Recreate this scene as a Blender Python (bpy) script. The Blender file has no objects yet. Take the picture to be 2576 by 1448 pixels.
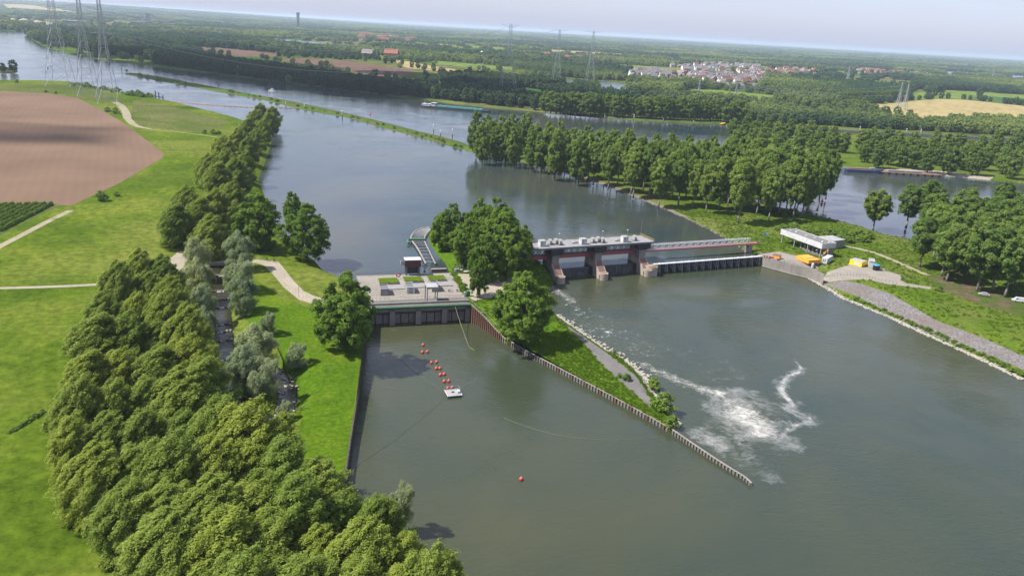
import bpy, bmesh, math, random
import numpy as np
from mathutils import Vector, Matrix, Euler
from mathutils.geometry import delaunay_2d_cdt

random.seed(7); RNG = np.random.default_rng(7)
S = bpy.context.scene
COL = S.collection
R = math.radians

# ------------------------------------------------------------------ camera
LENS_PX, IMG_W, IMG_H = 1960.0, 2576.0, 1448.0          # focal length and frame of the survey photo
CAM_Z, ROLL = 102.0, R(3.3)
PITCH = math.atan((724 - 73) * math.cos(ROLL) / LENS_PX)
_f = Vector((0, math.cos(PITCH), -math.sin(PITCH))); _r0 = Vector((1, 0, 0)); _u0 = _r0.cross(_f)
_r = _r0 * math.cos(ROLL) + _u0 * math.sin(ROLL)
_u = -_r0 * math.sin(ROLL) + _u0 * math.cos(ROLL)
cam_data = bpy.data.cameras.new('camera')
cam = bpy.data.objects.new('camera', cam_data); COL.objects.link(cam)
cam_data.sensor_width = 36; cam_data.lens = 36 * LENS_PX / IMG_W
cam_data.clip_start = 1; cam_data.clip_end = 120000
m = Matrix((_r, _u, -_f)).transposed().to_4x4(); m.translation = (0, 0, CAM_Z)
cam.matrix_world = m
S.camera = cam

# ------------------------------------------------------------------ sky, sun, exposure
SUN_EL, SUN_AZ = R(52), R(262)          # azimuth clockwise from +Y: the sun stands to the left, a little behind
S.view_settings.view_transform = 'Standard'; S.view_settings.look = 'None'
S.view_settings.gamma = 1.0; S.view_settings.use_curve_mapping = False
S.view_settings.exposure = 0.9
S.cycles.use_denoising = True
S.cycles.max_bounces = 6; S.cycles.diffuse_bounces = 3; S.cycles.glossy_bounces = 3
S.cycles.transmission_bounces = 3; S.cycles.transparent_max_bounces = 24; S.cycles.volume_bounces = 1
S.cycles.caustics_reflective = False; S.cycles.caustics_refractive = False
world = bpy.data.worlds.new('World'); S.world = world; world.use_nodes = True
nt = world.node_tree; N = nt.nodes; L = nt.links
bg = N['Background']
sky = N.new('ShaderNodeTexSky'); sky.sky_type = 'NISHITA'; sky.sun_disc = False
sky.sun_elevation = SUN_EL; sky.sun_rotation = SUN_AZ; sky.altitude = 100
sky.air_density = 1.0; sky.dust_density = 1.6; sky.ozone_density = 2.0
# thin broken cloud over the whole dome
tc = N.new('ShaderNodeTexCoord'); sep = N.new('ShaderNodeSeparateXYZ'); L.new(tc.outputs['Generated'], sep.inputs[0])
mx = N.new('ShaderNodeMath'); mx.operation = 'MAXIMUM'; L.new(sep.outputs['Z'], mx.inputs[0]); mx.inputs[1].default_value = 0.0
ad = N.new('ShaderNodeMath'); ad.operation = 'ADD'; L.new(mx.outputs[0], ad.inputs[0]); ad.inputs[1].default_value = 0.12
dv = N.new('ShaderNodeVectorMath'); dv.operation = 'DIVIDE'; L.new(tc.outputs['Generated'], dv.inputs[0])
cb = N.new('ShaderNodeCombineXYZ'); [L.new(ad.outputs[0], cb.inputs[i]) for i in range(3)]; L.new(cb.outputs[0], dv.inputs[1])
nz = N.new('ShaderNodeTexNoise'); nz.inputs['Scale'].default_value = 1.1; nz.inputs['Detail'].default_value = 7
nz.inputs['Roughness'].default_value = 0.58; L.new(dv.outputs[0], nz.inputs['Vector'])
rp = N.new('ShaderNodeValToRGB'); rp.color_ramp.elements[0].position = 0.37; rp.color_ramp.elements[1].position = 0.58
rp.color_ramp.elements[0].color = (.06, .06, .06, 1)
L.new(nz.outputs['Fac'], rp.inputs[0])
sc_ = N.new('ShaderNodeMath'); sc_.operation = 'MULTIPLY'; L.new(rp.outputs['Color'], sc_.inputs[0]); sc_.inputs[1].default_value = 0.95
mr = N.new('ShaderNodeMapRange'); mr.interpolation_type = 'SMOOTHSTEP'; L.new(mx.outputs[0], mr.inputs[0]); mr.inputs[1].default_value = .01; mr.inputs[2].default_value = .17
lf = N.new('ShaderNodeMix'); L.new(mr.outputs[0], lf.inputs['Factor']); lf.inputs['A'].default_value = .50; L.new(sc_.outputs[0], lf.inputs['B'])
mixc = N.new('ShaderNodeMix'); mixc.data_type = 'RGBA'; L.new(lf.outputs['Result'], mixc.inputs['Factor'])
L.new(sky.outputs[0], mixc.inputs['A']); mixc.inputs['B'].default_value = (4.8, 5.15, 7.2, 1)
L.new(mixc.outputs['Result'], bg.inputs['Color']); bg.inputs['Strength'].default_value = 0.09
sun_d = bpy.data.lights.new('sun', 'SUN'); sun_d.energy = 5.0; sun_d.angle = R(0.53); sun_d.color = (1.0, 0.955, 0.88)
sun = bpy.data.objects.new('sun', sun_d); COL.objects.link(sun)
sdir = Vector((math.sin(SUN_AZ) * math.cos(SUN_EL), math.cos(SUN_AZ) * math.cos(SUN_EL), math.sin(SUN_EL)))
sun.rotation_euler = sdir.to_track_quat('Z', 'Y').to_euler(); sun.location = (-200, 0, 300)

# ------------------------------------------------------------------ helpers
def at(x, y, z=0.0):
    """survey point (photo x, y) on the level z -> world position"""
    d = _f * LENS_PX + _r * (x - IMG_W / 2) + _u * (IMG_H / 2 - y)
    t = (z - CAM_Z) / d.z
    return Vector((d.x * t, d.y * t, z))

def tag(o, label=None, cat=None, group=None, kind=None):
    if label: o['label'] = label
    if cat: o['category'] = cat
    if group: o['group'] = group
    if kind: o['kind'] = kind
    return o

def empty(name, loc=(0, 0, 0), rz=0.0):
    o = bpy.data.objects.new(name, None); COL.objects.link(o)
    o.location = loc; o.rotation_euler = (0, 0, rz); o.empty_display_size = 1
    return o

def np_mesh(name, verts, faces, mats, smooth=False, tint=None):
    """verts Nx3, faces MxK (all the same K) -> mesh"""
    verts = np.asarray(verts, np.float32); faces = np.asarray(faces, np.int32)
    me = bpy.data.meshes.new(name); k = faces.shape[1]
    me.vertices.add(len(verts)); me.vertices.foreach_set('co', verts.ravel())
    me.loops.add(faces.size); me.loops.foreach_set('vertex_index', faces.ravel())
    me.polygons.add(len(faces)); me.polygons.foreach_set('loop_start', np.arange(0, faces.size, k, dtype=np.int32))
    me.polygons.foreach_set('loop_total', np.full(len(faces), k, np.int32))
    me.update(calc_edges=True)
    for mm in (mats if isinstance(mats, (list, tuple)) else [mats]): me.materials.append(mm)
    if smooth: me.polygons.foreach_set('use_smooth', np.ones(len(faces), bool))
    if tint is not None:
        a = me.attributes.new('tint', 'FLOAT', 'POINT'); a.data.foreach_set('value', np.asarray(tint, np.float32))
    return me

def link(name, me, parent=None, loc=None, rz=0.0):
    o = bpy.data.objects.new(name, me); COL.objects.link(o)
    if parent: o.parent = parent
    if loc is not None: o.location = loc
    if rz: o.rotation_euler = (0, 0, rz)
    return o

def copy_tree(o, parent=None):
    c = o.copy(); COL.objects.link(c); c.parent = parent
    for ch in list(o.children): copy_tree(ch, c)
    return c

class MB:
    """collects shapes, links them as one mesh object"""
    def __init__(s): s.v = []; s.f = []
    def add(s, vs, fs):
        n = len(s.v); s.v += [tuple(v) for v in vs]; s.f += [tuple(i + n for i in q) for q in fs]; return s
    def box(s, c, d, rz=0.0, taper=1.0):
        x, y, z = d[0] / 2, d[1] / 2, d[2] / 2; co, si = math.cos(rz), math.sin(rz); vs = []
        for dz in (-1, 1):
            k = taper if dz > 0 else 1
            for dx, dy in ((-1, -1), (1, -1), (1, 1), (-1, 1)):
                a, b = dx * x * k, dy * y * k
                vs.append((c[0] + a * co - b * si, c[1] + a * si + b * co, c[2] + dz * z))
        return s.add(vs, [(3, 2, 1, 0), (4, 5, 6, 7), (0, 1, 5, 4), (1, 2, 6, 5), (2, 3, 7, 6), (3, 0, 4, 7)])
    def bar(s, a, b, w, h=None, n=4, r2=None):
        """prism from a to b, width w"""
        a, b = Vector(a), Vector(b); d = (b - a)
        if d.length < 1e-6: return s
        d.normalize(); up = Vector((0, 0, 1)) if abs(d.z) < 0.95 else Vector((1, 0, 0))
        x = d.cross(up).normalized(); y = x.cross(d).normalized(); h = h or w; vs = []
        k2 = 1 if r2 is None else r2 / (w / 2)
        for p, k in ((a, 1), (b, k2)):
            for i in range(n):
                t = 2 * math.pi * (i + .5) / n; q = 1 / math.cos(math.pi / 4) if n == 4 else 1
                vs.append(p + x * (math.cos(t) * w / 2 * q * k) + y * (math.sin(t) * h / 2 * q * k))
        fs = [(i, (i + 1) % n, n + (i + 1) % n, n + i) for i in range(n)] + [tuple(range(n - 1, -1, -1)), tuple(range(n, 2 * n))]
        return s.add(vs, fs)
    def tube(s, pts, r, n=6):
        rs = r if isinstance(r, (list, tuple)) else [r] * len(pts)
        for i in range(len(pts) - 1): s.bar(pts[i], pts[i + 1], rs[i] * 2, None, n, rs[i + 1])
        return s
    def prism(s, poly, z0, z1):
        """vertical prism over a world polygon; z1 may be a list"""
        n = len(poly); zt = z1 if isinstance(z1, (list, tuple)) else [z1] * n
        a = sum(poly[i][0] * poly[(i + 1) % n][1] - poly[(i + 1) % n][0] * poly[i][1] for i in range(n))
        if a < 0: poly = poly[::-1]; zt = zt[::-1]
        vs = [(p[0], p[1], z0) for p in poly] + [(p[0], p[1], z) for p, z in zip(poly, zt)]
        return s.add(vs, [tuple(range(n - 1, -1, -1)), tuple(range(n, 2 * n))] + [(i, (i + 1) % n, n + (i + 1) % n, n + i) for i in range(n)])
    def lathe(s, c, prof, n=12, ax='Z'):
        vs = []; m_ = len(prof)
        for r_, h in prof:
            for i in range(n):
                t = 2 * math.pi * i / n; a, b = r_ * math.cos(t), r_ * math.sin(t)
                vs.append((c[0] + a, c[1] + b, c[2] + h) if ax == 'Z' else (c[0] + h, c[1] + a, c[2] + b))
        fs = [(j * n + i, j * n + (i + 1) % n, (j + 1) * n + (i + 1) % n, (j + 1) * n + i) for j in range(m_ - 1) for i in range(n)]
        fs += [tuple(range(n - 1, -1, -1)), tuple((m_ - 1) * n + i for i in range(n))]
        return s.add(vs, fs)
    def mesh(s, name, mat, smooth=False):
        me = bpy.data.meshes.new(name); me.from_pydata(s.v, [], s.f)
        for mm in (mat if isinstance(mat, (list, tuple)) else [mat]): me.materials.append(mm)
        if smooth:
            for p in me.polygons: p.use_smooth = True
        me.update(); return me
    def build(s, name, mat, parent=None, loc=None, rz=0.0, smooth=False):
        return link(name, s.mesh(name, mat, smooth), parent, loc, rz)

# ------------------------------------------------------------------ materials
MAT = {}
ALB = 0.60          # measured albedo level of the built surfaces
def new_mat(name):
    mt = bpy.data.materials.new(name); mt.use_nodes = True; t = mt.node_tree
    return mt, t.nodes, t.links, t.nodes['Principled BSDF']

def noise(N, L, scale, detail=4, rough=0.55, coord='Object', dist=0.0, vec=None):
    n = N.new('ShaderNodeTexNoise'); n.inputs['Scale'].default_value = scale; n.inputs['Detail'].default_value = detail
    n.inputs['Roughness'].default_value = rough; n.inputs['Distortion'].default_value = dist
    if vec is None:
        t = N.new('ShaderNodeTexCoord'); vec = t.outputs[coord]
    L.new(vec, n.inputs['Vector']); return n.outputs['Fac']

def ramp(N, L, fac, stops):
    r = N.new('ShaderNodeValToRGB'); e = r.color_ramp.elements
    while len(e) < len(stops): e.new(0.5)
    for el, (p, c) in zip(e, stops):
        el.position = p; el.color = (*c, 1) if len(c) == 3 else c
    L.new(fac, r.inputs[0]); return r.outputs['Color']

def mixc_(N, L, fac, a, b, mode='MIX'):
    m_ = N.new('ShaderNodeMix'); m_.data_type = 'RGBA'; m_.blend_type = mode
    for k, v in (('Factor', fac), ('A', a), ('B', b)):
        if isinstance(v, (int, float)): m_.inputs[k].default_value = v
        elif isinstance(v, tuple): m_.inputs[k].default_value = (*v, 1) if len(v) == 3 else v
        else: L.new(v, m_.inputs[k])
    return m_.outputs['Result']

def bump(N, L, bsdf, fac, strength, dist=0.1):
    b = N.new('ShaderNodeBump'); b.inputs['Strength'].default_value = strength; b.inputs['Distance'].default_value = dist
    L.new(fac, b.inputs['Height']); L.new(b.outputs[0], bsdf.inputs['Normal'])

def paint(name, col, rough=0.6, var=0.18, scale=0.8, metallic=0.0, dirt=None):
    col = tuple(c * ALB for c in col); dirt = tuple(c * ALB for c in dirt) if dirt else None
    mt, N, L, B = new_mat(name)
    f = noise(N, L, scale, 5)
    d = tuple(c * (1 - var) for c in col); l = tuple(min(1, c * (1 + var)) for c in col)
    c = ramp(N, L, f, [(0.3, d), (0.7, l)])
    if dirt:
        g = ramp(N, L, noise(N, L, scale * 0.35, 6, 0.65), [(0.5, (0, 0, 0)), (0.72, (1, 1, 1))])
        c = mixc_(N, L, g, c, dirt)
    L.new(c, B.inputs['Base Color']); B.inputs['Roughness'].default_value = rough; B.inputs['Metallic'].default_value = metallic
    MAT[name] = mt; return mt

def streaked(name, base, dark, rough=0.85):
    """weathered concrete with vertical water stains"""
    base = tuple(c * ALB for c in base); dark = tuple(c * ALB for c in dark)
    mt, N, L, B = new_mat(name)
    t = N.new('ShaderNodeTexCoord'); mp = N.new('ShaderNodeMapping'); L.new(t.outputs['Object'], mp.inputs[0])
    mp.inputs['Scale'].default_value = (.42, .42, 0.09)
    f = noise(N, L, 1.0, 6, 0.62, vec=mp.outputs[0]); g = noise(N, L, 0.5, 5)
    c = ramp(N, L, g, [(0.3, tuple(x * .82 for x in base)), (0.7, tuple(x * 1.12 for x in base))])
    c = mixc_(N, L, ramp(N, L, f, [(0.50, (0, 0, 0)), (0.80, (.6, .6, .6))]), c, dark)
    L.new(c, B.inputs['Base Color']); B.inputs['Roughness'].default_value = rough
    bump(N, L, B, noise(N, L, 4, 4), 0.3, 0.03)
    MAT[name] = mt; return mt

def ground_mat(name, stops, scale, scale2=None, stops2=None, fine=1.2, bstr=0.5, bdist=0.25, rough=0.95, mixlo=0.45, mixhi=0.6):
    stops = [(p, tuple(x * ALB for x in q)) for p, q in stops]; stops2 = [(p, tuple(x * ALB for x in q)) for p, q in stops2] if stops2 else None
    mt, N, L, B = new_mat(name)
    c = ramp(N, L, noise(N, L, scale, 6, 0.62), stops)
    if stops2:
        c2 = ramp(N, L, noise(N, L, scale * 3.1, 5), stops2)
        c = mixc_(N, L, ramp(N, L, noise(N, L, scale2, 5, 0.6, dist=0.6), [(mixlo, (0, 0, 0)), (mixhi, (1, 1, 1))]), c, c2)
    fn = noise(N, L, fine, 7, 0.75)
    c = mixc_(N, L, 1.0, c, ramp(N, L, fn, [(0.36, (.60, .64, .64)), (0.64, (1.38, 1.32, 1.25))]), 'MULTIPLY')
    L.new(c, B.inputs['Base Color']); B.inputs['Roughness'].default_value = rough
    B.inputs['Specular IOR Level'].default_value = 0.0
    bump(N, L, B, fn, bstr, bdist); MAT[name] = mt; return mt

ground_mat('meadow', [(.36, (0.0682, 0.1197, 0.0113)), (.50, (0.1019, 0.1606, 0.0151)), (.64, (0.1615, 0.2024, 0.0281))], .022, .011,
           [(.3, (0.1579, 0.1930, 0.0337)), (.7, (0.1794, 0.2085, 0.0449))], fine=.35, bstr=.25, bdist=.2, mixlo=.47, mixhi=.66)
ground_mat('lush_grass', [(.28, (0.0638, 0.1275, 0.0084)), (.52, (0.1013, 0.1800, 0.0120)), (.76, (0.1688, 0.2250, 0.0204))], .06, .03,
           [(.3, (0.0638, 0.1350, 0.0096)), (.7, (0.0975, 0.1800, 0.0108))], fine=.8, bstr=.4, bdist=.3)
ground_mat('rough_grass', [(.3, (0.0723, 0.1275, 0.0144)), (.55, (0.1062, 0.1700, 0.0173)), (.76, (0.1573, 0.2040, 0.0289))], .05, .03,
           [(.3, (0.1275, 0.1615, 0.0361)), (.7, (0.1700, 0.1955, 0.0506))], fine=.8, bstr=.4, bdist=.3)
ground_mat('dry_grass', [(.3, (0.1105, 0.1360, 0.0382)), (.55, (0.1445, 0.1615, 0.0510)), (.75, (0.1870, 0.1785, 0.0765))], .02, .012,
           [(.3, (0.0765, 0.1190, 0.0255)), (.7, (0.1020, 0.1445, 0.0298))], fine=.5)
ground_mat('far_meadow', [(.3, (0.0467, 0.0978, 0.0229)), (.5, (0.0765, 0.1360, 0.0229)), (.72, (0.1445, 0.1615, 0.0459))], .0022, .0011,
           [(.3, (0.1190, 0.1445, 0.0383)), (.7, (0.1870, 0.1700, 0.0650))], fine=.02, bstr=.1)
ground_mat('gravel_bank', [(.3, (.16, .14, .11)), (.6, (.23, .20, .16)), (.8, (.30, .27, .22))], .15, fine=1.5)
ground_mat('bank_earth', [(.3, (.085, .11, .035)), (.6, (.135, .155, .05)), (.8, (.21, .20, .11))], .12, .08,
           [(.3, (.07, .13, .02)), (.7, (.10, .18, .02))], fine=1.0, bstr=.8, bdist=.4)
ground_mat('concrete_paving', [(.3, (.33, .30, .265)), (.7, (.42, .385, .345))], .09, .05, [(.3, (.28, .26, .235)), (.7, (.34, .31, .28))], fine=3, bstr=.1, bdist=.02)
ground_mat('sand_path', [(.3, (.37, .33, .26)), (.7, (.47, .42, .345))], .12, fine=2, bstr=.15, bdist=.03)
ground_mat('track', [(.3, (.33, .30, .215)), (.7, (.43, .385, .29))], .12, .2, [(.3, (.17, .2, .07)), (.7, (.24, .24, .10))], fine=2, bstr=.15, bdist=.03, mixlo=.55, mixhi=.7)
ground_mat('asphalt', [(.3, (.17, .165, .165)), (.7, (.235, .225, .22))], .15, fine=3, bstr=.1, bdist=.02)
ground_mat('leaf_litter', [(.3, (.11, .085, .055)), (.7, (.20, .155, .105))], .2, .12, [(.3, (.06, .11, .02)), (.7, (.09, .15, .02))], fine=1.5)
ground_mat('stubble', [(.3, (.40, .33, .155)), (.7, (.47, .385, .20))], .01, .02, [(.3, (.35, .30, .13)), (.7, (.43, .35, .18))], fine=.1)
ground_mat('green_crop', [(.3, (.05, .13, .035)), (.7, (.085, .175, .04))], .01, fine=.08)
ground_mat('light_crop', [(.3, (.13, .22, .04)), (.7, (.20, .26, .06))], .01, fine=.08)
ground_mat('brown_field', [(.3, (.165, .105, .085)), (.7, (.21, .14, .11))], .01, fine=.1)

def furrow_mat():
    mt, N, L, B = new_mat('ploughed_soil')
    base = ramp(N, L, noise(N, L, .012, 5, .6), [(.34, (.112, .072, .047)), (.66, (.148, .097, .064))])
    t = N.new('ShaderNodeTexCoord'); mp = N.new('ShaderNodeMapping'); L.new(t.outputs['Object'], mp.inputs[0])
    mp.inputs['Rotation'].default_value = (0, 0, R(-27))
    w = N.new('ShaderNodeTexWave'); w.inputs['Scale'].default_value = .06; w.inputs['Distortion'].default_value = 2.5
    w.inputs['Detail'].default_value = 2; w.inputs['Detail Scale'].default_value = .2; L.new(mp.outputs[0], w.inputs['Vector'])
    c = mixc_(N, L, 1.0, base, ramp(N, L, w.outputs['Fac'], [(0, (.97, .97, .97)), (1, (1.02, 1.02, 1.02))]), 'MULTIPLY')
    L.new(c, B.inputs['Base Color']); B.inputs['Roughness'].default_value = 1; B.inputs['Specular IOR Level'].default_value = .1
    MAT['ploughed_soil'] = mt
furrow_mat()

def revet_mat():
    mt, N, L, B = new_mat('revetment_stone')
    t = N.new('ShaderNodeTexCoord'); v = N.new('ShaderNodeTexVoronoi'); v.inputs['Scale'].default_value = 1.6
    L.new(t.outputs['Object'], v.inputs['Vector'])
    c = ramp(N, L, v.outputs['Color'], [(.1, (.080, .073, .070)), (.5, (.115, .106, .103)), (.9, (.165, .153, .150))])
    d = ramp(N, L, noise(N, L, .10, 5, .6), [(.42, (0, 0, 0)), (.62, (.55, .55, .55))])
    c = mixc_(N, L, d, c, (.105, .078, .062))
    g = ramp(N, L, noise(N, L, .35, 5, .7), [(.60, (0, 0, 0)), (.70, (.8, .8, .8))])
    c = mixc_(N, L, g, c, (.07, .095, .025))
    L.new(c, B.inputs['Base Color']); B.inputs['Roughness'].default_value = .9
    bump(N, L, B, v.outputs['Distance'], .8, .3); MAT['revetment_stone'] = mt
revet_mat()

def water_mat(name, col, rough, ripples, strength, dist=.3):
    mt, N, L, B = new_mat(name)
    t = N.new('ShaderNodeTexCoord')
    brown_tone = (col[0] * 1.45, col[1] * 1.22, col[2] * .95); deep = (col[0] * .55, col[1] * .78, col[2] * 1.05)
    c = ramp(N, L, noise(N, L, .0085, 4, .6, dist=.8), [(.32, deep), (.68, brown_tone)])  # broad teal to brown patches: reflections and depth painted into the water colour
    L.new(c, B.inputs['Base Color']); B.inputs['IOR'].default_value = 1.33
    # wind lanes: rougher and smoother stretches
    rr = ramp(N, L, noise(N, L, .008, 4, .55, dist=1.5), [(.35, (rough * .6,) * 3), (.65, (rough * 1.5,) * 3)])
    L.new(rr, B.inputs['Roughness'])
    f = None
    for sc, w, ang in ripples:
        mp = N.new('ShaderNodeMapping'); L.new(t.outputs['Object'], mp.inputs[0])
        mp.inputs['Scale'].default_value = (sc, sc * 1.9, sc); mp.inputs['Rotation'].default_value = (0, 0, R(ang))
        n_ = noise(N, L, 1, 3, .55, vec=mp.outputs[0], dist=.4)
        q = N.new('ShaderNodeMath'); q.operation = 'MULTIPLY'; L.new(n_, q.inputs[0]); q.inputs[1].default_value = w
        if f is None: f = q.outputs[0]
        else:
            s_ = N.new('ShaderNodeMath'); s_.operation = 'ADD'; L.new(f, s_.inputs[0]); L.new(q.outputs[0], s_.inputs[1]); f = s_.outputs[0]
    b = N.new('ShaderNodeBump'); b.inputs['Distance'].default_value = dist; L.new(f, b.inputs['Height']); L.new(b.outputs[0], B.inputs['Normal'])
    gust = ramp(N, L, noise(N, L, .018, 5, .6, dist=2.0), [(.36, (strength * .25,) * 3), (.64, (strength * 1.7,) * 3)]); L.new(gust, b.inputs['Strength'])   # gusts and calm lanes
    MAT[name] = mt
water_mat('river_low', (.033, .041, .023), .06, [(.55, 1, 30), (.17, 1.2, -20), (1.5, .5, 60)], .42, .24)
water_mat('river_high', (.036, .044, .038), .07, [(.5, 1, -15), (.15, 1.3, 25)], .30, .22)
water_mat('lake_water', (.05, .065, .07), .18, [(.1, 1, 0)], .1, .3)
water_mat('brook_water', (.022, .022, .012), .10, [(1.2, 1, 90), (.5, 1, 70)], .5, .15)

paint('white_paint', (.72, .73, .74), .45, .08); paint('light_grey', (.46, .46, .45), .6, .12, dirt=(.30, .29, .26))
paint('roof_grey', (.20, .195, .19), .9, .14, .35, dirt=(.27, .26, .25)); paint('deck_grey', (.32, .315, .315), .85, .12, .5, dirt=(.22, .21, .21))
paint('dark_steel', (.022, .024, .030), .5, .3); paint('grey_steel', (.23, .24, .25), .5, .2, metallic=.3)
paint('galvanised', (.40, .42, .43), .5, .15, metallic=.3); paint('pylon_steel', (.52, .55, .57), .55, .15)
paint('red_paint', (.68, .16, .17), .6, .15, 1.2, dirt=(.52, .18, .18)); paint('green_paint', (.050, .20, .075), .45, .15, 1.5, dirt=(.10, .22, .12))
paint('yellow_paint', (1.25, .76, .03), .5, .08); paint('orange_paint', (1.15, .46, .05), .5, .10); paint('rail_yellow', (.55, .42, .06), .6, .15)
paint('buoy_red', (.70, .075, .030), .45, .10); paint('boom_orange', (.85, .48, .32), .6, .2); paint('brown_cladding', (.115, .030, .032), .7, .12)
paint('cyan_lid', (.02, .36, .56), .5, .1); paint('black_plastic', (.012, .012, .014), .5, .2); paint('barge_hull', (.055, .075, .10), .5, .2)
paint('barge_teal', (.05, .24, .25), .6, .18, dirt=(.12, .22, .20)); paint('glass', (.02, .03, .04), .08, .1); paint('ship_hull', (.10, .13, .24), .4, .2)
paint('timber', (.22, .17, .12), .85, .2); paint('rope', (.30, .28, .13), .8, .1); paint('thin_line', (.12, .12, .10), .8, .1)
paint('dark_pile', (.075, .062, .052), .9, .3, .8, dirt=(.11, .10, .07)); paint('pile_rust', (.165, .082, .050), .85, .35, .9, dirt=(.27, .19, .15)); paint('pile_pale', (.24, .215, .19), .9, .2, 1.0, dirt=(.15, .12, .10)); paint('coping', (.36, .33, .30), .9, .15, dirt=(.24, .22, .20))
paint('brick_top', (.25, .145, .105), .9, .22, 1.5, dirt=(.18, .12, .10)); paint('skin', (.45, .28, .20), .6, .05); paint('cloth_dark', (.03, .035, .06), .8, .2)
paint('cloth_white', (.6, .6, .62), .8, .1); paint('cloth_red', (.45, .05, .05), .8, .1); paint('tyre', (.015, .015, .015), .8, .1); paint('concrete_white', (.5, .5, .48), .8, .1)
for i, c in enumerate([(.26, .075, .045), (.20, .085, .06), (.26, .23, .23), (.22, .21, .23), (.30, .25, .235), (.34, .13, .07)]): paint('tile_%d' % i, c, .85, .2, .6)
for i, c in enumerate([(.95, .92, .88), (.40, .22, .15), (.62, .50, .40), (.85, .78, .70)]): paint('house_wall_%d' % i, c, .85, .12, .5)
paint('pane', (.03, .04, .05), .15, .2); paint('sand_heap', (.44, .38, .29), .95, .12, .05); paint('kerb', (.45, .43, .40), .9, .1)
streaked('concrete', (.33, .30, .265), (.10, .090, .080)); streaked('concrete_dark', (.29, .27, .245), (.085, .076, .066)); streaked('pier_concrete', (.52, .43, .35), (.24, .19, .16))
streaked('cladding_white', (.72, .71, .73), (.64, .63, .63), .6); streaked('wall_grey', (.36, .36, .34), (.26, .26, .25))
# ------------------------------------------------------------------ terrain: land masses between the two water levels
Z_LOW, Z_HIGH = 0.0, 4.0
def sstep(v, a, b):
    t = np.clip((v - a) / (b - a), 0, 1); return t * t * (3 - 2 * t)

def seg_dist(px_, py_, A, B):
    ax, ay = A; bx, by = B; dx, dy = bx - ax, by - ay; L2 = dx * dx + dy * dy + 1e-9
    t = np.clip(((px_ - ax) * dx + (py_ - ay) * dy) / L2, 0, 1)
    return np.hypot(px_ - ax - t * dx, py_ - ay - t * dy)

def in_poly(px_, py_, poly):
    inside = np.zeros(np.shape(px_), bool); n = len(poly); j = n - 1
    for i in range(n):
        xi, yi = poly[i]; xj, yj = poly[j]
        c = ((yi > py_) != (yj > py_)) & (px_ < (xj - xi) * (py_ - yi) / (yj - yi + 1e-12) + xi)
        inside ^= c; j = i
    return inside

def resample(pts, step):
    out = []
    for a, b in zip(pts[:-1], pts[1:]):
        n = max(1, int(math.hypot(b[0] - a[0], b[1] - a[1]) / step))
        out += [tuple(np.array(a) + (np.array(b) - np.array(a)) * k / n) for k in range(n)]
    return out + [tuple(pts[-1])]

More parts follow.
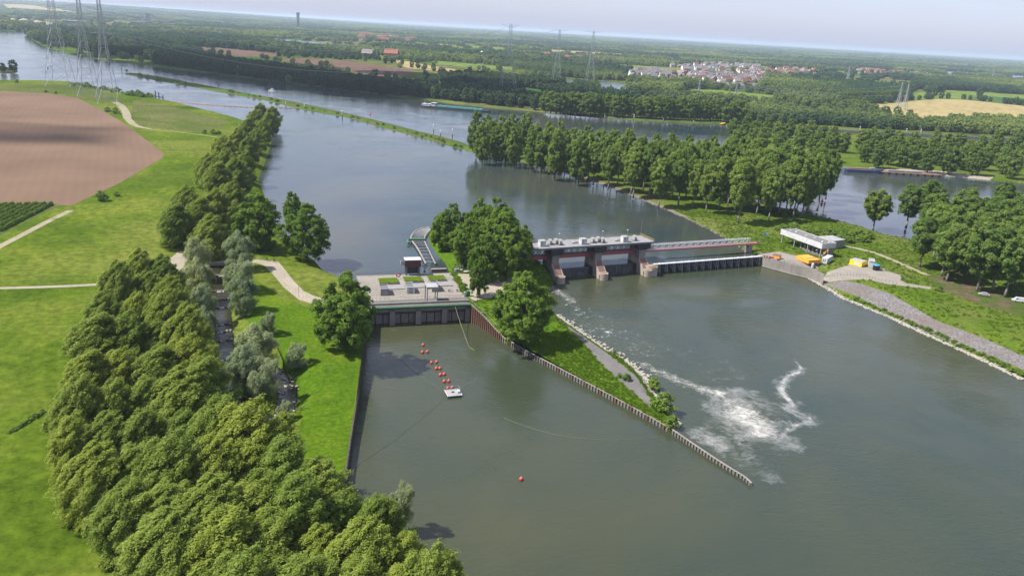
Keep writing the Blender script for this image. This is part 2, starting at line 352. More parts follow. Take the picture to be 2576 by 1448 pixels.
class Land:
    """a land mass: outline of (x, y, water level, slope); slope 0 = retaining wall. height(x, y) falls to the water on banks"""
    def __init__(s, outline, hfun):
        s.o = outline; s.h = hfun; s.poly = [(p[0], p[1]) for p in outline]
    def height(s, x, y):
        x = np.asarray(x, float); y = np.asarray(y, float); z = s.h(x, y) * np.ones_like(x); n = len(s.o)
        for i in range(n):
            a, b = s.o[i], s.o[(i + 1) % n]
            if a[3] <= 0: continue
            d = seg_dist(x, y, a[:2], b[:2]); z = np.minimum(z, a[2] - 0.35 + d * a[3])
        return z
    def z(s, x, y): return float(s.height(np.array([x]), np.array([y]))[0])
    def build(s, base, mat, zones, rings, grids, skip=None):
        """zones: (name, material, polygon). rings: inset distances. grids: (x0, x1, y0, y1, step)"""
        P_, E_ = [], []
        def loop(poly, closed=True):
            k = len(P_); P_.extend([Vector((p[0], p[1])) for p in poly])
            E_.extend([(k + i, k + (i + 1) % len(poly)) for i in range(len(poly) - (0 if closed else 1))])
        loop(s.poly)
        n = len(s.poly)
        for zn in zones: loop(zn[2])
        xs, ys = [], []
        for d in rings:
            for i in range(n):
                a, b = s.o[i], s.o[(i + 1) % n]
                if a[3] <= 0: continue
                L_ = math.hypot(b[0] - a[0], b[1] - a[1]); nx, ny = -(b[1] - a[1]) / (L_ + 1e-9), (b[0] - a[0]) / (L_ + 1e-9)
                m_ = max(1, min(80, int(L_ / max(4, d * 1.5))))
                for k in range(m_):
                    t = (k + .5) / m_
                    for sg in (1, -1): xs.append(a[0] + (b[0] - a[0]) * t + nx * d * sg); ys.append(a[1] + (b[1] - a[1]) * t + ny * d * sg)
        for x0, x1, y0, y1, st in grids:
            gx, gy = np.meshgrid(np.arange(x0, x1, st), np.arange(y0, y1, st))
            gx = gx + RNG.uniform(-.3, .3, gx.shape) * st; gy = gy + RNG.uniform(-.3, .3, gy.shape) * st
            xs += list(gx.ravel()); ys += list(gy.ravel())
        xs, ys = np.array(xs), np.array(ys); ok = in_poly(xs, ys, s.poly)
        P_.extend([Vector((a, b)) for a, b in zip(xs[ok], ys[ok])])
        V_, _, F_, *_ = delaunay_2d_cdt(P_, E_, [], 0, 1e-4, True)
        vx = np.array([v.x for v in V_]); vy = np.array([v.y for v in V_])
        F_ = np.array([f for f in F_ if len(f) == 3])
        cx, cy = vx[F_].mean(1), vy[F_].mean(1)
        F_ = F_[in_poly(cx, cy, s.poly)]; cx, cy = vx[F_].mean(1), vy[F_].mean(1)
        zz = s.height(vx, vy)
        own = np.full(len(F_), -1)
        for k, zn in enumerate(zones): own[in_poly(cx, cy, zn[2])] = k
        # face up
        a, b, c = (np.stack([vx[F_[:, i]], vy[F_[:, i]]], 1) for i in range(3))
        flip = ((b - a)[:, 0] * (c - a)[:, 1] - (b - a)[:, 1] * (c - a)[:, 0]) < 0
        F_[flip] = F_[flip][:, ::-1]
        for k in range(-1, len(zones)):
            f = F_[own == k]
            if not len(f): continue
            u_, inv = np.unique(f, return_inverse=True)
            nm, mt = (base, mat) if k < 0 else zones[k][:2]
            if nm is None: continue
            o = link(nm, np_mesh(nm, np.stack([vx[u_], vy[u_], zz[u_]], 1), inv.reshape(-1, 3), MAT[mt], True))
            tag(o, kind='structure')

def W2(pts, z): return [tuple(at(x, y, z)[:2]) for x, y in pts]
def OUT(pts, z, slope): return [(*tuple(at(x, y, z)[:2]), z, slope) for x, y in pts]
def ribbon(pts, z, w):
    """polygon round a centre line of survey points"""
    c = [at(x, y, z) for x, y in pts]; l, r_ = [], []
    for i, p in enumerate(c):
        d = (c[min(i + 1, len(c) - 1)] - c[max(i - 1, 0)]); n_ = Vector((-d.y, d.x)).normalized(); ww = w[i] if isinstance(w, list) else w
        l.append((p.x + n_.x * ww / 2, p.y + n_.y * ww / 2)); r_.append((p.x - n_.x * ww / 2, p.y - n_.y * ww / 2))
    return l + r_[::-1]

# plant and weir frames
PA, PB = at(925, 820, 0), at(1180, 808, 0)
PU = (PB - PA).normalized(); PV = Vector((-PU.y, PU.x, 0)); P_ROT = math.atan2(PU.y, PU.x); P_LEN = (PB - PA).length; P_Z = 6.4
def plant(u, v, z=0): p = PA + PU * u + PV * v; return Vector((p.x, p.y, z))
PLANT_DEPTH = 38.0
WO = Vector((40.59, 325.0, 0)); WU = Vector((.9127, .4087, 0)).normalized(); WV = Vector((-WU.y, WU.x, 0)); W_ROT = math.atan2(WU.y, WU.x)
def weir(u, v, z=0): p = WO + WU * u + WV * v; return Vector((p.x, p.y, z))

# ---- left bank
brook_c = [(549, 655), (549, 693), (549, 732), (550, 753), (550, 773), (552, 815), (554, 834), (554, 856), (552, 905), (553, 960), (572, 1008), (620, 1036), (660, 1062), (690, 1090)]
BROOK_Z = [4.3, 4.0, 3.7, 3.45, 3.2, 2.9, 2.65, 2.4, 2.15, 2.0, 1.7, 1.3, 1.0, .8]
brook_w = [tuple(at(x, y, z)[:2]) for (x, y), z in zip(brook_c, BROOK_Z)]
arm_c = [(690, 1085), (712, 1040), (722, 1000), (722, 970), (706, 945), (680, 925), (650, 912)]
arm_w = [tuple(at(x, y, 1.6)[:2]) for x, y in arm_c]
def h_left(x, y):
    lawn = 2.4 + 4.0 * sstep(y, 165, 250)
    mead = 5.6 + 0.8 * sstep(y, 200, 300) + 0.5 * np.sin(x * .013) * np.sin(y * .011)
    k = sstep(x, -112, -72); z = mead * (1 - k) + lawn * k
    for w_, zs, hw in ((brook_w, BROOK_Z, 3.4), (arm_w, [1.4] * len(arm_w), 2.6)):
        d = np.full(np.shape(x), 1e9); zz = np.zeros(np.shape(x))
        for i in range(len(w_) - 1):
            di = seg_dist(x, y, w_[i], w_[i + 1]); zi = (zs[i] + zs[i + 1]) / 2
            zz = np.where(di < d, zi, zz); d = np.minimum(d, di)
        z = np.minimum(z, zz - .6 + np.maximum(d - hw, 0) * .55)
    return z
left_out = (OUT([(922, 818)], 0, 0) + OUT([(919, 872), (908, 950), (895, 1040), (880, 1130), (870, 1200), (858, 1300), (845, 1448), (832, 1600)], 0, 0)
            + [(-30, 70, 0, 0), (-40, 20, 0, 0), (-900, 20, 0, 0), (-2600, 400, 4, .3), (-2600, 1000, 4, .3)]
            + OUT([(-300, 196), (0, 206), (90, 206), (182, 209), (250, 222), (312, 235), (385, 248), (440, 259), (518, 279), (601, 300), (650, 318), (686, 354), (674, 398), (653, 451), (682, 530), (706, 600), (760, 634), (791, 651), (816, 679)], 4, .5)
            + [(*tuple(plant(-1.5, PLANT_DEPTH)[:2]), 4, 0), (*tuple(plant(-1.5, 2)[:2]), 0, 0)])
LEFT = Land(left_out, h_left)
zf = 6.3
left_zones = [
    ('ploughed_field', 'ploughed_soil', W2([(-900, 212), (-300, 222), (0, 230), (120, 236), (193, 246), (260, 281), (305, 307), (346, 336), (377, 359), (404, 380), (412, 390), (405, 400), (300, 462), (180, 518), (60, 512), (0, 511), (-300, 520), (-900, 560)], zf)),
    ('orchard_ground', 'bank_earth', W2([(-300, 528), (0, 513), (60, 513), (146, 513), (146, 521), (60, 563), (0, 594), (-300, 760)], zf)),
    ('farm_track', 'track', ribbon([(240, 246), (280, 254), (303, 265), (315, 280), (321, 298), (332, 312), (352, 321), (380, 326)], zf, [5, 6, 7, 7, 7, 6, 5, 3])),
    ('farm_track', 'track', ribbon([(380, 327), (430, 331), (500, 339), (548, 346)], zf, 1.6)),
    ('track', 'track', ribbon([(-120, 690), (0, 620), (55, 592), (110, 563), (178, 530)], zf, 3.2)),
    ('path', 'sand_path', ribbon([(-300, 728), (0, 722), (90, 720), (180, 717), (255, 713), (330, 708), (400, 690), (440, 668)], zf, [2.4] * 5 + [2.6, 3, 4])),
    ('service_road', 'sand_path', W2([(424, 655), (446, 637), (470, 632), (500, 640), (534, 648), (534, 661), (510, 664), (480, 672), (452, 684), (440, 672)], 6.2)),
    ('service_road', 'sand_path', W2([(566, 652), (600, 652), (650, 654), (700, 659), (712, 672), (738, 706), (765, 733), (800, 748), (860, 756), (936, 755), (937, 771), (860, 776), (787, 765), (752, 754), (714, 723), (690, 694), (664, 668), (644, 662), (600, 661), (566, 661)], 6.3)),
    ('dry_meadow', 'dry_grass', W2([(-300, 205), (0, 215), (180, 214), (280, 236), (300, 258), (260, 258), (150, 236), (0, 228), (-300, 219)], zf)),
    ('dry_meadow', 'dry_grass', W2([(335, 252), (420, 266), (500, 288), (575, 306), (560, 322), (500, 333), (420, 327), (350, 318), (330, 300)], zf)),
    ('lush_lawn', 'lush_grass', W2([(600, 700), (650, 720), (720, 770), (790, 790), (900, 780), (912, 870), (900, 950), (887, 1040), (872, 1130), (862, 1195), (840, 1300), (800, 1300), (720, 1150), (760, 1030), (745, 960), (690, 860), (620, 810)], 4.5)),
]
LEFT.build('left_bank', 'meadow', left_zones, (.8, 2.5, 6), [(-420, 0, 60, 330, 6), (-110, -40, 150, 290, 2.5), (-1400, 100, 300, 1300, 45)])

# ---- island between the tailrace and the weir pool
ISL_L = [(1180, 808), (1205, 821), (1225, 833), (1250, 850), (1268, 861), (1340, 901), (1420, 943), (1500, 985), (1580, 1028), (1650, 1067), (1690, 1090)]
def h_isl(x, y):
    v = (np.asarray(x) - PA.x) * PV.x + (np.asarray(y) - PA.y) * PV.y          # distance upstream of the plant front
    u = (np.asarray(x) - PA.x) * PU.x + (np.asarray(y) - PA.y) * PU.y - P_LEN
    return 1.6 + 1.0 * sstep(v, -70, -30) + 3.8 * sstep(v + u * .42, -16, 6)
isl_out = ([(*tuple(plant(P_LEN, PLANT_DEPTH)[:2]), 4, 0), (*tuple(plant(P_LEN, 0)[:2]), 0, 0)] + OUT(ISL_L, 0, 0)
           + OUT([(1697, 1097), (1700, 1075), (1697, 1046), (1670, 1015), (1642, 985), (1628, 958), (1605, 932), (1579, 910), (1534, 887), (1480, 848), (1430, 815), (1398, 790), (1382, 760), (1385, 725)], 0, .62)
           + [(*tuple(weir(-24.5, 0)[:2]), 0, 0), (*tuple(weir(-24.5, 24)[:2]), 4, 0)]
           + OUT([(1330, 640), (1270, 610), (1200, 585), (1130, 574), (1090, 574), (1074, 586), (1078, 612), (1096, 640), (1118, 664)], 4, .6)
           + [(*tuple(plant(P_LEN + 1, PLANT_DEPTH + 4)[:2]), 4, 0)])
ISL = Land(isl_out, h_isl)
isl_zones = [('gravel_path', 'asphalt', W2([(1375, 770), (1392, 792), (1425, 815), (1470, 848), (1515, 880), (1560, 910), (1597, 938), (1620, 965), (1640, 1000), (1636, 1022), (1622, 1005), (1600, 985), (1575, 965), (1545, 940), (1505, 905), (1475, 872), (1440, 840), (1400, 812), (1372, 790)], 2.4)),
             ('island_yard', 'sand_path', W2([(1150, 688), (1230, 690), (1300, 700), (1345, 715), (1330, 735), (1270, 742), (1225, 750), (1196, 756), (1181, 750), (1166, 712)], 6.4)),
             ('gravel_edge', 'gravel_bank', W2([(1640, 985), (1628, 958), (1605, 932), (1579, 910), (1534, 887), (1480, 848), (1430, 815), (1400, 790), (1390, 790), (1425, 817), (1475, 851), (1530, 891), (1575, 914), (1600, 936), (1622, 962), (1634, 988)], .6))]
ISL.build('island', 'lush_grass', isl_zones, (.8, 2.5, 5), [(-25, 80, 180, 360, 2.6)])

# ---- right bank: yard, revetment, wooded peninsula
RB_W = [(2900, 1100), (2700, 1010), (2575, 955), (2489, 913), (2403, 873), (2326, 839), (2242, 799), (2150, 761), (2122, 750), (2085, 727), (2050, 706)]
Y_Z = 4.8
right_out = (OUT(RB_W, 0, .30)[:-1] + OUT([(2050, 706)], 0, 0) + OUT([(2028, 699), (1990, 690), (1950, 679), (1921, 671)], 0, 0)
             + [(*tuple(weir(88.5, 6)[:2]), 4, 0), (*tuple(weir(88.5, 16)[:2]), 4, .6)]
             + OUT([(1884, 634), (1850, 612), (1805, 588), (1770, 570), (1728, 550), (1690, 534), (1640, 513), (1560, 481), (1450, 441), (1350, 416), (1270, 399), (1200, 384), (1165, 377), (1160, 371), (1185, 367), (1300, 378), (1420, 398), (1560, 430), (1700, 462), (1850, 500), (1960, 522), (2079, 549), (2165, 571), (2222, 589), (2288, 602), (2400, 640), (2575, 700), (2800, 780), (3300, 940)], 4, .5)
             + [(900, 330, 4, 0), (700, 120, 0, 0)])
def h_right(x, y): return Y_Z + .7 * sstep((np.asarray(x) * .3 + np.asarray(y)), 460, 560) + .25 * np.sin(np.asarray(x) * .05) * np.cos(np.asarray(y) * .043)
RIGHT = Land(right_out, h_right)
rv_lo = [(2061, 701), (2100, 720), (2153, 743), (2236, 781), (2308, 818), (2420, 864), (2500, 896), (2575, 928), (2760, 1006)]
rv_hi = [(2073, 691), (2122, 695), (2165, 708), (2236, 735), (2366, 799), (2469, 839), (2575, 885), (2800, 985)]
right_zones = [('revetment', 'revetment_stone', W2(rv_lo, 1.3) + W2(rv_hi, 4.4)[::-1]),
               ('yard', 'concrete_paving', W2([(1922, 652), (1960, 660), (2010, 672), (2055, 680), (2075, 680), (2084, 673), (2118, 670), (2137, 664), (2170, 668), (2205, 676), (2240, 683), (2268, 692), (2266, 704), (2280, 712), (2344, 722), (2340, 727), (2280, 720), (2225, 713), (2200, 706), (2170, 700), (2120, 692), (2075, 687), (2052, 692), (1990, 683), (1950, 674), (1925, 664)], Y_Z)),
               ('yard', 'concrete_paving', W2([(1905, 640), (1960, 632), (1990, 640), (2062, 652), (2058, 676), (2010, 668), (1960, 657), (1924, 649)], Y_Z)),
               ('service_track', 'track', ribbon([(2127, 618), (2160, 624), (2200, 634), (2240, 650), (2290, 672), (2345, 696), (2420, 735), (2500, 765), (2620, 800)], 5.0, 3.0)),
               ('forest_floor', 'leaf_litter', W2([(2330, 690), (2420, 700), (2520, 735), (2620, 770), (2620, 815), (2560, 790), (2480, 770), (2400, 740), (2345, 716)], 5.0)),
               ('gravel_edge', 'gravel_bank', W2([(1728, 550), (1690, 534), (1640, 513), (1560, 481), (1450, 441), (1350, 416), (1352, 413), (1452, 437), (1562, 477), (1642, 509), (1692, 530), (1730, 546)], 4.3)),
               ('gravel_edge', 'gravel_bank', W2([(2575, 955), (2489, 913), (2403, 873), (2326, 839), (2242, 799), (2150, 761), (2122, 750), (2085, 727), (2055, 706), (2060, 703), (2090, 722), (2124, 745.5), (2151, 757), (2243, 795.5), (2327, 835.5), (2404, 869.5), (2490, 909.5), (2575, 951)], .5))]
RIGHT.build('right_bank', 'rough_grass', right_zones, (.8, 2.5, 6, 10, 14), [(80, 330, 180, 460, 5), (-60, 420, 380, 680, 9)])

# ---- long mole in the river
near = [(312, 186), (350, 194), (390, 202), (460, 214), (536, 229), (661, 251), (762, 276), (861, 293), (988, 328), (1079, 351), (1158, 376)]
farr = [(1190, 372), (1173, 362), (1119, 346), (1053, 331), (962, 307), (858, 282), (736, 256), (637, 238), (520, 216), (406, 194), (330, 184)]
MOLE = Land(OUT(near + farr, 4, .55), lambda x, y: 5.3 + 0 * np.asarray(x))
MOLE.build('mole', 'bank_earth', [], (.7, 2.0), [])

# ---- lock island on the right
LOCKI = Land(OUT([(1815, 362), (1900, 385), (2000, 407), (2130, 431), (2216, 436), (2300, 440), (2388, 444), (2480, 452), (2575, 461), (2800, 480), (3100, 500), (3100, 400), (2800, 378), (2575, 364), (2373, 352), (2268, 345), (2164, 339), (2040, 333), (1900, 335), (1830, 345)], 4, .6), lambda x, y: 5.6 + 0 * np.asarray(x))
LOCKI.build('lock_island', 'rough_grass', [('quay_apron', 'sand_path', W2([(2216, 434), (2226, 425), (2300, 426), (2380, 432), (2420, 437), (2500, 446), (2480, 451), (2388, 443), (2300, 439)], 5.4))], (.8, 3), [(220, 900, 480, 900, 22)])
# small wooded spit at the left edge
SPIT = Land(OUT([(-200, 178), (0, 183), (36, 184), (47, 181), (44, 176), (0, 166), (-200, 150)], 4, .5), lambda x, y: 5.5 + 0 * np.asarray(x))
SPIT.build('spit', 'bank_earth', [], (1, 3), [])

# ---- far country
FAR_BANK = [(-300, 66), (0, 77), (60, 78.5), (100, 82), (92, 86), (73, 90), (80, 100), (104, 115), (161, 135), (260, 151), (390, 168), (547, 188), (671, 203), (758, 214), (845, 225), (975, 240), (1064, 251), (1158, 264), (1262, 274), (1318, 278), (1430, 289), (1594, 303), (1743, 311), (1821, 313), (2026, 322), (2164, 330), (2268, 335), (2373, 341), (2575, 352), (2800, 362)]
far_out = OUT(FAR_BANK, 4, .35) + [(3500, 900, 4, 0), (30000, 3000, 4, 0), (42000, 60000, 4, 0), (-60000, 60000, 4, 0), (-40000, 9000, 4, 0)]
def h_far(x, y):
    x = np.asarray(x); y = np.asarray(y); r_ = np.hypot(x, y)
    return 5.6 + 75 * sstep(r_, 6000, 18000) * sstep(-x / (r_ + 1), .12, .50) + 18 * sstep(r_, 7000, 20000)
FAR = Land(far_out, h_far)
zz = 5.6
def far_zone(n, m_, pts): return (n, m_, W2(pts, zz))
far_zones = [
    far_zone('lake', 'lake_water', [(232, 101), (300, 112), (390, 124.5), (392, 130), (330, 122), (262, 109)]),
    far_zone('lake', 'lake_water', [(142, 77), (190, 78.5), (192, 84), (150, 81)]),
    far_zone('lake', 'lake_water', [(380, 86.5), (430, 87.5), (476, 91), (474, 95), (420, 93), (385, 91)]),
    far_zone('lake', 'lake_water', [(655, 94), (730, 100), (800, 107), (870, 112.5), (905, 113), (945, 122), (990, 131), (985, 139), (930, 128), (860, 126), (790, 122.5), (700, 111), (662, 104)]),
    far_zone('lake', 'lake_water', [(1420, 197), (1470, 202), (1515, 204), (1562, 211), (1582, 216), (1572, 231), (1520, 227), (1500, 214), (1435, 211)]),
    far_zone('lake', 'lake_water', [(2362, 178), (2450, 183), (2590, 191), (2590, 206), (2520, 196), (2440, 189), (2372, 186.5)]),
    far_zone('brown_field', 'brown_field', [(690, 148), (760, 147), (860, 153), (960, 166), (1030, 176), (1043, 181), (995, 197), (950, 191), (890, 180), (820, 166), (740, 157)]),
    far_zone('brown_field', 'brown_field', [(480, 118), (560, 122), (640, 128), (700, 136), (690, 143), (598, 141), (540, 135), (490, 128)]),
    far_zone('stubble_field', 'stubble', [(996, 152), (1030, 155), (1085, 166), (1146, 175), (1140, 184), (1085, 178), (1030, 172), (1000, 164)]),
    far_zone('stubble_field', 'stubble', [(2122, 262), (2190, 262), (2266, 258), (2307, 253), (2360, 249), (2425, 251), (2590, 268), (2590, 312), (2503, 303), (2399, 303), (2347, 307), (2281, 297), (2190, 277)]),
    far_zone('crop_field', 'green_crop', [(1276, 224), (1330, 222), (1372, 228), (1368, 250), (1300, 247), (1272, 240)]),
    far_zone('crop_field', 'light_crop', [(1735, 224), (1800, 226), (1860, 232), (1950, 240), (1950, 264), (1880, 252), (1760, 243), (1690, 240)]),
    far_zone('crop_field', 'light_crop', [(2285, 233), (2340, 232), (2420, 236), (2455, 246), (2420, 250), (2360, 247), (2300, 251), (2282, 243)]),
    far_zone('crop_field', 'green_crop', [(2470, 240), (2590, 246), (2590, 264), (2480, 252), (2440, 248)]),
    far_zone('crop_field', 'light_crop', [(905, 136), (960, 140), (1000, 146), (990, 152), (940, 148), (905, 144)]),
    far_zone('crop_field', 'light_crop', [(1100, 154), (1180, 160), (1300, 170), (1290, 176), (1180, 170), (1100, 162)]),
    far_zone('stubble_field', 'stubble', [(0, 20), (60, 22), (120, 26), (220, 38), (215, 41), (120, 34), (0, 27)]),
    far_zone('gravel_pit', 'sand_path', [(70, 64), (190, 68), (195, 74), (130, 75), (60, 72)]),
]
gf = random.Random(21)                                     # long narrow fields between the far woods
for _ in range(120):
    th = R(gf.uniform(-34, 34)); rr_ = math.exp(gf.uniform(math.log(2300), math.log(9500))); c0 = Vector((rr_ * math.sin(th), rr_ * math.cos(th), 0)); l_ = gf.uniform(120, 420) * rr_ / 3500; w_ = gf.uniform(60, 150) * rr_ / 3000; a_ = gf.uniform(-.25, .25)
    e1 = Vector((math.cos(a_), math.sin(a_), 0)) * l_; e2 = Vector((-math.sin(a_), math.cos(a_), 0)) * w_; k_ = gf.uniform(-.3, .3)
    q_ = [(c0 - e1 - e2 * .8), (c0 + e1 * (1 + k_) - e2), (c0 + e1 + e2 * (.9 - k_)), (c0 - e1 * .9 + e2)]
    if any(in_poly(np.array([p.x]), np.array([p.y]), z_[2])[0] for z_ in far_zones for p in q_ + [c0]): continue
    mt_ = gf.choice(['light_crop', 'light_crop', 'stubble', 'green_crop', 'brown_field']); far_zones.append((dict(light_crop='crop_field', stubble='stubble_field', green_crop='crop_field', brown_field='brown_field')[mt_], mt_, [(p.x, p.y) for p in q_]))
FAR.build('far_country', 'far_meadow', far_zones, (1.5, 6), [(-9000, 9000, 900, 9000, 420), (-24000, 22000, 9000, 40000, 2200)])

# ---- water sheets
def sheet(name, pts, z, mat):
    me = bpy.data.meshes.new(name); me.from_pydata([(p[0], p[1], z) for p in pts], [], [tuple(range(len(pts)))]); me.materials.append(MAT[mat])
    bm = bmesh.new(); bm.from_mesh(me); bmesh.ops.triangulate(bm, faces=bm.faces); bmesh.ops.recalc_face_normals(bm, faces=bm.faces)
    for f in bm.faces:
        if f.normal.z < 0: f.normal_flip()
    bm.to_mesh(me); bm.free()
    return tag(link(name, me), kind='structure')
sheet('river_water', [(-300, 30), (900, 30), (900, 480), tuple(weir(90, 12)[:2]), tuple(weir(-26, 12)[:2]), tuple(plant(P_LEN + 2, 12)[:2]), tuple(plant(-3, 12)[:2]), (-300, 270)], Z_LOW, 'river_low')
up_edge = [(-30000, 300), (-90, 300), tuple(plant(-2, 20)[:2]), tuple(plant(P_LEN + 1, 20)[:2]), tuple(plant(P_LEN + 6, 34)[:2]), tuple(weir(-24, 9.5)[:2]), tuple(weir(26, 9.5)[:2]), tuple(weir(26, 4.9)[:2]), tuple(weir(89, 4.9)[:2]), (400, 330), (9000, 330)]
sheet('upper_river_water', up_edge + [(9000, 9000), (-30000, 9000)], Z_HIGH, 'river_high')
# ------------------------------------------------------------------ foliage
def leaf_mat(name, dark, light, trans=0.35, far=None):
    mt, N, L, B = new_mat(name); out = N['Material Output']
    a = N.new('ShaderNodeAttribute'); a.attribute_name = 'tint'
    oi = N.new('ShaderNodeObjectInfo')
    c = ramp(N, L, a.outputs['Fac'], [(0, dark), (1, light)])
    v = ramp(N, L, oi.outputs['Random'], [(0, (.78, .84, .80)), (.5, (1, 1, 1)), (1, (1.18, 1.10, .95))])
    c = mixc_(N, L, 1.0, c, v, 'MULTIPLY')
    if far:
        g = N.new('ShaderNodeNewGeometry')
        c = mixc_(N, L, ramp(N, L, noise(N, L, far[0], 5, .62, vec=g.outputs['Position']), [(.42, (0, 0, 0)), (.54, (1, 1, 1))]), c, far[1])
    L.new(c, B.inputs['Base Color']); B.inputs['Roughness'].default_value = .55; B.inputs['Specular IOR Level'].default_value = .10
    tr = N.new('ShaderNodeBsdfTranslucent'); L.new(mixc_(N, L, 1.0, c, (1.25, 1.2, .55), 'MULTIPLY'), tr.inputs['Color'])
    mx = N.new('ShaderNodeMixShader'); mx.inputs[0].default_value = trans
    L.new(B.outputs[0], mx.inputs[1]); L.new(tr.outputs[0], mx.inputs[2]); L.new(mx.outputs[0], out.inputs['Surface'])
    MAT[name] = mt; return mt
leaf_mat('leaf_lime', (.125, .180, .026), (.285, .350, .070), .48)
leaf_mat('leaf_green', (.074, .140, .018), (.185, .280, .042), .46)
leaf_mat('leaf_poplar', (.090, .155, .032), (.220, .305, .072), .46)
leaf_mat('leaf_willow', (.155, .205, .110), (.31, .365, .215), .42)
leaf_mat('leaf_bush', (.075, .145, .020), (.19, .275, .045), .4)
leaf_mat('leaf_far', (.125, .190, .055), (.28, .335, .10), .42, far=(.0013, (.055, .108, .052)))
leaf_mat('leaf_dark', (.030, .060, .024), (.065, .105, .036), .3)
leaf_mat('grass_blade', (.065, .135, .010), (.15, .22, .022), .5)
paint('bark', (.115, .095, .075), .95, .3, 1.0); paint('bark_pale', (.22, .20, .17), .95, .25, 1.0)

def unit(v): return v / (np.linalg.norm(v, axis=-1, keepdims=True) + 1e-9)

def foliage(seed, n_leaf, n_clump, prof, clump_r, leaf, lean=None, up=.5, fill=.45, flat=.8, squash=1.0, asp=.55, lobes=0, lobe_r=2.5, spray=1.5):
    """leaf quads gathered in clumps through a crown. prof: list of (height, radius)"""
    g = np.random.default_rng(seed); hs = np.array([p[0] for p in prof]); rs = np.array([p[1] for p in prof])
    # clump centres, more of them where the crown is wide
    n_c = n_clump; n_clump = lobes or n_clump
    t = g.uniform(hs[0], hs[-1], n_clump * 6); rr = np.interp(t, hs, rs)
    keep = g.uniform(0, rs.max(), len(t)) < rr * .9 + .1; t, rr = t[keep][:n_clump], rr[keep][:n_clump]
    ang = g.uniform(0, 2 * np.pi, len(t)); rad = rr * g.uniform(fill ** 2, 1, len(t)) ** .5
    lob = 1 + .16 * np.sin(ang * 3 + seed) + .10 * np.sin(ang * 5 + t * .8)
    C = np.stack([rad * np.cos(ang) * lob, rad * np.sin(ang) * lob * squash, t], 1)
    if lobes:                                              # limbs carry the sprays: a crown of unequal lobes
        j = g.integers(0, len(C), n_c); lr = lobe_r * g.uniform(.6, 1.35, len(C)) * (.55 + .45 * rr / rs.max())
        dd = unit(g.normal(size=(n_c, 3))); dd[:, 2] = np.where(g.random(n_c) < .7, np.abs(dd[:, 2]), dd[:, 2])
        lim = C; C = C[j] + dd * (lr[j] * g.uniform(.25, 1.1, n_c) ** .5)[:, None] * np.array([1, 1, 1.1])
    cr = clump_r * g.uniform(.65, 1.35, len(C)); w = cr ** 2; w /= w.sum()
    idx = g.choice(len(C), n_leaf, p=w)
    d = unit(g.normal(size=(n_leaf, 3))); d[:, 2] = np.where(g.random(n_leaf) < .72, np.abs(d[:, 2]), d[:, 2])
    r_ = cr[idx] * g.uniform(.35, 1.08, n_leaf) ** .6
    off = d * r_[:, None]; off[:, 2] *= flat
    if lean is not None:                                   # sprays: stretch the clump along the lean
        ln = unit(np.array(lean, float)); k = (off @ ln)[:, None]; off = off + ln * k * spray
    P = C[idx] + off
    axis = np.stack([np.zeros(n_leaf), np.zeros(n_leaf), np.full(n_leaf, (hs[0] + hs[-1]) / 2)], 1)
    outw = unit(P - axis)
    n = unit(d * .55 + outw * .35 + np.array([0, 0, up]) + g.normal(size=(n_leaf, 3)) * .45)
    tv = g.normal(size=(n_leaf, 3)) * (.5 if lean is not None else 1)
    if lean is not None: tv = tv + np.array(lean) * 1.2
    tv = unit(tv - n * (tv * n).sum(1, keepdims=True)); bv = np.cross(n, tv)
    s_ = leaf * g.uniform(.6, 1.35, n_leaf)[:, None]
    V = np.stack([P - tv * s_, P + bv * s_ * asp, P + tv * s_, P - bv * s_ * asp], 1).reshape(-1, 3)
    if lobes: C = lim
    tc_ = np.clip(.5 + .20 * g.normal(size=len(cr)), 0, 1)[idx] + g.normal(size=n_leaf) * .16
    T = np.repeat(np.clip(tc_, 0, 1), 4)
    return V, np.arange(n_leaf * 4).reshape(-1, 4), T, C

def trunk_mesh(name, H, r, C, base, mat, n_limb=14, seed=0, sides=6):
    g = random.Random(seed); b = MB(); top = H * .82
    pts = [(0, 0, -.6)] + [(g.uniform(-.25, .25) * k, g.uniform(-.25, .25) * k, top * k / 5) for k in range(1, 6)]
    b.tube(pts, [r * 1.25] + [r * (1 - .16 * k) for k in range(1, 6)], sides)
    for c in sorted(C.tolist(), key=lambda q: g.random())[:n_limb]:
        z0 = min(top * .95, max(base, c[2] - (abs(c[0]) + abs(c[1])) * g.uniform(.5, .9)))
        k = z0 / top * 5; i = min(4, int(k)); f = k - i
        p0 = Vector(pts[i]).lerp(Vector(pts[i + 1]), f) if i > 0 else Vector((0, 0, z0)); p1 = Vector(c)
        mid = p0.lerp(p1, .5) + Vector((0, 0, .12 * (p1 - p0).length))
        b.tube([p0, mid, p1], [r * .34, r * .22, r * .07], 4)
    return b.mesh(name, MAT[mat], True)

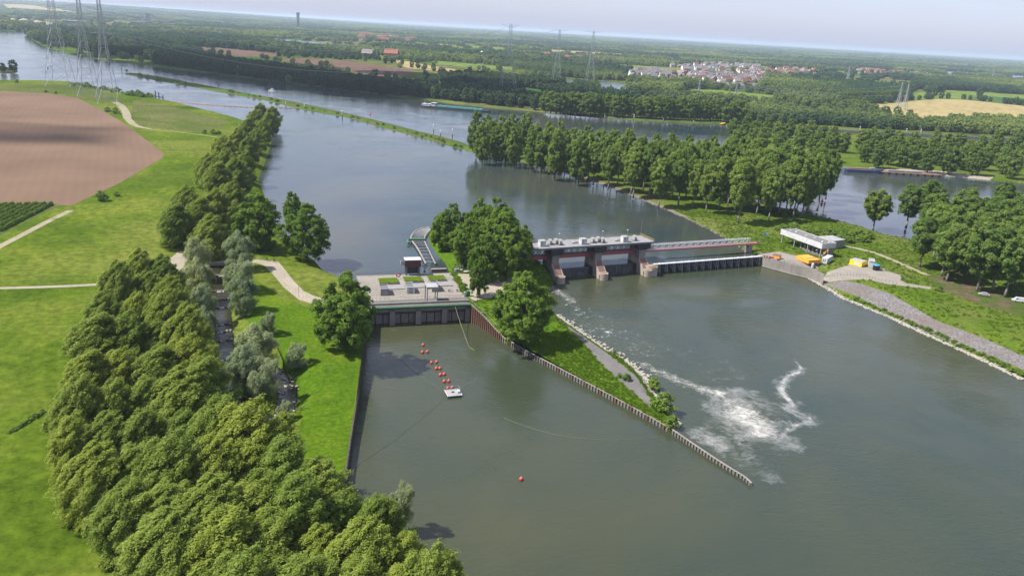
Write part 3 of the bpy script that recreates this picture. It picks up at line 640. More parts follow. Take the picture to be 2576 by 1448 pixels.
class Kind:
    def __init__(s, name, crown_mat, bark, variants): s.name = name; s.v = []; s.m = (crown_mat, bark); s.spec = variants
KINDS = {}
def make_kind(key, name, mat, bark, nvar, H, r, base, limbs, prof, **kw):
    vs = []
    for i in range(nvar):
        g = random.Random(sum(map(ord, key)) * 31 + i); k = g.uniform(.94, 1.06)
        pf = [(h * H, q * g.uniform(.92, 1.08)) for h, q in prof]
        V, F_, T, C = foliage(g.randrange(9999), prof=pf, **kw)
        vs.append((np_mesh('crown', V, F_, MAT[mat], False, T), trunk_mesh('trunk', H, r, C, base * H, bark, limbs, i)))
    KINDS[key] = (name, vs, H)
SWAY = (.42, .12, .85)
make_kind('lime', 'broadleaf_tree', 'leaf_lime', 'bark', 4, 20, .34, .15, 16, [(.05, 4.6), (.22, 6.0), (.46, 6.0), (.70, 4.8), (.88, 2.8), (.99, .9)],
          n_leaf=62000, n_clump=1700, clump_r=.5, leaf=.26, lean=SWAY, up=.45, fill=.45, asp=.34, lobes=190, lobe_r=1.15, spray=2.8)
make_kind('green', 'leafy_tree', 'leaf_green', 'bark', 3, 22, .45, .12, 18, [(.07, 4.2), (.22, 7.2), (.48, 8.2), (.7, 7.0), (.88, 4.0), (.98, 1.2)],
          n_leaf=56000, n_clump=1100, clump_r=.75, leaf=.29, fill=.45, asp=.55, flat=1.1, up=.35, lobes=120, lobe_r=1.7)
for key_, base_, prof_ in (('poplar', .10, [(.08, 3.6), (.22, 5.8), (.48, 6.8), (.74, 6.0), (.92, 3.4), (.99, 1.0)]), ('tall_poplar', .28, [(.26, 2.2), (.38, 4.6), (.56, 6.6), (.76, 6.2), (.92, 3.8), (.99, 1.2)])):
    make_kind(key_, 'poplar_tree', 'leaf_poplar', 'bark_pale', 4, 30, .5, base_, 26, prof_, n_leaf=36000, n_clump=800, clump_r=.9, leaf=.37, fill=.4, asp=.55, flat=1.3, up=.35, lobes=120, lobe_r=1.5)
make_kind('willow', 'willow_tree', 'leaf_willow', 'bark', 3, 13, .2, .1, 14, [(.03, 2.2), (.2, 3.6), (.5, 4.0), (.75, 3.1), (.92, 1.6), (.99, .5)],
          n_leaf=36000, n_clump=1100, clump_r=.5, leaf=.21, lobes=60, lobe_r=1.2, lean=(.2, 0, 1), up=.35, fill=.5, asp=.26)
make_kind('bush', 'shrub', 'leaf_bush', 'bark', 3, 4, .09, .1, 8, [(.02, 1.7), (.3, 2.4), (.6, 2.1), (.9, 1.0), (.98, .3)],
          n_leaf=1500, n_clump=36, clump_r=.62, leaf=.26, fill=.4, asp=.6)
make_kind('far', 'tree', 'leaf_far', 'bark', 4, 17, .35, .15, 6, [(.10, 3.4), (.28, 5.8), (.55, 6.4), (.78, 5.0), (.94, 2.4)],
          n_leaf=1500, n_clump=80, clump_r=1.4, leaf=.95, fill=.55, asp=.7)
make_kind('dark', 'tree', 'leaf_dark', 'bark', 3, 18, .35, .1, 6, [(.08, 3.4), (.28, 5.6), (.55, 6.2), (.8, 4.6), (.95, 2.0)],
          n_leaf=1500, n_clump=80, clump_r=1.4, leaf=.95, fill=.55, asp=.7)

def ordinal(n):
    w = 'first second third fourth fifth sixth seventh eighth ninth tenth eleventh twelfth'.split()
    if n <= 12: return w[n - 1]
    return '%d%s' % (n, 'th' if 10 <= n % 100 <= 20 else {1: 'st', 2: 'nd', 3: 'rd'}.get(n % 10, 'th'))

def tree(kind, x, y, z, h, label, group, cat='tree', wide=1.0, name=None):
    nm, vs, H = KINDS[kind]; cr, tr = random.choice(vs); k = h / H
    o = empty(name or nm, (x, y, z), 0)
    # keep the sway of wind-blown crowns pointing downwind: turn those only a little
    o.rotation_euler.z = random.uniform(-.5, .5) if kind in ('lime', 'willow') else random.uniform(0, 6.28)
    o.scale = (k * wide * random.uniform(.94, 1.06), k * wide * random.uniform(.94, 1.06), k)
    link('trunk', tr, o); link('crown', cr, o)
    return tag(o, label, cat, group)

def tree_c(kind, cx, cy, land, h, label, group, wide=1.0, k=.58, **kw):
    """place a tree so that the middle of its crown stands at the survey point"""
    z = 5.0
    for _ in range(4):
        p = at(cx, cy, z + k * h); z = land.z(p.x, p.y)
    return tree(kind, p.x, p.y, z - .1, h, label, group, wide=wide, **kw)

def tree_b(kind, bx, by, land, h, label, group, wide=1.0, **kw):
    z = 5.0
    for _ in range(4):
        p = at(bx, by, z); z = land.z(p.x, p.y)
    return tree(kind, p.x, p.y, z - .1, h, label, group, wide=wide, **kw)

# big thicket in the foreground, listed from its far end to the near end
mass = [(352, 682), (408, 690), (300, 722), (372, 735), (430, 752), (262, 790), (340, 792), (415, 800), (240, 862), (318, 860), (400, 868), (472, 850), (222, 945), (306, 940), (394, 940), (474, 922),
        (196, 1030), (282, 1030), (372, 1024), (456, 1014), (505, 985), (186, 1120), (272, 1115), (362, 1112), (452, 1108), (545, 1100), (630, 1120),
        (246, 1205), (340, 1205), (438, 1200), (536, 1198), (634, 1200), (722, 1205), (790, 1250), (315, 1295), (425, 1300), (535, 1298), (645, 1300), (755, 1305), (860, 1310), (950, 1330),
        (430, 1395), (555, 1400), (680, 1402), (800, 1405), (910, 1410), (1010, 1420), (620, 1500), (760, 1510), (890, 1510), (1010, 1510), (1085, 1490)]
for i, (x, y) in enumerate(mass):
    tree_c('lime', x, y, LEFT, random.uniform(15, 22.5) * (1 if x < 700 else .92), 'yellow-green tree, %s from the far end of the foreground thicket' % ordinal(i + 1), 'trees of the foreground thicket', wide=random.uniform(1.08, 1.45))
rowb = [(440, 560), (500, 545), (470, 515), (545, 520), (530, 575), (580, 500), (545, 450), (525, 425), (590, 440), (570, 405), (615, 415), (560, 375), (625, 375), (600, 350), (645, 350), (620, 325), (660, 325), (640, 302), (675, 310), (655, 285), (685, 292)]
for i, (x, y) in enumerate(rowb):
    tree_c('lime', x, y, LEFT, random.uniform(17, 20), 'windswept yellow-green tree in the riverside row beyond the willows, %s from the near end' % ordinal(i + 1), 'trees of the riverside row', wide=1.3)
for x, y, h, w, lab in [(652, 548, 24, 1.05, 'tall dark green tree right of the willows, left of the river pair'), (770, 576, 23, 1.08, 'round leafy tree on the river edge, right one of the pair'), (735, 522, 17, .7, 'slim green tree between the two big trees on the river edge'),
                        (866, 770, 24, 1.0, 'full green tree left of the power plant deck'), (1140, 562, 21, .85, 'leafy tree beside the curved rack, left in the island grove'), (1205, 545, 20, .85, 'leafy tree at the back of the island grove'),
                        (1265, 590, 25, 1.0, 'tallest leafy tree in the island grove by the weir'), (1300, 620, 19, .8, 'leafy tree of the island grove next to the weir deck'), (1205, 690, 15, .62, 'thin small tree right of the plant deck planters'), (1112, 575, 17, .8, 'leafy tree nearest the curved rack in the island grove'), (1178, 600, 20, .9, 'broad leafy tree in the middle of the island grove'), (1245, 548, 22, .95, 'high leafy tree at the river side of the island grove'), (1275, 650, 16, .75, 'low leafy tree of the island grove above the slope'), (1318, 600, 15, .7, 'leafy tree at the right edge of the island grove'), (1225, 640, 19, .9, 'leafy tree in front of the island grove by the yard'), (1316, 762, 24, 1.0, 'lone full green tree on the island slope below the weir')]:
    tree_c('green', x, y, LEFT if x < 1000 else ISL, h, lab, 'leafy trees round the plant', wide=w)
wil = [(492, 640, 15, 1), (497, 700, 15, 1), (505, 760, 13, 1), (515, 815, 12, .9), (600, 625, 15, 1.0), (604, 680, 15, 1.05), (608, 735, 14, 1.0), (640, 870, 14, 1.15), (618, 925, 14, 1.1), (660, 945, 13, 1.1), (676, 830, 8.5, .85), (745, 888, 9.5, .95), (560, 1000, 8, .9), (590, 1020, 6, .9), (715, 1025, 7, .8), (520, 880, 10, .8)]
for i, (x, y, h, w) in enumerate(wil):
    tree_c('willow', x, y, LEFT, h, 'silver grey willow by the fish stream, %s from the footbridge end' % ordinal(i + 1), 'willows along the fish stream', wide=w)
tree_c('willow', 1012, 1250, LEFT, 11, 'thin pale willow over the water, right of the foreground thicket', None, wide=.7)

# wooded peninsula: poplars
pen = [(1200, 330), (1228, 325), (1215, 352), (1258, 328), (1290, 322), (1250, 355), (1295, 358), (1325, 330), (1345, 350), (1380, 345), (1365, 372), (1410, 350), (1400, 380), (1440, 368), (1478, 360), (1460, 395), (1510, 372), (1498, 405), (1545, 382), (1535, 415), (1580, 372), (1575, 408), (1610, 395), (1600, 430), (1650, 385), (1640, 425), (1690, 380), (1680, 420), (1665, 450), (1725, 395), (1715, 440), (1760, 400), (1750, 455), (1790, 385), (1800, 430), (1785, 465), (1835, 405), (1840, 450), (1870, 390), (1880, 435), (1870, 475), (1910, 420), (1915, 460), (1950, 440), (1945, 480), (1980, 410), (1990, 455), (2020, 440), (2030, 475), (2055, 415), (2070, 450), (2090, 430),
       (1235, 345), (1275, 350), (1310, 345), (1340, 370), (1385, 365), (1425, 375), (1455, 380), (1485, 385), (1525, 395), (1560, 395), (1595, 412), (1625, 412), (1660, 410), (1700, 405), (1700, 425), (1735, 420), (1770, 432), (1775, 410), (1815, 412), (1820, 450), (1855, 428), (1860, 455), (1895, 448), (1900, 400), (1930, 428), (1935, 462), (1965, 425), (1970, 468), (2005, 425), (2010, 462), (2045, 455), (2045, 435)]
for i, (x, y) in enumerate(pen):
    tree_c('tall_poplar' if x > 1480 else 'poplar', x, y, RIGHT, random.uniform(27, 34) + max(0, (x - 1600) * .006), 'tall poplar on the wooded peninsula, %s from its river tip' % ordinal(i + 1), 'poplars on the peninsula', wide=random.uniform(.80, .98))
rgt = [(2208, 520), (2292, 512), (2355, 540), (2340, 505), (2400, 570), (2330, 600), (2430, 530), (2460, 590), (2400, 625), (2500, 540), (2540, 600), (2480, 640), (2560, 540), (2590, 620), (2550, 660), (2600, 520), (2440, 480 + 60), (2530, 505), (2380, 590), (2365, 575), (2425, 600), (2505, 590), (2570, 575), (2520, 640), (2600, 660), (2410, 545), (2445, 570), (2475, 560), (2490, 610), (2545, 560), (2350, 560), (2450, 620), (2575, 635), (2515, 560), (2385, 620)]
for i, (x, y) in enumerate(rgt):
    tree_c('tall_poplar', x, y, RIGHT, random.uniform(24, 29) * (.92 if i < 2 else 1), 'poplar in the grove right of the yard, %s counted from the yard' % ordinal(i + 1), 'poplars in the right grove', wide=1.35 if i < 2 else 1.12)
lok = [(1845, 318), (1880, 312), (1905, 325), (1935, 315), (1960, 328), (1990, 320), (2015, 332), (2040, 325), (2070, 340), (2095, 345), (2125, 355), (2170, 350), (2195, 340), (2205, 362), (2235, 345), (2260, 355), (2240, 378), (2300, 355), (2320, 372), (2355, 350), (2385, 362), (2370, 385), (2415, 355), (2440, 372), (2470, 365), (2480, 395), (2510, 350), (2540, 370), (2530, 400), (2570, 345), (2575, 385), (2600, 400), (2595, 360),
       (1860, 340), (1920, 345), (1965, 352), (2010, 356), (2050, 360), (2085, 372), (2180, 376), (2215, 386), (2275, 382), (2300, 392), (2340, 398), (2395, 398), (2425, 392), (2455, 400), (2500, 378), (2550, 408)]
for i, (x, y) in enumerate(lok):
    tree_c('poplar', x, y, LOCKI, random.uniform(19, 24), 'broad tree on the lock island behind the quay, %s from the left' % ordinal(i + 1), 'trees on the lock island', wide=1.3)
for i in range(40):
    x = 1372 + i * 12.6; y = 286 + i * .62 + random.uniform(-2, 2)
    tree_b('poplar', x, y - 2, FAR, random.uniform(23, 28), 'poplar in the long row on the far bank, %s from the left' % ordinal(i + 1), 'poplar row on the far bank', wide=1.35)
for i, x in enumerate([1068, 1092, 1118, 1150, 1186, 1222, 1256, 1284, 1310, 1345]):
    tree_b('dark', x, 246 + (x - 1068) * .108, FAR, random.uniform(13, 19), 'dark round tree at the water edge of the far bank, %s from the left' % ordinal(i + 1), 'round trees on the far bank')
for i in range(24):
    x = 2112 + i * 7.4
    tree_b('poplar', x, 259.5 - i * .42, FAR, random.uniform(20, 23), 'slim poplar in the plantation front beside the pale field, %s from the left' % ordinal(i + 1), 'plantation front row', wide=.75)
for i, (x, y, h) in enumerate([(1090, 178, 17), (1052, 174, 16), (1036, 170, 15), (1068, 176, 14), (2336, 241, 16), (2352, 242, 15), (1012, 163, 14), (985, 160, 13), (35, 181, 16), (8, 180, 12)]):
    lab = ['round lone tree at the edge of the stubble strip', 'tree right of centre in the copse before the stubble strip', 'left tree of the copse before the stubble strip', 'middle tree of the copse before the stubble strip', 'left tree of the pair in the green field by the plantation', 'right tree of the pair in the green field by the plantation', 'tree beside the red-roofed farmhouse, right one', 'tree beside the red-roofed farmhouse, left one', 'lone dark tree at the end of the left spit', 'dark tree on the left spit at the picture edge'][i]
    tree_b('dark', x, y, SPIT if x < 50 else FAR, h, lab, None)

# shrubs
for i in range(9): tree_b('bush', 24 + i * 10.5, 1088 - i * 6.4, LEFT, random.uniform(.7, 1.2), 'low scrub in the short line on the near meadow', 'meadow scrub line', cat='bush', wide=1.9)
shr = [(258, 505, 5.5, LEFT, 'round shrub at the corner of the ploughed field'), (294, 494, 2.6, LEFT, 'small low shrub beside the round field-corner shrub'), (514, 336, 3.4, LEFT, 'left one of three shrubs on the meadow track'), (537, 338, 4.2, LEFT, 'middle one of three shrubs on the meadow track'), (550, 338, 3.4, LEFT, 'right one of three shrubs on the meadow track'),
       (272, 282, 5, LEFT, 'left shrub under the nearest pylon'), (292, 286, 6, LEFT, 'right shrub under the nearest pylon'), (42, 208, 4, LEFT, 'lone shrub on the far left shore'), (115, 233, 3, LEFT, 'low shrub on the upper field edge, left'), (140, 236, 3, LEFT, 'low shrub on the upper field edge, right'),
       (1646, 975, 3.6, ISL, 'small round shrub on the island tip, upper one'), (1668, 1030, 5.2, ISL, 'big pale round shrub on the island tip'), (1688, 1075, 3.6, ISL, 'dark shrub at the very tip of the island'), (1545, 893, 1.8, ISL, 'tiny shrub on the stone edge of the island path'), (1575, 955, 2.4, ISL, 'low weedy shrub inside the island path'), (1558, 948, 1.6, ISL, 'very low weed patch inside the island path'),
       (1168, 727, 2.4, ISL, 'round clipped shrub at the right edge of the plant deck'), (2362, 732, 2.6, RIGHT, 'leafy shrub under the right grove')]
for x, y, h, ld, lab in shr: tree_b('bush', x, y, ld, h, lab, None, cat='shrub', wide=1.0)
for i in range(34):                                           # weeds between the stone slope and the water
    x = 2150 + i * 12.9 + random.uniform(-4, 4); y = 757 + (x - 2150) * .4525 - random.uniform(3, 8)
    tree_b('bush', x, y, RIGHT, random.uniform(.7, 1.5), 'low weed clump between stone slope and waterline', 'waterline weeds', cat='bush', wide=1.8)
for i in range(46):                                           # bramble belt behind the control building
    t = i / 45; x = 1960 + 220 * t + random.uniform(-9, 9); y = 583 + 26 * t + random.uniform(-11, 9)
    tree_b('bush', x, y, RIGHT, random.uniform(2.4, 4.6), 'leafy bush of the bramble belt behind the control building, %s from the left' % ordinal(i + 1), 'bramble belt bushes', cat='bush', wide=1.25)
for i in range(60):                                           # undergrowth along the peninsula crest
    t = random.random(); x = 1440 + 560 * t; y = 437 + 118 * t - random.uniform(4, 40)
    tree_b('bush', x, y, RIGHT, random.uniform(1.6, 3.8), 'low undergrowth bush beneath the peninsula poplars', 'peninsula undergrowth', cat='bush', wide=1.4)
for i in range(52):                                           # hedge shrubs on the mole
    t = random.random() ** .8; j = t * (len(near) - 1); a = int(j); f = j - a
    if a >= len(near) - 1: continue
    x = near[a][0] + (near[a + 1][0] - near[a][0]) * f; y = near[a][1] + (near[a + 1][1] - near[a][1]) * f
    tree_b('bush', x + 4, y - random.uniform(3, 6), MOLE, random.uniform(1.4, 3.6) * (1.15 if x < 760 else .7), 'low scrub bush growing on the long mole', 'scrub on the mole', cat='bush', wide=1.5)
for i in range(26):                                           # scrub on the left shore under the pylons
    x = 180 + i * 8.2 + random.uniform(-4, 4); y = 213 + (x - 180) * .165 + random.uniform(-2, 3)
    tree_b('bush', x, y, LEFT, random.uniform(2, 6), 'shore scrub bush behind the left pylons', 'shore scrub', cat='bush', wide=1.3)

# ---- masses nobody could count: instanced through one object each
def scatter(name, pts, rots, scl, protos, label, cat):
    me = bpy.data.meshes.new(name); me.vertices.add(len(pts)); me.vertices.foreach_set('co', np.asarray(pts, np.float32).ravel())
    a = me.attributes.new('scl', 'FLOAT_VECTOR', 'POINT'); a.data.foreach_set('vector', np.asarray(scl, np.float32).ravel())
    a = me.attributes.new('rot', 'FLOAT_VECTOR', 'POINT'); a.data.foreach_set('vector', np.asarray(rots, np.float32).ravel())
    o = link(name, me); cl = bpy.data.collections.new(name + '_kinds')
    for i, pm in enumerate(protos): cl.objects.link(bpy.data.objects.new('%s_kind_%d' % (name, i), pm))
    ng = bpy.data.node_groups.new(name, 'GeometryNodeTree')
    ng.interface.new_socket('Geometry', in_out='INPUT', socket_type='NodeSocketGeometry'); ng.interface.new_socket('Geometry', in_out='OUTPUT', socket_type='NodeSocketGeometry')
    n = ng.nodes; l = ng.links; gi = n.new('NodeGroupInput'); go = n.new('NodeGroupOutput'); ip = n.new('GeometryNodeInstanceOnPoints')
    ci = n.new('GeometryNodeCollectionInfo'); ci.inputs['Collection'].default_value = cl; ci.inputs['Separate Children'].default_value = True; ci.inputs['Reset Children'].default_value = True
    at_ = []
    for nm in ('scl', 'rot'):
        q = n.new('GeometryNodeInputNamedAttribute'); q.data_type = 'FLOAT_VECTOR'; q.inputs['Name'].default_value = nm; at_.append(q.outputs['Attribute'])
    e2r = n.new('FunctionNodeEulerToRotation'); l.new(at_[1], e2r.inputs[0])
    l.new(gi.outputs[0], ip.inputs['Points']); l.new(ci.outputs[0], ip.inputs['Instance']); ip.inputs['Pick Instance'].default_value = True
    l.new(at_[0], ip.inputs['Scale']); l.new(e2r.outputs[0], ip.inputs['Rotation']); l.new(ip.outputs[0], go.inputs[0])
    md = o.modifiers.new('scatter', 'NODES'); md.node_group = ng
    return tag(o, label, cat, kind='stuff')

def joined(kind, i):
    """crown and trunk of a far tree as one light mesh"""
    cr, tr = KINDS[kind][1][i]
    bm = bmesh.new(); bm.from_mesh(cr); me = bpy.data.meshes.new('far_tree'); bm.to_mesh(me); bm.free(); me.materials.append(cr.materials[0]); return me
def clump(kind, seed, n, spread):
    """a patch of far wood: several crowns in one mesh"""
    g = np.random.default_rng(seed); Vs, Fs, Ts, k0 = [], [], [], 0
    for j in range(n):
        V, F_, T, _ = foliage(int(g.integers(1e6)), 300, 26, [(.10 * 17, 3.4), (.28 * 17, 5.8), (.55 * 17, 6.4), (.78 * 17, 5.0), (.94 * 17, 2.4)], 2.0, 1.8, fill=.6, asp=.75)
        s_ = g.uniform(.7, 1.15); V = V * np.array([s_ * 1.25, s_ * 1.25, s_]) + np.array([g.uniform(-spread, spread), g.uniform(-spread, spread), 0])
        Vs.append(V); Fs.append(F_ + k0); Ts.append(T); k0 += len(V)
    return np_mesh('wood_patch', np.concatenate(Vs), np.concatenate(Fs), MAT[kind], False, np.concatenate(Ts))
far_protos = [joined('far', i) for i in range(4)]
dark_protos = [joined('dark', i) for i in range(3)]
patch_protos = [clump('leaf_far', 50 + i, 7, 16) for i in range(5)]

def vnoise(x, y, s, seed=0):
    """smooth value noise 0..1"""
    g = np.random.default_rng(seed); T_ = g.random((64, 64)); x = x / s; y = y / s
    xi, yi = np.floor(x).astype(int), np.floor(y).astype(int); fx, fy = x - xi, y - yi; fx = fx * fx * (3 - 2 * fx); fy = fy * fy * (3 - 2 * fy)
    def t(a, b): return T_[a % 64, b % 64]
    return (t(xi, yi) * (1 - fx) + t(xi + 1, yi) * fx) * (1 - fy) + (t(xi, yi + 1) * (1 - fx) + t(xi + 1, yi + 1) * fx) * fy

far_polys = [z_[2] for z_ in far_zones]
VILLAGE = [W2(p, 5.6) for p in ([(1575, 186), (1620, 176), (1700, 166), (1800, 160), (1900, 164), (1925, 180), (1922, 222), (1790, 216), (1740, 206), (1640, 200), (1580, 196)],
           [(1905, 176), (2000, 172), (2060, 176), (2060, 192), (1960, 200), (1910, 196)], [(2150, 176), (2340, 186), (2340, 194), (2150, 188)])]
def blocked(x, y, extra=()):
    b = np.zeros(len(x), bool)
    for p in far_polys + list(extra): b |= in_poly(x, y, p)
    return b
def fill(poly, step, jit=.45):
    P_ = np.array(poly); x0, y0 = P_.min(0); x1, y1 = P_.max(0)
    gx, gy = np.meshgrid(np.arange(x0, x1, step), np.arange(y0, y1, step)); gx = gx.ravel() + RNG.uniform(-jit, jit, gx.size) * step; gy = gy.ravel() + RNG.uniform(-jit, jit, gy.size) * step
    k_ = in_poly(gx, gy, poly) & in_poly(gx, gy, FAR.poly) & ~blocked(gx, gy); return gx[k_], gy[k_]
def sc3(n, a, b, wide=1.0):
    s_ = RNG.uniform(a, b, n); w_ = RNG.uniform(.9, 1.2, n) * wide; return np.stack([s_ * w_, s_ * w_, s_], 1)
def rz3(n): return np.stack([np.zeros(n), np.zeros(n), RNG.uniform(0, 6.28, n)], 1)

def wood(name, polys, step, a, b, protos, label, wide=1.0):
    X_, Y_ = [], []
    for p in polys:
        x, y = fill(W2(p, 5.6), step); X_.append(x); Y_.append(y)
    x, y = np.concatenate(X_), np.concatenate(Y_); n = len(x)
    if n: scatter(name, np.stack([x, y, FAR.height(x, y) - .2], 1), rz3(n), sc3(n, a, b, wide), protos, label, 'wood')
wood('riverside_wood', [[(392, 140), (500, 155), (600, 170), (700, 183), (800, 200), (900, 216), (1000, 230), (1062, 246), (975, 237), (845, 222), (758, 211), (671, 200), (547, 184), (390, 162)], [(110, 96), (150, 100), (260, 121), (390, 140), (390, 154), (300, 142), (230, 132), (150, 112)]], 8.5, .8, 1.15, dark_protos, 'dark riverside wood along the far bank of the shipping channel')
wood('bank_wood', [[(1110, 200), (1190, 196), (1290, 205), (1420, 215), (1425, 225), (1300, 224), (1200, 221), (1115, 214)], [(1010, 222), (1120, 232), (1260, 250), (1370, 262), (1370, 270), (1262, 268), (1120, 252), (1040, 240)]], 10, .7, 1.05, dark_protos, 'dark copses behind the far bank near the pylons')
wood('lake_wood', [[(1290, 166), (1420, 170), (1540, 180), (1575, 204), (1500, 201), (1420, 194), (1300, 200)], [(1432, 217), (1497, 219), (1512, 229), (1440, 229)], [(1580, 226), (1680, 214), (1760, 217), (1790, 232), (1700, 240), (1590, 239)], [(1640, 244), (1720, 250), (1900, 262), (1900, 272), (1700, 258)], [(1945, 232), (2010, 240), (2110, 258), (2080, 262), (1990, 250)]], 11, .6, 1.05, far_protos, 'light green wood round the small lake before the village')
wood('plantation_wood', [[(1915, 214), (2000, 211), (2150, 219), (2285, 234), (2288, 247), (2180, 256), (2120, 257), (2000, 240), (1920, 232)], [(2455, 245), (2600, 256), (2600, 236), (2460, 233)], [(2290, 224), (2460, 230), (2600, 230), (2600, 207), (2440, 197), (2300, 206)]], 10, .95, 1.3, far_protos, 'dense planted wood behind the pale field')
wood('canal_wood', [[(2000, 302), (2060, 288), (2150, 298), (2280, 312), (2360, 316), (2420, 310), (2500, 312), (2590, 330), (2590, 346), (2400, 333), (2270, 327), (2150, 322), (2020, 313)], [(1870, 290), (1920, 264), (2000, 277), (2030, 302), (2000, 313), (1880, 308)]], 8.5, .55, .95, far_protos, 'bushy wood on the far side of the lock canal')
# the wide country to the horizon: patches grow with distance
def country():
    n = 64000; th = RNG.uniform(R(-40), R(40), n); rr = np.exp(RNG.uniform(math.log(1250), math.log(26000), n)); x = rr * np.sin(th); y = rr * np.cos(th)
    # distance line between the surveyed near country and the general forest
    far_w = sstep(rr, 2100, 3000)
    dens = vnoise(x, y, 420, 1) * .5 + vnoise(x, y, 1300, 2) * .5
    band = vnoise(x * .25, y, 520, 5)
    ok = (RNG.random(n) < np.where(dens + band * .5 > .68, .97, .12) * far_w + (1 - far_w) * np.where(dens > .56, .5, .05))
    ok &= in_poly(x, y, FAR.poly) & ~blocked(x, y) & ~(np.any([in_poly(x, y, p) for p in VILLAGE], axis=0) & (RNG.random(n) > .07))
    x, y, rr = x[ok], y[ok], rr[ok]; n = len(x); w = np.clip(rr / 3600, .55, 5.5)
    h_ = RNG.uniform(.75, 1.15, n) * (1 + .25 * (rr > 6000)); s3 = np.stack([w * RNG.uniform(.8, 1.2, n), w * RNG.uniform(.8, 1.2, n), h_], 1)
    near_ = rr < 2300
    s3[near_] = sc3(int(near_.sum()), .6, .95)
    pz = FAR.height(x, y) - .5
    scatter('far_forest', np.stack([x, y, pz], 1)[~near_], rz3(int((~near_).sum())), s3[~near_], patch_protos, 'hazy green forest stretching to the horizon', 'forest')
    scatter('country_trees', np.stack([x, y, pz], 1)[near_], rz3(int(near_.sum())), s3[near_], far_protos, 'scattered trees and hedges in the middle distance', 'trees')
country()

# rough growth on near banks: grass tufts and weeds
def tuft(seed, n, r, h):
    g = np.random.default_rng(seed); a = g.uniform(0, 6.28, n); q = r * np.sqrt(g.random(n)); P_ = np.stack([q * np.cos(a), q * np.sin(a), np.zeros(n)], 1)
    up_ = unit(np.stack([g.normal(size=n) * .45, g.normal(size=n) * .45, np.ones(n)], 1)); sd = unit(np.cross(up_, g.normal(size=(n, 3)))); hh = h * g.uniform(.5, 1.2, n)[:, None]; ww = h * .22
    V = np.stack([P_ - sd * ww, P_ + sd * ww, P_ + up_ * hh + sd * ww * .4, P_ + up_ * hh - sd * ww * .4], 1).reshape(-1, 3)
    return np_mesh('tuft', V, np.arange(n * 4).reshape(-1, 4), MAT['grass_blade'], False, np.repeat(np.clip(g.normal(.5, .25, n), 0, 1), 4))
tufts = [tuft(i, 26, .45, .42) for i in range(4)]
def grow(name, land, box, step, prob, smin, smax, label, ban=()):
    gx, gy = np.meshgrid(np.arange(box[0], box[1], step), np.arange(box[2], box[3], step)); gx = gx.ravel() + RNG.uniform(-.5, .5, gx.size) * step; gy = gy.ravel() + RNG.uniform(-.5, .5, gy.size) * step
    k_ = in_poly(gx, gy, land.poly) & (RNG.random(gx.size) < prob * (.25 + 1.5 * vnoise(gx, gy, 7, 9)) * (.4 + vnoise(gx, gy, 30, 3)))
    for p in ban: k_ &= ~in_poly(gx, gy, p)
    x, y = gx[k_], gy[k_]; z = land.height(x, y); k2 = z > .25; x, y, z = x[k2], y[k2], z[k2]
    scatter(name, np.stack([x, y, z - .03], 1), rz3(len(x)), sc3(len(x), smin, smax, 1.2), tufts, label, 'grass')
grow('island_grass', ISL, (-25, 80, 180, 350), .8, .6, .5, 1.2, 'rough bright grass covering the island', [z_[2] for z_ in isl_zones])
grow('bank_grass', RIGHT, (85, 330, 180, 460), 1.3, .4, .6, 1.4, 'rough grass and weeds on the right bank', [z_[2] for z_ in right_zones])
# ------------------------------------------------------------------ weir with lifting gates
def profile(b, u0, u1, prof):
    """side profile (v, z) extruded from u0 to u1"""
    n = len(prof); a = sum(prof[i][0] * prof[(i + 1) % n][1] - prof[(i + 1) % n][0] * prof[i][1] for i in range(n))
    if a < 0: prof = prof[::-1]
    vs = [(u0, v, z) for v, z in prof] + [(u1, v, z) for v, z in prof]
    return b.add(vs, [tuple(range(n - 1, -1, -1)), tuple(range(n, 2 * n))] + [(i, (i + 1) % n, n + (i + 1) % n, n + i) for i in range(n)])

def half_round(b, u, v, r, z0, z1, n=12):
    vs = [(u, v, z0), (u, v, z1)]
    for i in range(n + 1):
        t = math.pi + math.pi * i / n; vs += [(u + r * math.cos(t), v + r * math.sin(t), z0), (u + r * math.cos(t), v + r * math.sin(t), z1)]
    fs = []
    for i in range(n):
        k = 2 + 2 * i; fs += [(k, k + 2, k + 3, k + 1), (1, k + 1, k + 3), (0, k + 2, k)]
    return b.add(vs, fs)

def truss(b, p0, p1, h, n, w=.22, style='X'):
    p0, p1 = Vector(p0), Vector(p1); up = Vector((0, 0, h))
    b.bar(p0, p1, w * 1.4); b.bar(p0 + up, p1 + up, w * 1.4)
    for i in range(n):
        a, c = p0.lerp(p1, i / n), p0.lerp(p1, (i + 1) / n); m_ = a.lerp(c, .5)
        b.bar(a, a + up, w * .8)
        if style == 'X': b.bar(a, m_ + up, w * .7); b.bar(m_ + up, c, w * .7); b.bar(a + up, m_, w * .7); b.bar(m_, c + up, w * .7)
        elif style == 'W': b.bar(a, m_ + up, w * .8); b.bar(m_ + up, c, w * .8)
        else: b.bar(a, c + up, w * .9)
    b.bar(p1, p1 + up, w * .8)

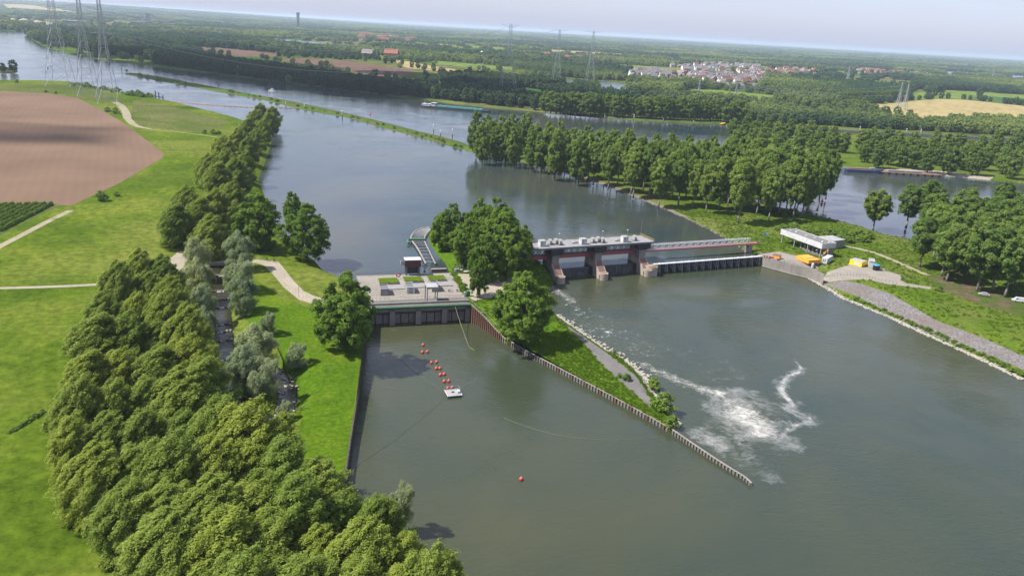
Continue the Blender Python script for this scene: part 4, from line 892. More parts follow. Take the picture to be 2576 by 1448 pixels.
WE = tag(empty('gate_weir', WO, W_ROT), 'concrete and steel lifting gate weir with grey machine deck and red walkway', 'weir')
PIERS = (-43.2, -21.1, 0, 22.7)
for i, u in enumerate(PIERS):
    b = MB(); profile(b, u - 1.95, u + 1.95, [(2.0, -2), (2.0, 3.0), (3.2, 3.0), (7.4, 6.6), (11, 6.6), (11, 8.0), (15.5, 8.0), (15.5, -2)])
    pr = b.build('pier', MAT['pier_concrete'], WE)
    n_ = half_round(MB(), u, 1.9, 1.98, -2, 3.02).build('nose', MAT['pier_concrete'], pr, smooth=False)
    MB().add([(u - 1.5, 3.25, 3.09), (u + 1.5, 3.25, 3.09), (u + 1.5, 7.3, 6.58), (u - 1.5, 7.3, 6.58)], [(0, 1, 2, 3)]).build('brick_slope', MAT['brick_top'], pr)
    half_round(MB(), u, 2.4, 1.7, 3.03, 3.06).build('brick_cap', MAT['brick_top'], pr)
    MB().box((u - 1.99, 2.1, .6), (.12, .5, 3.2)).build('stop_log_slot', MAT['dark_steel'], pr)
    MB().box((u, 14.9, 4), (4.4, 2.2, 9.6)).box((u, 14.9, 8.9), (4.7, 2.4, .4)).build('upstream_head', MAT['concrete'], pr)
    b = MB().box((u, 9.3, 9.0), (3.3, 3.0, 5.0)).box((u - 1.72, 9.3, 9.0), (.2, 1.0, 5.0)); b.build('tower', MAT['concrete'], WE)
    MB().box((u + .4, 9.0, 12.35), (6.0, 4.4, 2.3)).box((u, 9, 11.0), (4.2, 3.8, .5)).build('tower_head', MAT['dark_steel'], WE)
    MB().box((u, 16.8, 10.8), (1.6, 1.8, 5.2)).build('rear_tower', MAT['concrete_dark'], WE)
b = MB(); profile(b, 22.6, 27.9, [(2.6, -2), (2.6, 4.2), (7.5, 4.2), (7.5, -2)]); sb = b.build('side_block', MAT['pier_concrete'], WE)
half_round(MB(), 25.2, 2.65, 2.65, -2, 4.22).build('nose', MAT['pier_concrete'], sb); half_round(MB(), 25.2, 2.7, 2.4, 4.23, 4.27).build('brick_cap', MAT['brick_top'], sb)
b = MB()
for k in range(9):
    t = math.pi + math.pi * k / 8; p = (25.2 + 2.5 * math.cos(t), 2.65 + 2.5 * math.sin(t)); b.bar((*p, 4.2), (*p, 5.3), .08)
    if k: b.bar((*q, 5.3), (*p, 5.3), .09); b.bar((*q, 4.8), (*p, 4.8), .07)
    q = p
b.build('safety_rail', MAT['rail_yellow'], sb)
MB().box((-9.2, 13.4, 13.85), (75.4, 11.6, .5)).build('deck', MAT['deck_grey'], WE)
MB().box((-9.2, 7.55, 13.72), (75.4, .14, .8)).build('deck_edge', MAT['grey_steel'], WE)
for a, c in zip(PIERS[:-1], PIERS[1:]):
    b = MB(); truss(b, (a + 2, 8.3, 11.2), (c - 2, 8.3, 11.2), 2.2, 6, .26); b.build('truss', MAT['dark_steel'], WE)
    b = MB(); truss(b, (a + 2, 17.6, 11.2), (c - 2, 17.6, 11.2), 2.2, 6, .26); b.build('truss', MAT['dark_steel'], WE)
    MB().box(((a + c) / 2, 13, 8.55), (c - a - .2, 1.6, 1.5)).box(((a + c) / 2, 12.15, 8.55), (c - a - .3, .12, .2)).build('red_walkway', MAT['red_paint'], WE)
    b = MB()
    for k in range(9): u = a + 1 + (c - a - 2) * k / 8; b.bar((u, 12.3, 9.1), (u, 12.3, 10.1), .06)
    b.bar((a + 1, 12.3, 10.1), (c - 1, 12.3, 10.1), .08).build('walkway_rail', MAT['galvanised'], WE)
    g = MB().box(((a + c) / 2, 9.25, 1.4), (c - a - 3.9, .5, 5.3))
    for k in range(7): g.box((a + 2.4 + (c - a - 4.8) * k / 6, 8.95, 1.4), (.25, .2, 5.2))
    g.build('gate', MAT['dark_steel'], WE)
def gear(u, v, r=1.25):
    o = empty('winch', (u, v, 14.1)); o.parent = WE
    MB().lathe((-.55, 0, r), [(r * .3, 0), (r, .02), (r, 1.1), (r * .3, 1.12)], 16, 'X').build('drum', MAT['light_grey'], o, smooth=False)
    MB().lathe((.58, 0, r), [(.02, 0), (r * .86, .02), (r * .86, .06), (.02, .08)], 16, 'X').build('drum_face', MAT['dark_steel'], o)
    MB().box((0, 0, .15), (2.2, 1.2, .3)).box((.9, -.5, .5), (.5, .5, .7)).build('winch_base', MAT['grey_steel'], o)
for u, v in [(-21.9, 13.0), (-18.9, 13.4), (-17.6, 11.9), (-1.4, 12.0), (1.6, 12.6), (3.2, 11.2), (19.9, 11.4)]: gear(u, v)
for u, v in [(-26.4, 11.5), (-6.8, 10.8), (14.1, 10.4)]:
    c = MB().box((u, v, 15.35), (2.7, 2.5, 2.5)).build('cabinet', MAT['white_paint'], WE); MB().box((u, v, 16.65), (2.9, 2.7, .12)).build('cabinet_roof', MAT['light_grey'], c); MB().box((u - .5, v - 1.26, 15.2), (.9, .04, 1.9)).build('cabinet_door', MAT['light_grey'], c)
for u, v in [(-10, 12.6), (11.4, 12.2)]: MB().box((u, v, 14.4), (2.6, 1.2, .6)).box((u + .9, v + .4, 14.55), (1.6, .7, .9)).build('motor_housing', MAT['light_grey'], WE)
for u in (-14.6, 7.5, 20.6):
    l = MB().bar((u, 18.6, 14), (u, 18.6, 17), .09).build('lamp_post', MAT['galvanised'], WE); MB().lathe((u, 18.6, 17), [(.12, 0), (.38, .08), (.34, .3), (.1, .4)], 10).build('lamp_head', MAT['white_paint'], l)
b = MB()
for k in range(38): u = -46 + 74 * k / 37; b.bar((u, 19, 14), (u, 19, 15.1), .06)
for z in (14.55, 15.1): b.bar((-46, 19, z), (28, 19, z), .07)
for k in range(7): v = 7.8 + 11.2 * k / 6; b.bar((28.2, v, 14), (28.2, v, 15.1), .08)
for z in (14.55, 15.1): b.bar((28.2, 7.8, z), (28.2, 19, z), .10)
b.build('deck_rail', MAT['rail_yellow'], WE)
MB().bar((27.5, 18.2, 14), (27.9, 18.2, 21.5), .10, None, 6).build('mast', MAT['galvanised'], WE)

# ------------------------------------------------------------------ footbridge over the needle weir
FB = tag(empty('footbridge', weir(0, 0), W_ROT), 'pale lattice footbridge with red deck running to the right bank', 'bridge')
MB().box((58.8, 13, 8.35), (67, 1.8, .75)).build('red_deck', MAT['red_paint'], FB)
for s in (-.95, .95):
    b = MB(); truss(b, (25.5, 13 + s, 8.75), (87, 13 + s, 8.75), 2.35, 16, .17, 'N'); b.build('side_truss', MAT['white_paint'], FB)
b = MB()
for k in range(33): u = 25.5 + 61.5 * k / 32; b.bar((u, 12.05, 11.1), (u, 13.95, 11.1), .12); b.bar((u, 12.05, 11.1), (u + 1.9, 13.95, 11.1), .10)
b.build('top_bracing', MAT['white_paint'], FB)
MB().box((87.6, 13, 5.2), (2.2, 2.8, 5.6)).build('end_pier', MAT['concrete_dark'], FB)
b = MB()
for k in range(8): u = 87 + 7.5 * k / 7; b.bar((u, 12.1, 8.7), (u, 12.1, 9.8), .07)
b.bar((87, 12.1, 9.8), (94.5, 12.1, 9.8), .08).build('hand_rail', MAT['light_grey'], FB)

# ------------------------------------------------------------------ needle weir
NW = tag(empty('needle_weir', weir(0, 0), W_ROT), 'low needle weir with white walkway on a row of steel trestles', 'weir')
MB().box((57.6, 4.0, 4.55), (61.4, 1.7, .22)).build('walkway', MAT['white_paint'], NW)
MB().box((57.6, 3.12, 4.36), (61.4, .12, .3)).build('walkway_edge', MAT['grey_steel'], NW)
b = MB()
for k in range(15):
    u = 30 + 4.05 * k
    MB().bar((u, 2.9, -.5), (u, 3.3, 4.3), .24).bar((u, 4.75, -.5), (u, 4.75, 4.3), .2).bar((u, 2.9, .2), (u, 4.75, 3.6), .16).bar((u - .05, 4.7, .5), (u - 1.7, 4.7, 2.9), .16).bar((u, 3.0, .4), (u - 1.6, 4.6, 3.4), .15).bar((u - 1.7, 4.4, 2.2), (u, 3.2, 3.9), .14).build('trestle', MAT['galvanised'], NW)
    MB().box((u + 2.02, 5.0, 1.75), (3.95, .14, 4.7)).build('panel', MAT['dark_steel'], NW)
    MB().box((u + .3, 4.05, 4.75), (.25, 1.6, .2)).build('deck_clamp', MAT['white_paint'], NW)
MB().box((28.8, 5.0, 1.75), (2.4, .14, 4.7)).build('panel', MAT['dark_steel'], NW)

# ------------------------------------------------------------------ right abutment wall
RWp = [weir(88.5, 7), at(1921, 671, 0), at(1950, 679, 0), at(1990, 690, 0), at(2028, 699, 0), at(2050, 706, 0)]
q6 = at(2074, 690, 4.6); inner = [Vector((p.x, p.y)) for p in RWp]
wt = tag(empty('abutment_wall', RWp[2]), 'stained grey concrete quay wall holding the yard right of the weir', 'wall')
def off(p): return Vector((p.x - wt.location.x, p.y - wt.location.y, 0))
b = MB()
for a, c in zip(RWp[:-1], RWp[1:]):
    d = (c - a).normalized(); n_ = Vector((-d.y, d.x, 0)) * -1
    n_ = n_ if (n_.y < 0) else -n_
    A, C = off(a), off(c); b.prism([(A.x, A.y), (C.x, C.y), (C.x - n_.x * .9, C.y - n_.y * .9), (A.x - n_.x * .9, A.y - n_.y * .9)], -2, Y_Z + .18)
A, C = off(RWp[-1]), off(q6); b.prism([(A.x, A.y), (C.x, C.y), (C.x - .4, C.y + .8), (A.x - .4, A.y + .8)], -2, Y_Z + .14)
b.build('wall_face', MAT['concrete'], wt)
b = MB()
for a, c in zip(RWp[:-1], RWp[1:]): b.bar(off(a) + Vector((0, 0, .28)), off(c) + Vector((0, 0, .28)), .9, .25)
b.build('footing', MAT['coping'], wt)
b = MB(); pts = []
for a, c in zip(RWp[2:-1], RWp[3:]):
    for k in range(6): pts.append(off(a).lerp(off(c), k / 6) + Vector((0, .45, Y_Z)))
for k in range(len(pts)):
    b.bar(pts[k], pts[k] + Vector((0, 0, 1.1)), .06)
    if k: b.bar(pts[k - 1] + Vector((0, 0, 1.05)), pts[k] + Vector((0, 0, 1.05)), .05); b.bar(pts[k - 1] + Vector((0, 0, .55)), pts[k] + Vector((0, 0, .55)), .04)
b.build('mesh_railing', MAT['grey_steel'], wt)
br = tag(empty('barrier_fence', at(1945, 668, Y_Z)), 'row of red and white barrier boards on the quay wall edge', 'barrier')
for k in range(9):
    a = RWp[1].lerp(RWp[2], k / 9) if k < 6 else RWp[2].lerp(RWp[3], (k - 6) / 5); a = Vector((a.x - br.location.x, a.y - br.location.y + .5, 0))
    MB().box((a.x, a.y, .5), (2.3, .12, .9), R(-12)).build('barrier_board', MAT['cloth_red' if k % 2 else 'white_paint'], br)

# ------------------------------------------------------------------ control building
cb0 = at(1965, 576.6, 11.6); cb1 = at(2069.2, 613.7, 11.6); cbb = at(2098.4, 609.1, 11.6)
cu = (cb1 - cb0); CL = cu.length; cu.normalize(); cv = Vector((-cu.y, cu.x, 0)); cv = cv if cv.y > 0 or cv.x > 0 else -cv
CW = min(14, max(8, abs((cbb - cb1).dot(cv))))
cv = cv if (cbb - cb1).dot(cv) > 0 else -cv
BZ = RIGHT.z(cb1.x, cb1.y)
CB = tag(empty('control_building', (cb0.x, cb0.y, BZ)), 'low weir control building on posts with deep white fascia and flat grey roof', 'building')
def cp(u, v): p = cu * u + cv * v; return (p.x, p.y)
H_ = 11.6 - BZ
def cbox(b, u0, u1, v0, v1, z0, z1): return b.prism([cp(u0, v0), cp(u1, v0), cp(u1, v1), cp(u0, v1)], z0, z1)
cbox(MB(), .12, CL - .12, .12, CW - .12, H_ - .3, H_ - .05).build('roof', MAT['roof_grey'], CB)
for k, (u0, u1, v0, v1) in enumerate([(0, CL, 0, .25), (0, CL, CW - .25, CW), (0, .25, .26, CW - .26), (CL - .25, CL, .26, CW - .26)]): cbox(MB(), u0, u1, v0, v1, H_ - 2.5, H_ + .12).build('fascia', MAT['cladding_white'], CB)
for u in (1.0, CL * .34, CL * .66, CL - 1.2): cbox(MB(), u, u + .45, .5, .95, -.3, H_ - 2.5).build('post', MAT['wall_grey'], CB)
for u in (1.0, CL * .34): cbox(MB(), u, u + .45, CW - 1.2, CW - .75, -.3, H_ - 2.5).build('post', MAT['wall_grey'], CB)
cbox(MB(), CL * .42, CL - .6, 2.6, CW - .4, -.4, H_ - 2.55).build('wall', MAT['concrete_dark'], CB)
for k in range(5): u = CL * .42 + 1 + k * (CL * .58 - 2.6) / 5; cbox(MB(), u, u + 1.5, 2.55, 2.62, .8, 3.2).build('window', MAT['glass'], CB)
for k, (u, v) in enumerate([(3, 3), (5, 5.2), (6.4, 3.4), (CL * .45, 4), (CL * .62, 5), (CL * .85, 3.5), (CL * .92, 5.6), (CL * .88, 2.4)]): cbox(MB(), u, u + .8, v, v + .8, H_ - .06, H_ + .22).build('skylight', MAT['white_paint'], CB)
b = MB()
for k in range(7): u = CL * .66 + k * (CL * .3) / 6; p = cp(u, -.9); b.bar((*p, .0), (*p, 1.2), .09)
b.bar((*cp(CL * .66, -.9), 1.2), (*cp(CL * .96, -.9), 1.2), .1).bar((*cp(CL * .66, -.9), .6), (*cp(CL * .96, -.9), .6), .07).build('railing', MAT['galvanised'], CB)
aq = [at(*p, 8.9) for p in ((2060, 594.8), (2092.6, 592.2), (2126.4, 602.6), (2096.5, 606.5))]
pp = [(p.x - cb0.x, p.y - cb0.y) for p in aq]
an = MB().prism(pp, -.5, 8.9 - BZ - .25).build('annex_wall', MAT['wall_grey'], CB)
cx_ = sum(p[0] for p in pp) / 4; cy_ = sum(p[1] for p in pp) / 4
MB().prism([(cx_ + (p[0] - cx_) * 1.03, cy_ + (p[1] - cy_) * 1.03) for p in pp], 8.9 - BZ - .24, 8.9 - BZ + .1).build('annex_roof', MAT['light_grey'], CB)
for k, (fx, fy) in enumerate([(.3, .4), (.6, .55), (.75, .3)]):
    p = np.array(pp[0]) * (1 - fx) * (1 - fy) + np.array(pp[1]) * fx * (1 - fy) + np.array(pp[2]) * fx * fy + np.array(pp[3]) * (1 - fx) * fy; MB().box((p[0], p[1], 8.9 - BZ + .25), (.9, .9, .3)).build('skylight', MAT['white_paint'], CB)

# ------------------------------------------------------------------ yard things
def X3(a, b_): return 1931.2 + .13015 * a, 549.9 + .13015 * b_
def yard_box(name, corners, h, mat, label, cat, legs=False):
    """corners: zoom points of left-front, right-front, right-back on the ground"""
    A, B_, C = [at(*X3(*c), Y_Z) for c in corners]; z = RIGHT.z(A.x, A.y)
    o = tag(empty(name, (A.x, A.y, z)), label, cat); d1 = B_ - A; d2 = C - B_; d1.z = d2.z = 0
    n_ = Vector((-d1.y, d1.x, 0)).normalized(); n_ = n_ if n_.dot(d2) > 0 else -n_; d2 = n_ * abs(d2.dot(n_))
    q = [(0, 0), (d1.x, d1.y), ((d1 + d2).x, (d1 + d2).y), (d2.x, d2.y)]
    MB().prism(q, .12 if legs else 0, h).build('body', mat, o); return o, d1, d2
o, d1, d2 = yard_box('yellow_container', [(1575, 872), (1812, 932), (1912, 902)], 2.5, MAT['yellow_paint'], 'bright yellow steel container with white panel on the yard', 'container', True)
c = [(0.03, .04), (.97, .04), (.97, .96), (.03, .96)]; MB().prism([((d1 * a + d2 * b_).x, (d1 * a + d2 * b_).y) for a, b_ in c], 2.5, 2.56).build('roof_sheet', MAT['light_grey'], o)
n_ = -d2.normalized() * .03; A = d1 * .38 + n_; B_ = d1 * .82 + n_; MB().add([(A.x, A.y, .7), (B_.x, B_.y, .7), (B_.x, B_.y, 2.0), (A.x, A.y, 2.0)], [(0, 1, 2, 3)]).build('white_panel', MAT['white_paint'], o)
for f in (0.05, .9): q = d1 * f + n_ * 2; MB().box((q.x, q.y, .2), (.8, .3, .35), math.atan2(d1.y, d1.x)).build('skid_foot', MAT['yellow_paint'], o)
o, d1, d2 = yard_box('orange_container', [(545, 772), (785, 868), (890, 800)], 1.7, MAT['orange_paint'], 'long orange work container at the control building posts', 'container')
MB().prism([((d1 * a + d2 * b_).x, (d1 * a + d2 * b_).y) for a, b_ in [(.06, .1), (.68, .1), (.68, .9), (.06, .9)]], 1.7, 1.95).build('lid', MAT['orange_paint'], o)
o, d1, d2 = yard_box('orange_skip', [(88, 765), (222, 792), (262, 768)], 1.7, MAT['orange_paint'], 'small orange skip near the end of the needle weir', 'skip')
MB().prism([((d1 * a + d2 * b_).x, (d1 * a + d2 * b_).y) for a, b_ in [(-.04, -.04), (1.04, -.04), (1.04, 1.04), (-.04, 1.04)]], 1.7, 1.82).build('rim', MAT['timber'], o)
o, d1, d2 = yard_box('white_cabin', [(1946, 930), (2052, 945), (2138, 900)], 3.0, MAT['white_paint'], 'tall white site cabin behind the black tank', 'cabin')
MB().prism([((d1 * a + d2 * b_).x, (d1 * a + d2 * b_).y) for a, b_ in [(-.04, -.04), (1.04, -.04), (1.04, 1.04), (-.04, 1.04)]], 3.0, 3.12).build('cabin_roof', MAT['light_grey'], o)
o, d1, d2 = yard_box('white_booth', [(1035, 845), (1140, 868), (1226, 800)], 2.6, MAT['white_paint'], 'cube shaped white booth beside the flag pole', 'booth')
for f in (.2, .55): q = d1 * f - d2.normalized() * .03; q2 = q + d1 * .18; MB().add([(q.x, q.y, .6), (q2.x, q2.y, .6), (q2.x, q2.y, 2.1), (q.x, q.y, 2.1)], [(0, 1, 2, 3)]).build('vent', MAT['grey_steel'], o)
p = at(*X3(2092, 985), Y_Z); o = tag(empty('black_tank', (p.x, p.y, RIGHT.z(p.x, p.y))), 'round black tank with bright blue lid on the yard', 'tank')
MB().lathe((0, 0, 0), [(1.45, 0), (1.5, .1), (1.5, 2.2), (1.45, 2.3)], 20).build('shell', MAT['black_plastic'], o); MB().lathe((0, 0, 2.3), [(1.55, 0), (1.6, .1), (1.45, .35), (.6, .5), (.3, .5)], 20).build('lid', MAT['cyan_lid'], o)
p = at(*X3(2205, 990), Y_Z); o = tag(empty('pallet_stack', (p.x, p.y, RIGHT.z(p.x, p.y)), R(-20)), 'flat grey pallet stack beside the black tank', 'pallet')
for k in range(3): MB().box((0, 0, .1 + k * .2), (2.4, 1.3, .14)).build('pallet', MAT['light_grey'], o)
p = at(*X3(876, 880), Y_Z); o = tag(empty('white_silo', (p.x, p.y, RIGHT.z(p.x, p.y))), 'slim white upright tank next to the orange container', 'tank')
MB().lathe((0, 0, 0), [(.55, 0), (.6, .1), (.6, 2.0), (.4, 2.3), (.1, 2.4)], 14).build('shell', MAT['white_paint'], o); MB().box((.9, 0, .4), (.9, .7, .8)).build('pump', MAT['dark_steel'], o)
p = at(*X3(1133, 790), Y_Z); o = tag(empty('flag_pole', (p.x, p.y, RIGHT.z(p.x, p.y))), 'short pole with a waving orange flag by the control building', 'flag')
MB().bar((0, 0, 0), (.15, 0, 5.6), .1, None, 6).build('pole', MAT['white_paint'], o)
vs = [(-.0 - 1.9 * i / 6, .18 * math.sin(i * 1.3), 5.5 - .28 * i - (1.2 if j else 0) + .1 * math.sin(i)) for i in range(7) for j in (0, 1)]
MB().add(vs, [(2 * i, 2 * i + 1, 2 * i + 3, 2 * i + 2) for i in range(6)]).build('flag_cloth', MAT['orange_paint'], o)
for (x, y), lab, h in [(X3(1085, 990), 'thin lamp post at the corner of the quay wall', 5.0), (X3(905, 790), 'dark lamp post in front of the control building', 5.0)]:
    p = at(x, y, Y_Z); o = tag(empty('lamp_post', (p.x, p.y, RIGHT.z(p.x, p.y))), lab, 'lamp post'); MB().bar((0, 0, 0), (0, 0, h), .12, None, 6).build('pole', MAT['grey_steel'], o); MB().box((.25, 0, h), (.8, .3, .15)).build('lamp_head', MAT['white_paint'], o)
p = at(1925, 600, 5); o = tag(empty('notice_board', (p.x, p.y, RIGHT.z(p.x, p.y))), 'blue and white notice board at the bridge end', 'sign')
MB().bar((-.8, 0, 0), (-.8, 0, 2.6), .1).bar((.8, 0, 0), (.8, 0, 2.6), .1).build('post', MAT['grey_steel'], o); MB().box((0, 0, 2.6), (2.2, .1, 1.4)).build('board', MAT['white_paint'], o); MB().box((-.5, -.08, 2.6), (1.0, .06, 1.3)).build('blue_field', MAT['cyan_lid'], o)
p = at(1916, 607, 5); o = tag(empty('park_bench', (p.x, p.y, RIGHT.z(p.x, p.y))), 'dark bench by the footbridge landing', 'bench')
MB().box((0, 0, .45), (2, .5, .08)).build('seat', MAT['timber'], o); MB().box((0, .25, .8), (2, .06, .5)).build('backrest', MAT['timber'], o)
for s in (-.8, .8): MB().box((s, 0, .22), (.1, .45, .44)).build('leg', MAT['dark_steel'], o)
fpts = [at(*X3(*q), Y_Z) for q in ((1110, 990), (1300, 1010), (1600, 1060), (1900, 1130), (2200, 1215), (2560, 1275))]
o = tag(empty('post_fence', fpts[2]), 'thin wire fence with posts along the top of the stone slope', 'fence'); prev = None
for a, c in zip(fpts[:-1], fpts[1:]):
    for k in range(5):
        p = a.lerp(c, k / 5); z = RIGHT.z(p.x, p.y); q = Vector((p.x, p.y, z)) - Vector(o.location); MB().bar(q - Vector((0, 0, .3)), q + Vector((0, 0, 1.2)), .09).build('fence_post', MAT['timber'], o)
        if prev is not None: MB().bar(prev + Vector((0, 0, 1.1)), q + Vector((0, 0, 1.1)), .03).build('wire', MAT['grey_steel'], o)
        prev = q

# cars
def car(x, y, rz, land, col, label, van=False):
    p = at(x, y, 5); o = tag(empty('parked_car', (p.x, p.y, land.z(p.x, p.y)), rz), label, 'car')
    prof = [(-2.1, .35), (-2.15, .8), (-1.2, .95), (-.6, 1.45), (1.0, 1.5), (1.7, .98), (2.1, .85), (2.15, .4)]
    if van: prof = [(-2.4, .35), (-2.45, .95), (-1.7, 1.15), (-1.1, 1.95), (2.3, 2.0), (2.4, .4)]
    b = MB(); n = len(prof); vs = [(x_, -.85 if z_ < 1.0 else -.72, z_) for x_, z_ in prof] + [(x_, .85 if z_ < 1.0 else .72, z_) for x_, z_ in prof]
    b.add(vs, [tuple(range(n - 1, -1, -1)), tuple(range(n, 2 * n))] + [(i, (i + 1) % n, n + (i + 1) % n, n + i) for i in range(n)]).build('body', MAT[col], o)
    MB().box((.2 if not van else -.9, 0, 1.22 if not van else 1.55), (1.9 if not van else .8, 1.60, .34)).build('windows', MAT['glass'], o)
    for sx in (-1.3, 1.3):
        for sy in (-.8, .8):
            w = empty('wheel', (sx, sy, .33)); w.parent = o; w.rotation_euler = (0, 0, R(90)); MB().lathe((-.1, 0, 0), [(.2, 0), (.33, .02), (.33, .2), (.2, .22)], 12, 'X').build('tyre', MAT['tyre'], w)
    for sy in (-.6, .6): MB().box((-2.13, sy, .68), (.06, .3, .14)).build('headlight', MAT['white_paint'], o)
car(2562, 757, R(-15), RIGHT, 'white_paint', 'white car parked under the trees at the right edge', True)
car(2385, 704, R(-20), RIGHT, 'black_plastic', 'dark car in the shade where the track meets the right grove')
car(2475, 742, R(-25), RIGHT, 'light_grey', 'grey car in deep shade of the right grove')
car(585, 527, R(80), LEFT, 'white_paint', 'white car under the riverside trees beyond the willows')

# ------------------------------------------------------------------ power plant
PT = tag(empty('power_plant', (PA.x, PA.y, 0), P_ROT), 'hydropower plant with flat paved deck and dark outlet bays above the tailrace', 'building')
PL = P_LEN
MB().box((PL / 2, PLANT_DEPTH / 2 + 1.0, P_Z - .35), (PL + 1.2, PLANT_DEPTH - 1.0, .7)).build('deck', MAT['concrete_paving'], PT)
MB().box((PL / 2, 3.4, 2.6), (PL + 1.0, .6, 9)).build('back_wall', MAT['concrete_dark'], PT)
MB().box((PL / 2, PLANT_DEPTH - .2, 3), (PL + 1.0, .8, 6.0)).build('intake_wall', MAT['concrete_dark'], PT)
MB().box((PL / 2, .9, P_Z - .7), (PL + 1.0, 2.6, 1.2)).build('front_beam', MAT['concrete_dark'], PT)
MB().box((PL / 2, 4.9, P_Z + .03), (PL + 1.0, 6.4, .05)).build('road_strip', MAT['asphalt'], PT)
for i, u in enumerate([-.2, 8.6, 17.9, 27.4, PL - .6]):
    MB().box((u, .35, 1.9), (1.9, 1.5, 8.0)).build('bay_pier', MAT['concrete'], PT)
for a, c in zip([.9, 9.7, 19, 28.5], [7.5, 16.8, 26.3, PL - 1.7]):
    MB().box(((a + c) / 2, 1.9, 1.7), (c - a + .2, .4, 3.6)).build('outlet_gate', MAT['concrete'], PT)
    MB().box(((a + c) / 2, 1.6, 4.1), (c - a + .2, .3, .35)).build('gate_beam', MAT['grey_steel'], PT)
    for f in (.3, .7): MB().box((a + (c - a) * f, 1.62, 1.7), (.35, .12, 3.4)).build('guide_rail', MAT['dark_steel'], PT)
gp = MB().bar((-1.5, -.75, P_Z + .35), (PL + .6, -.75, P_Z + .35), .8, None, 10); gp.build('green_pipe', MAT['green_paint'], PT, smooth=False)
b = MB()
for k in range(12): u = .5 + (PL - 1) * k / 11; b.bar((u, -.75, P_Z + .3), (u, .2, P_Z - .4), .16)
b.build('pipe_bracket', MAT['grey_steel'], PT)
for k, (u0, v0, w) in enumerate([(6.0, 13.5, 3.2), (15.8, 14.7, 3.0), (25.5, 15.8, 3.0)]):
    o = empty('vent_house', (u0 + w / 2, v0 + 3, P_Z)); o.parent = PT
    mt = MAT['white_paint'] if k == 1 else MAT['concrete']
    for q in ((0, -2.95, w, .25), (0, 2.95, w, .25)): MB().box((q[0], q[1], 1.3), (q[2], q[3], 2.6)).build('end_wall', mt, o)
    for s in (-1, 1): MB().box((s * (w / 2 - .12), 0, 1.3), (.24, 5.64, 2.6)).build('side_wall', MAT['coping'], o)
    MB().box((0, 0, 2.2), (w - .5, 5.6, .1)).build('roof_grille', MAT['grey_steel'], o)
    MB().box((0, -3.1, 1.15), (w * .55, .05, 1.7)).build('door', MAT['light_grey'] if k == 1 else MAT['wall_grey'], o)
    if k == 1:
        for z in (2.1, .5): MB().box((.1, -3.14, z), (1.5, .04, .16)).build('vent', MAT['dark_steel'], o)
ground_mat('turf', [(.3, (.085, .15, .012)), (.7, (.14, .205, .018))], .4, fine=2.5, bstr=.8, bdist=.2)
for k, (u0, u1, v0, v1) in enumerate([(6.9, 14.6, 26, 32.3), (16.7, 24.2, 27, 33), (26.4, 33.5, 28, 33.7)]):
    o = empty('planter', ((u0 + u1) / 2, (v0 + v1) / 2, P_Z)); o.parent = PT
    MB().box((0, 0, .3), (u1 - u0, v1 - v0, .62)).build('planter_box', MAT['coping'], o)
    gx, gy = np.meshgrid(np.linspace(-.5, .5, 22), np.linspace(-.5, .5, 18)); gz = .68 + RNG.uniform(0, .28, gx.shape); nx = 22
    V = np.stack([gx.ravel() * (u1 - u0 - .3), gy.ravel() * (v1 - v0 - .3), gz.ravel()], 1); F_ = [(j * nx + i, j * nx + i + 1, (j + 1) * nx + i + 1, (j + 1) * nx + i) for j in range(17) for i in range(21)]
    link('turf', np_mesh('turf', V, F_, MAT['turf']), o)
    MB().box((1.2, -(v1 - v0) / 2 - 3.2, .06), (u1 - u0 + .5, 5.2, .3)).build('hatch_plate', MAT['deck_grey'], o)
    MB().box((1.2, -(v1 - v0) / 2 - 5.9, .05), (u1 - u0 + .3, .3, .16)).build('hatch_gap', MAT['dark_steel'], o)
b = MB()
for k in range(25): u = 1 + (PL - 1) * k / 24; b.bar((u, 8.6, P_Z), (u, 8.6, P_Z + 1.1), .06)
for z in (.55, 1.1): b.bar((1, 8.6, P_Z + z), (PL, 8.6, P_Z + z), .06)
b.build('road_rail', MAT['galvanised'], PT)
b = MB()
for k in range(20): u = -1 + 19 * k / 19; b.bar((u, PLANT_DEPTH - .4, P_Z), (u, PLANT_DEPTH - .4, P_Z + 1.6), .07)
for z in (.5, 1.0, 1.6): b.bar((-1, PLANT_DEPTH - .4, P_Z + z), (18, PLANT_DEPTH - .4, P_Z + z), .05)
b.build('intake_fence', MAT['grey_steel'], PT)

# gantry crane on the deck
o = tag(empty('gantry_crane', plant(23.6, 6.6, P_Z), P_ROT), 'grey steel gantry crane standing on the plant road', 'crane')
for su in (-1.85, 1.85):
    for sv in (-2.2, 2.2): MB().box((su, sv, 2.7), (.34, .34, 5.4)).build('leg', MAT['galvanised'], o)
    MB().box((su, 0, .2), (.4, 5.2, .4)).build('bogie', MAT['grey_steel'], o)
MB().box((0, -2.2, 5.5), (4.3, .5, .7)).box((0, 2.2, 5.5), (4.3, .5, .7)).build('beam', MAT['light_grey'], o)
MB().box((0, 0, 5.75), (4.3, 4.9, .14)).build('platform', MAT['light_grey'], o); MB().box((0, -.5, 5.2), (1.6, 1.4, .8)).build('hoist', MAT['dark_steel'], o)
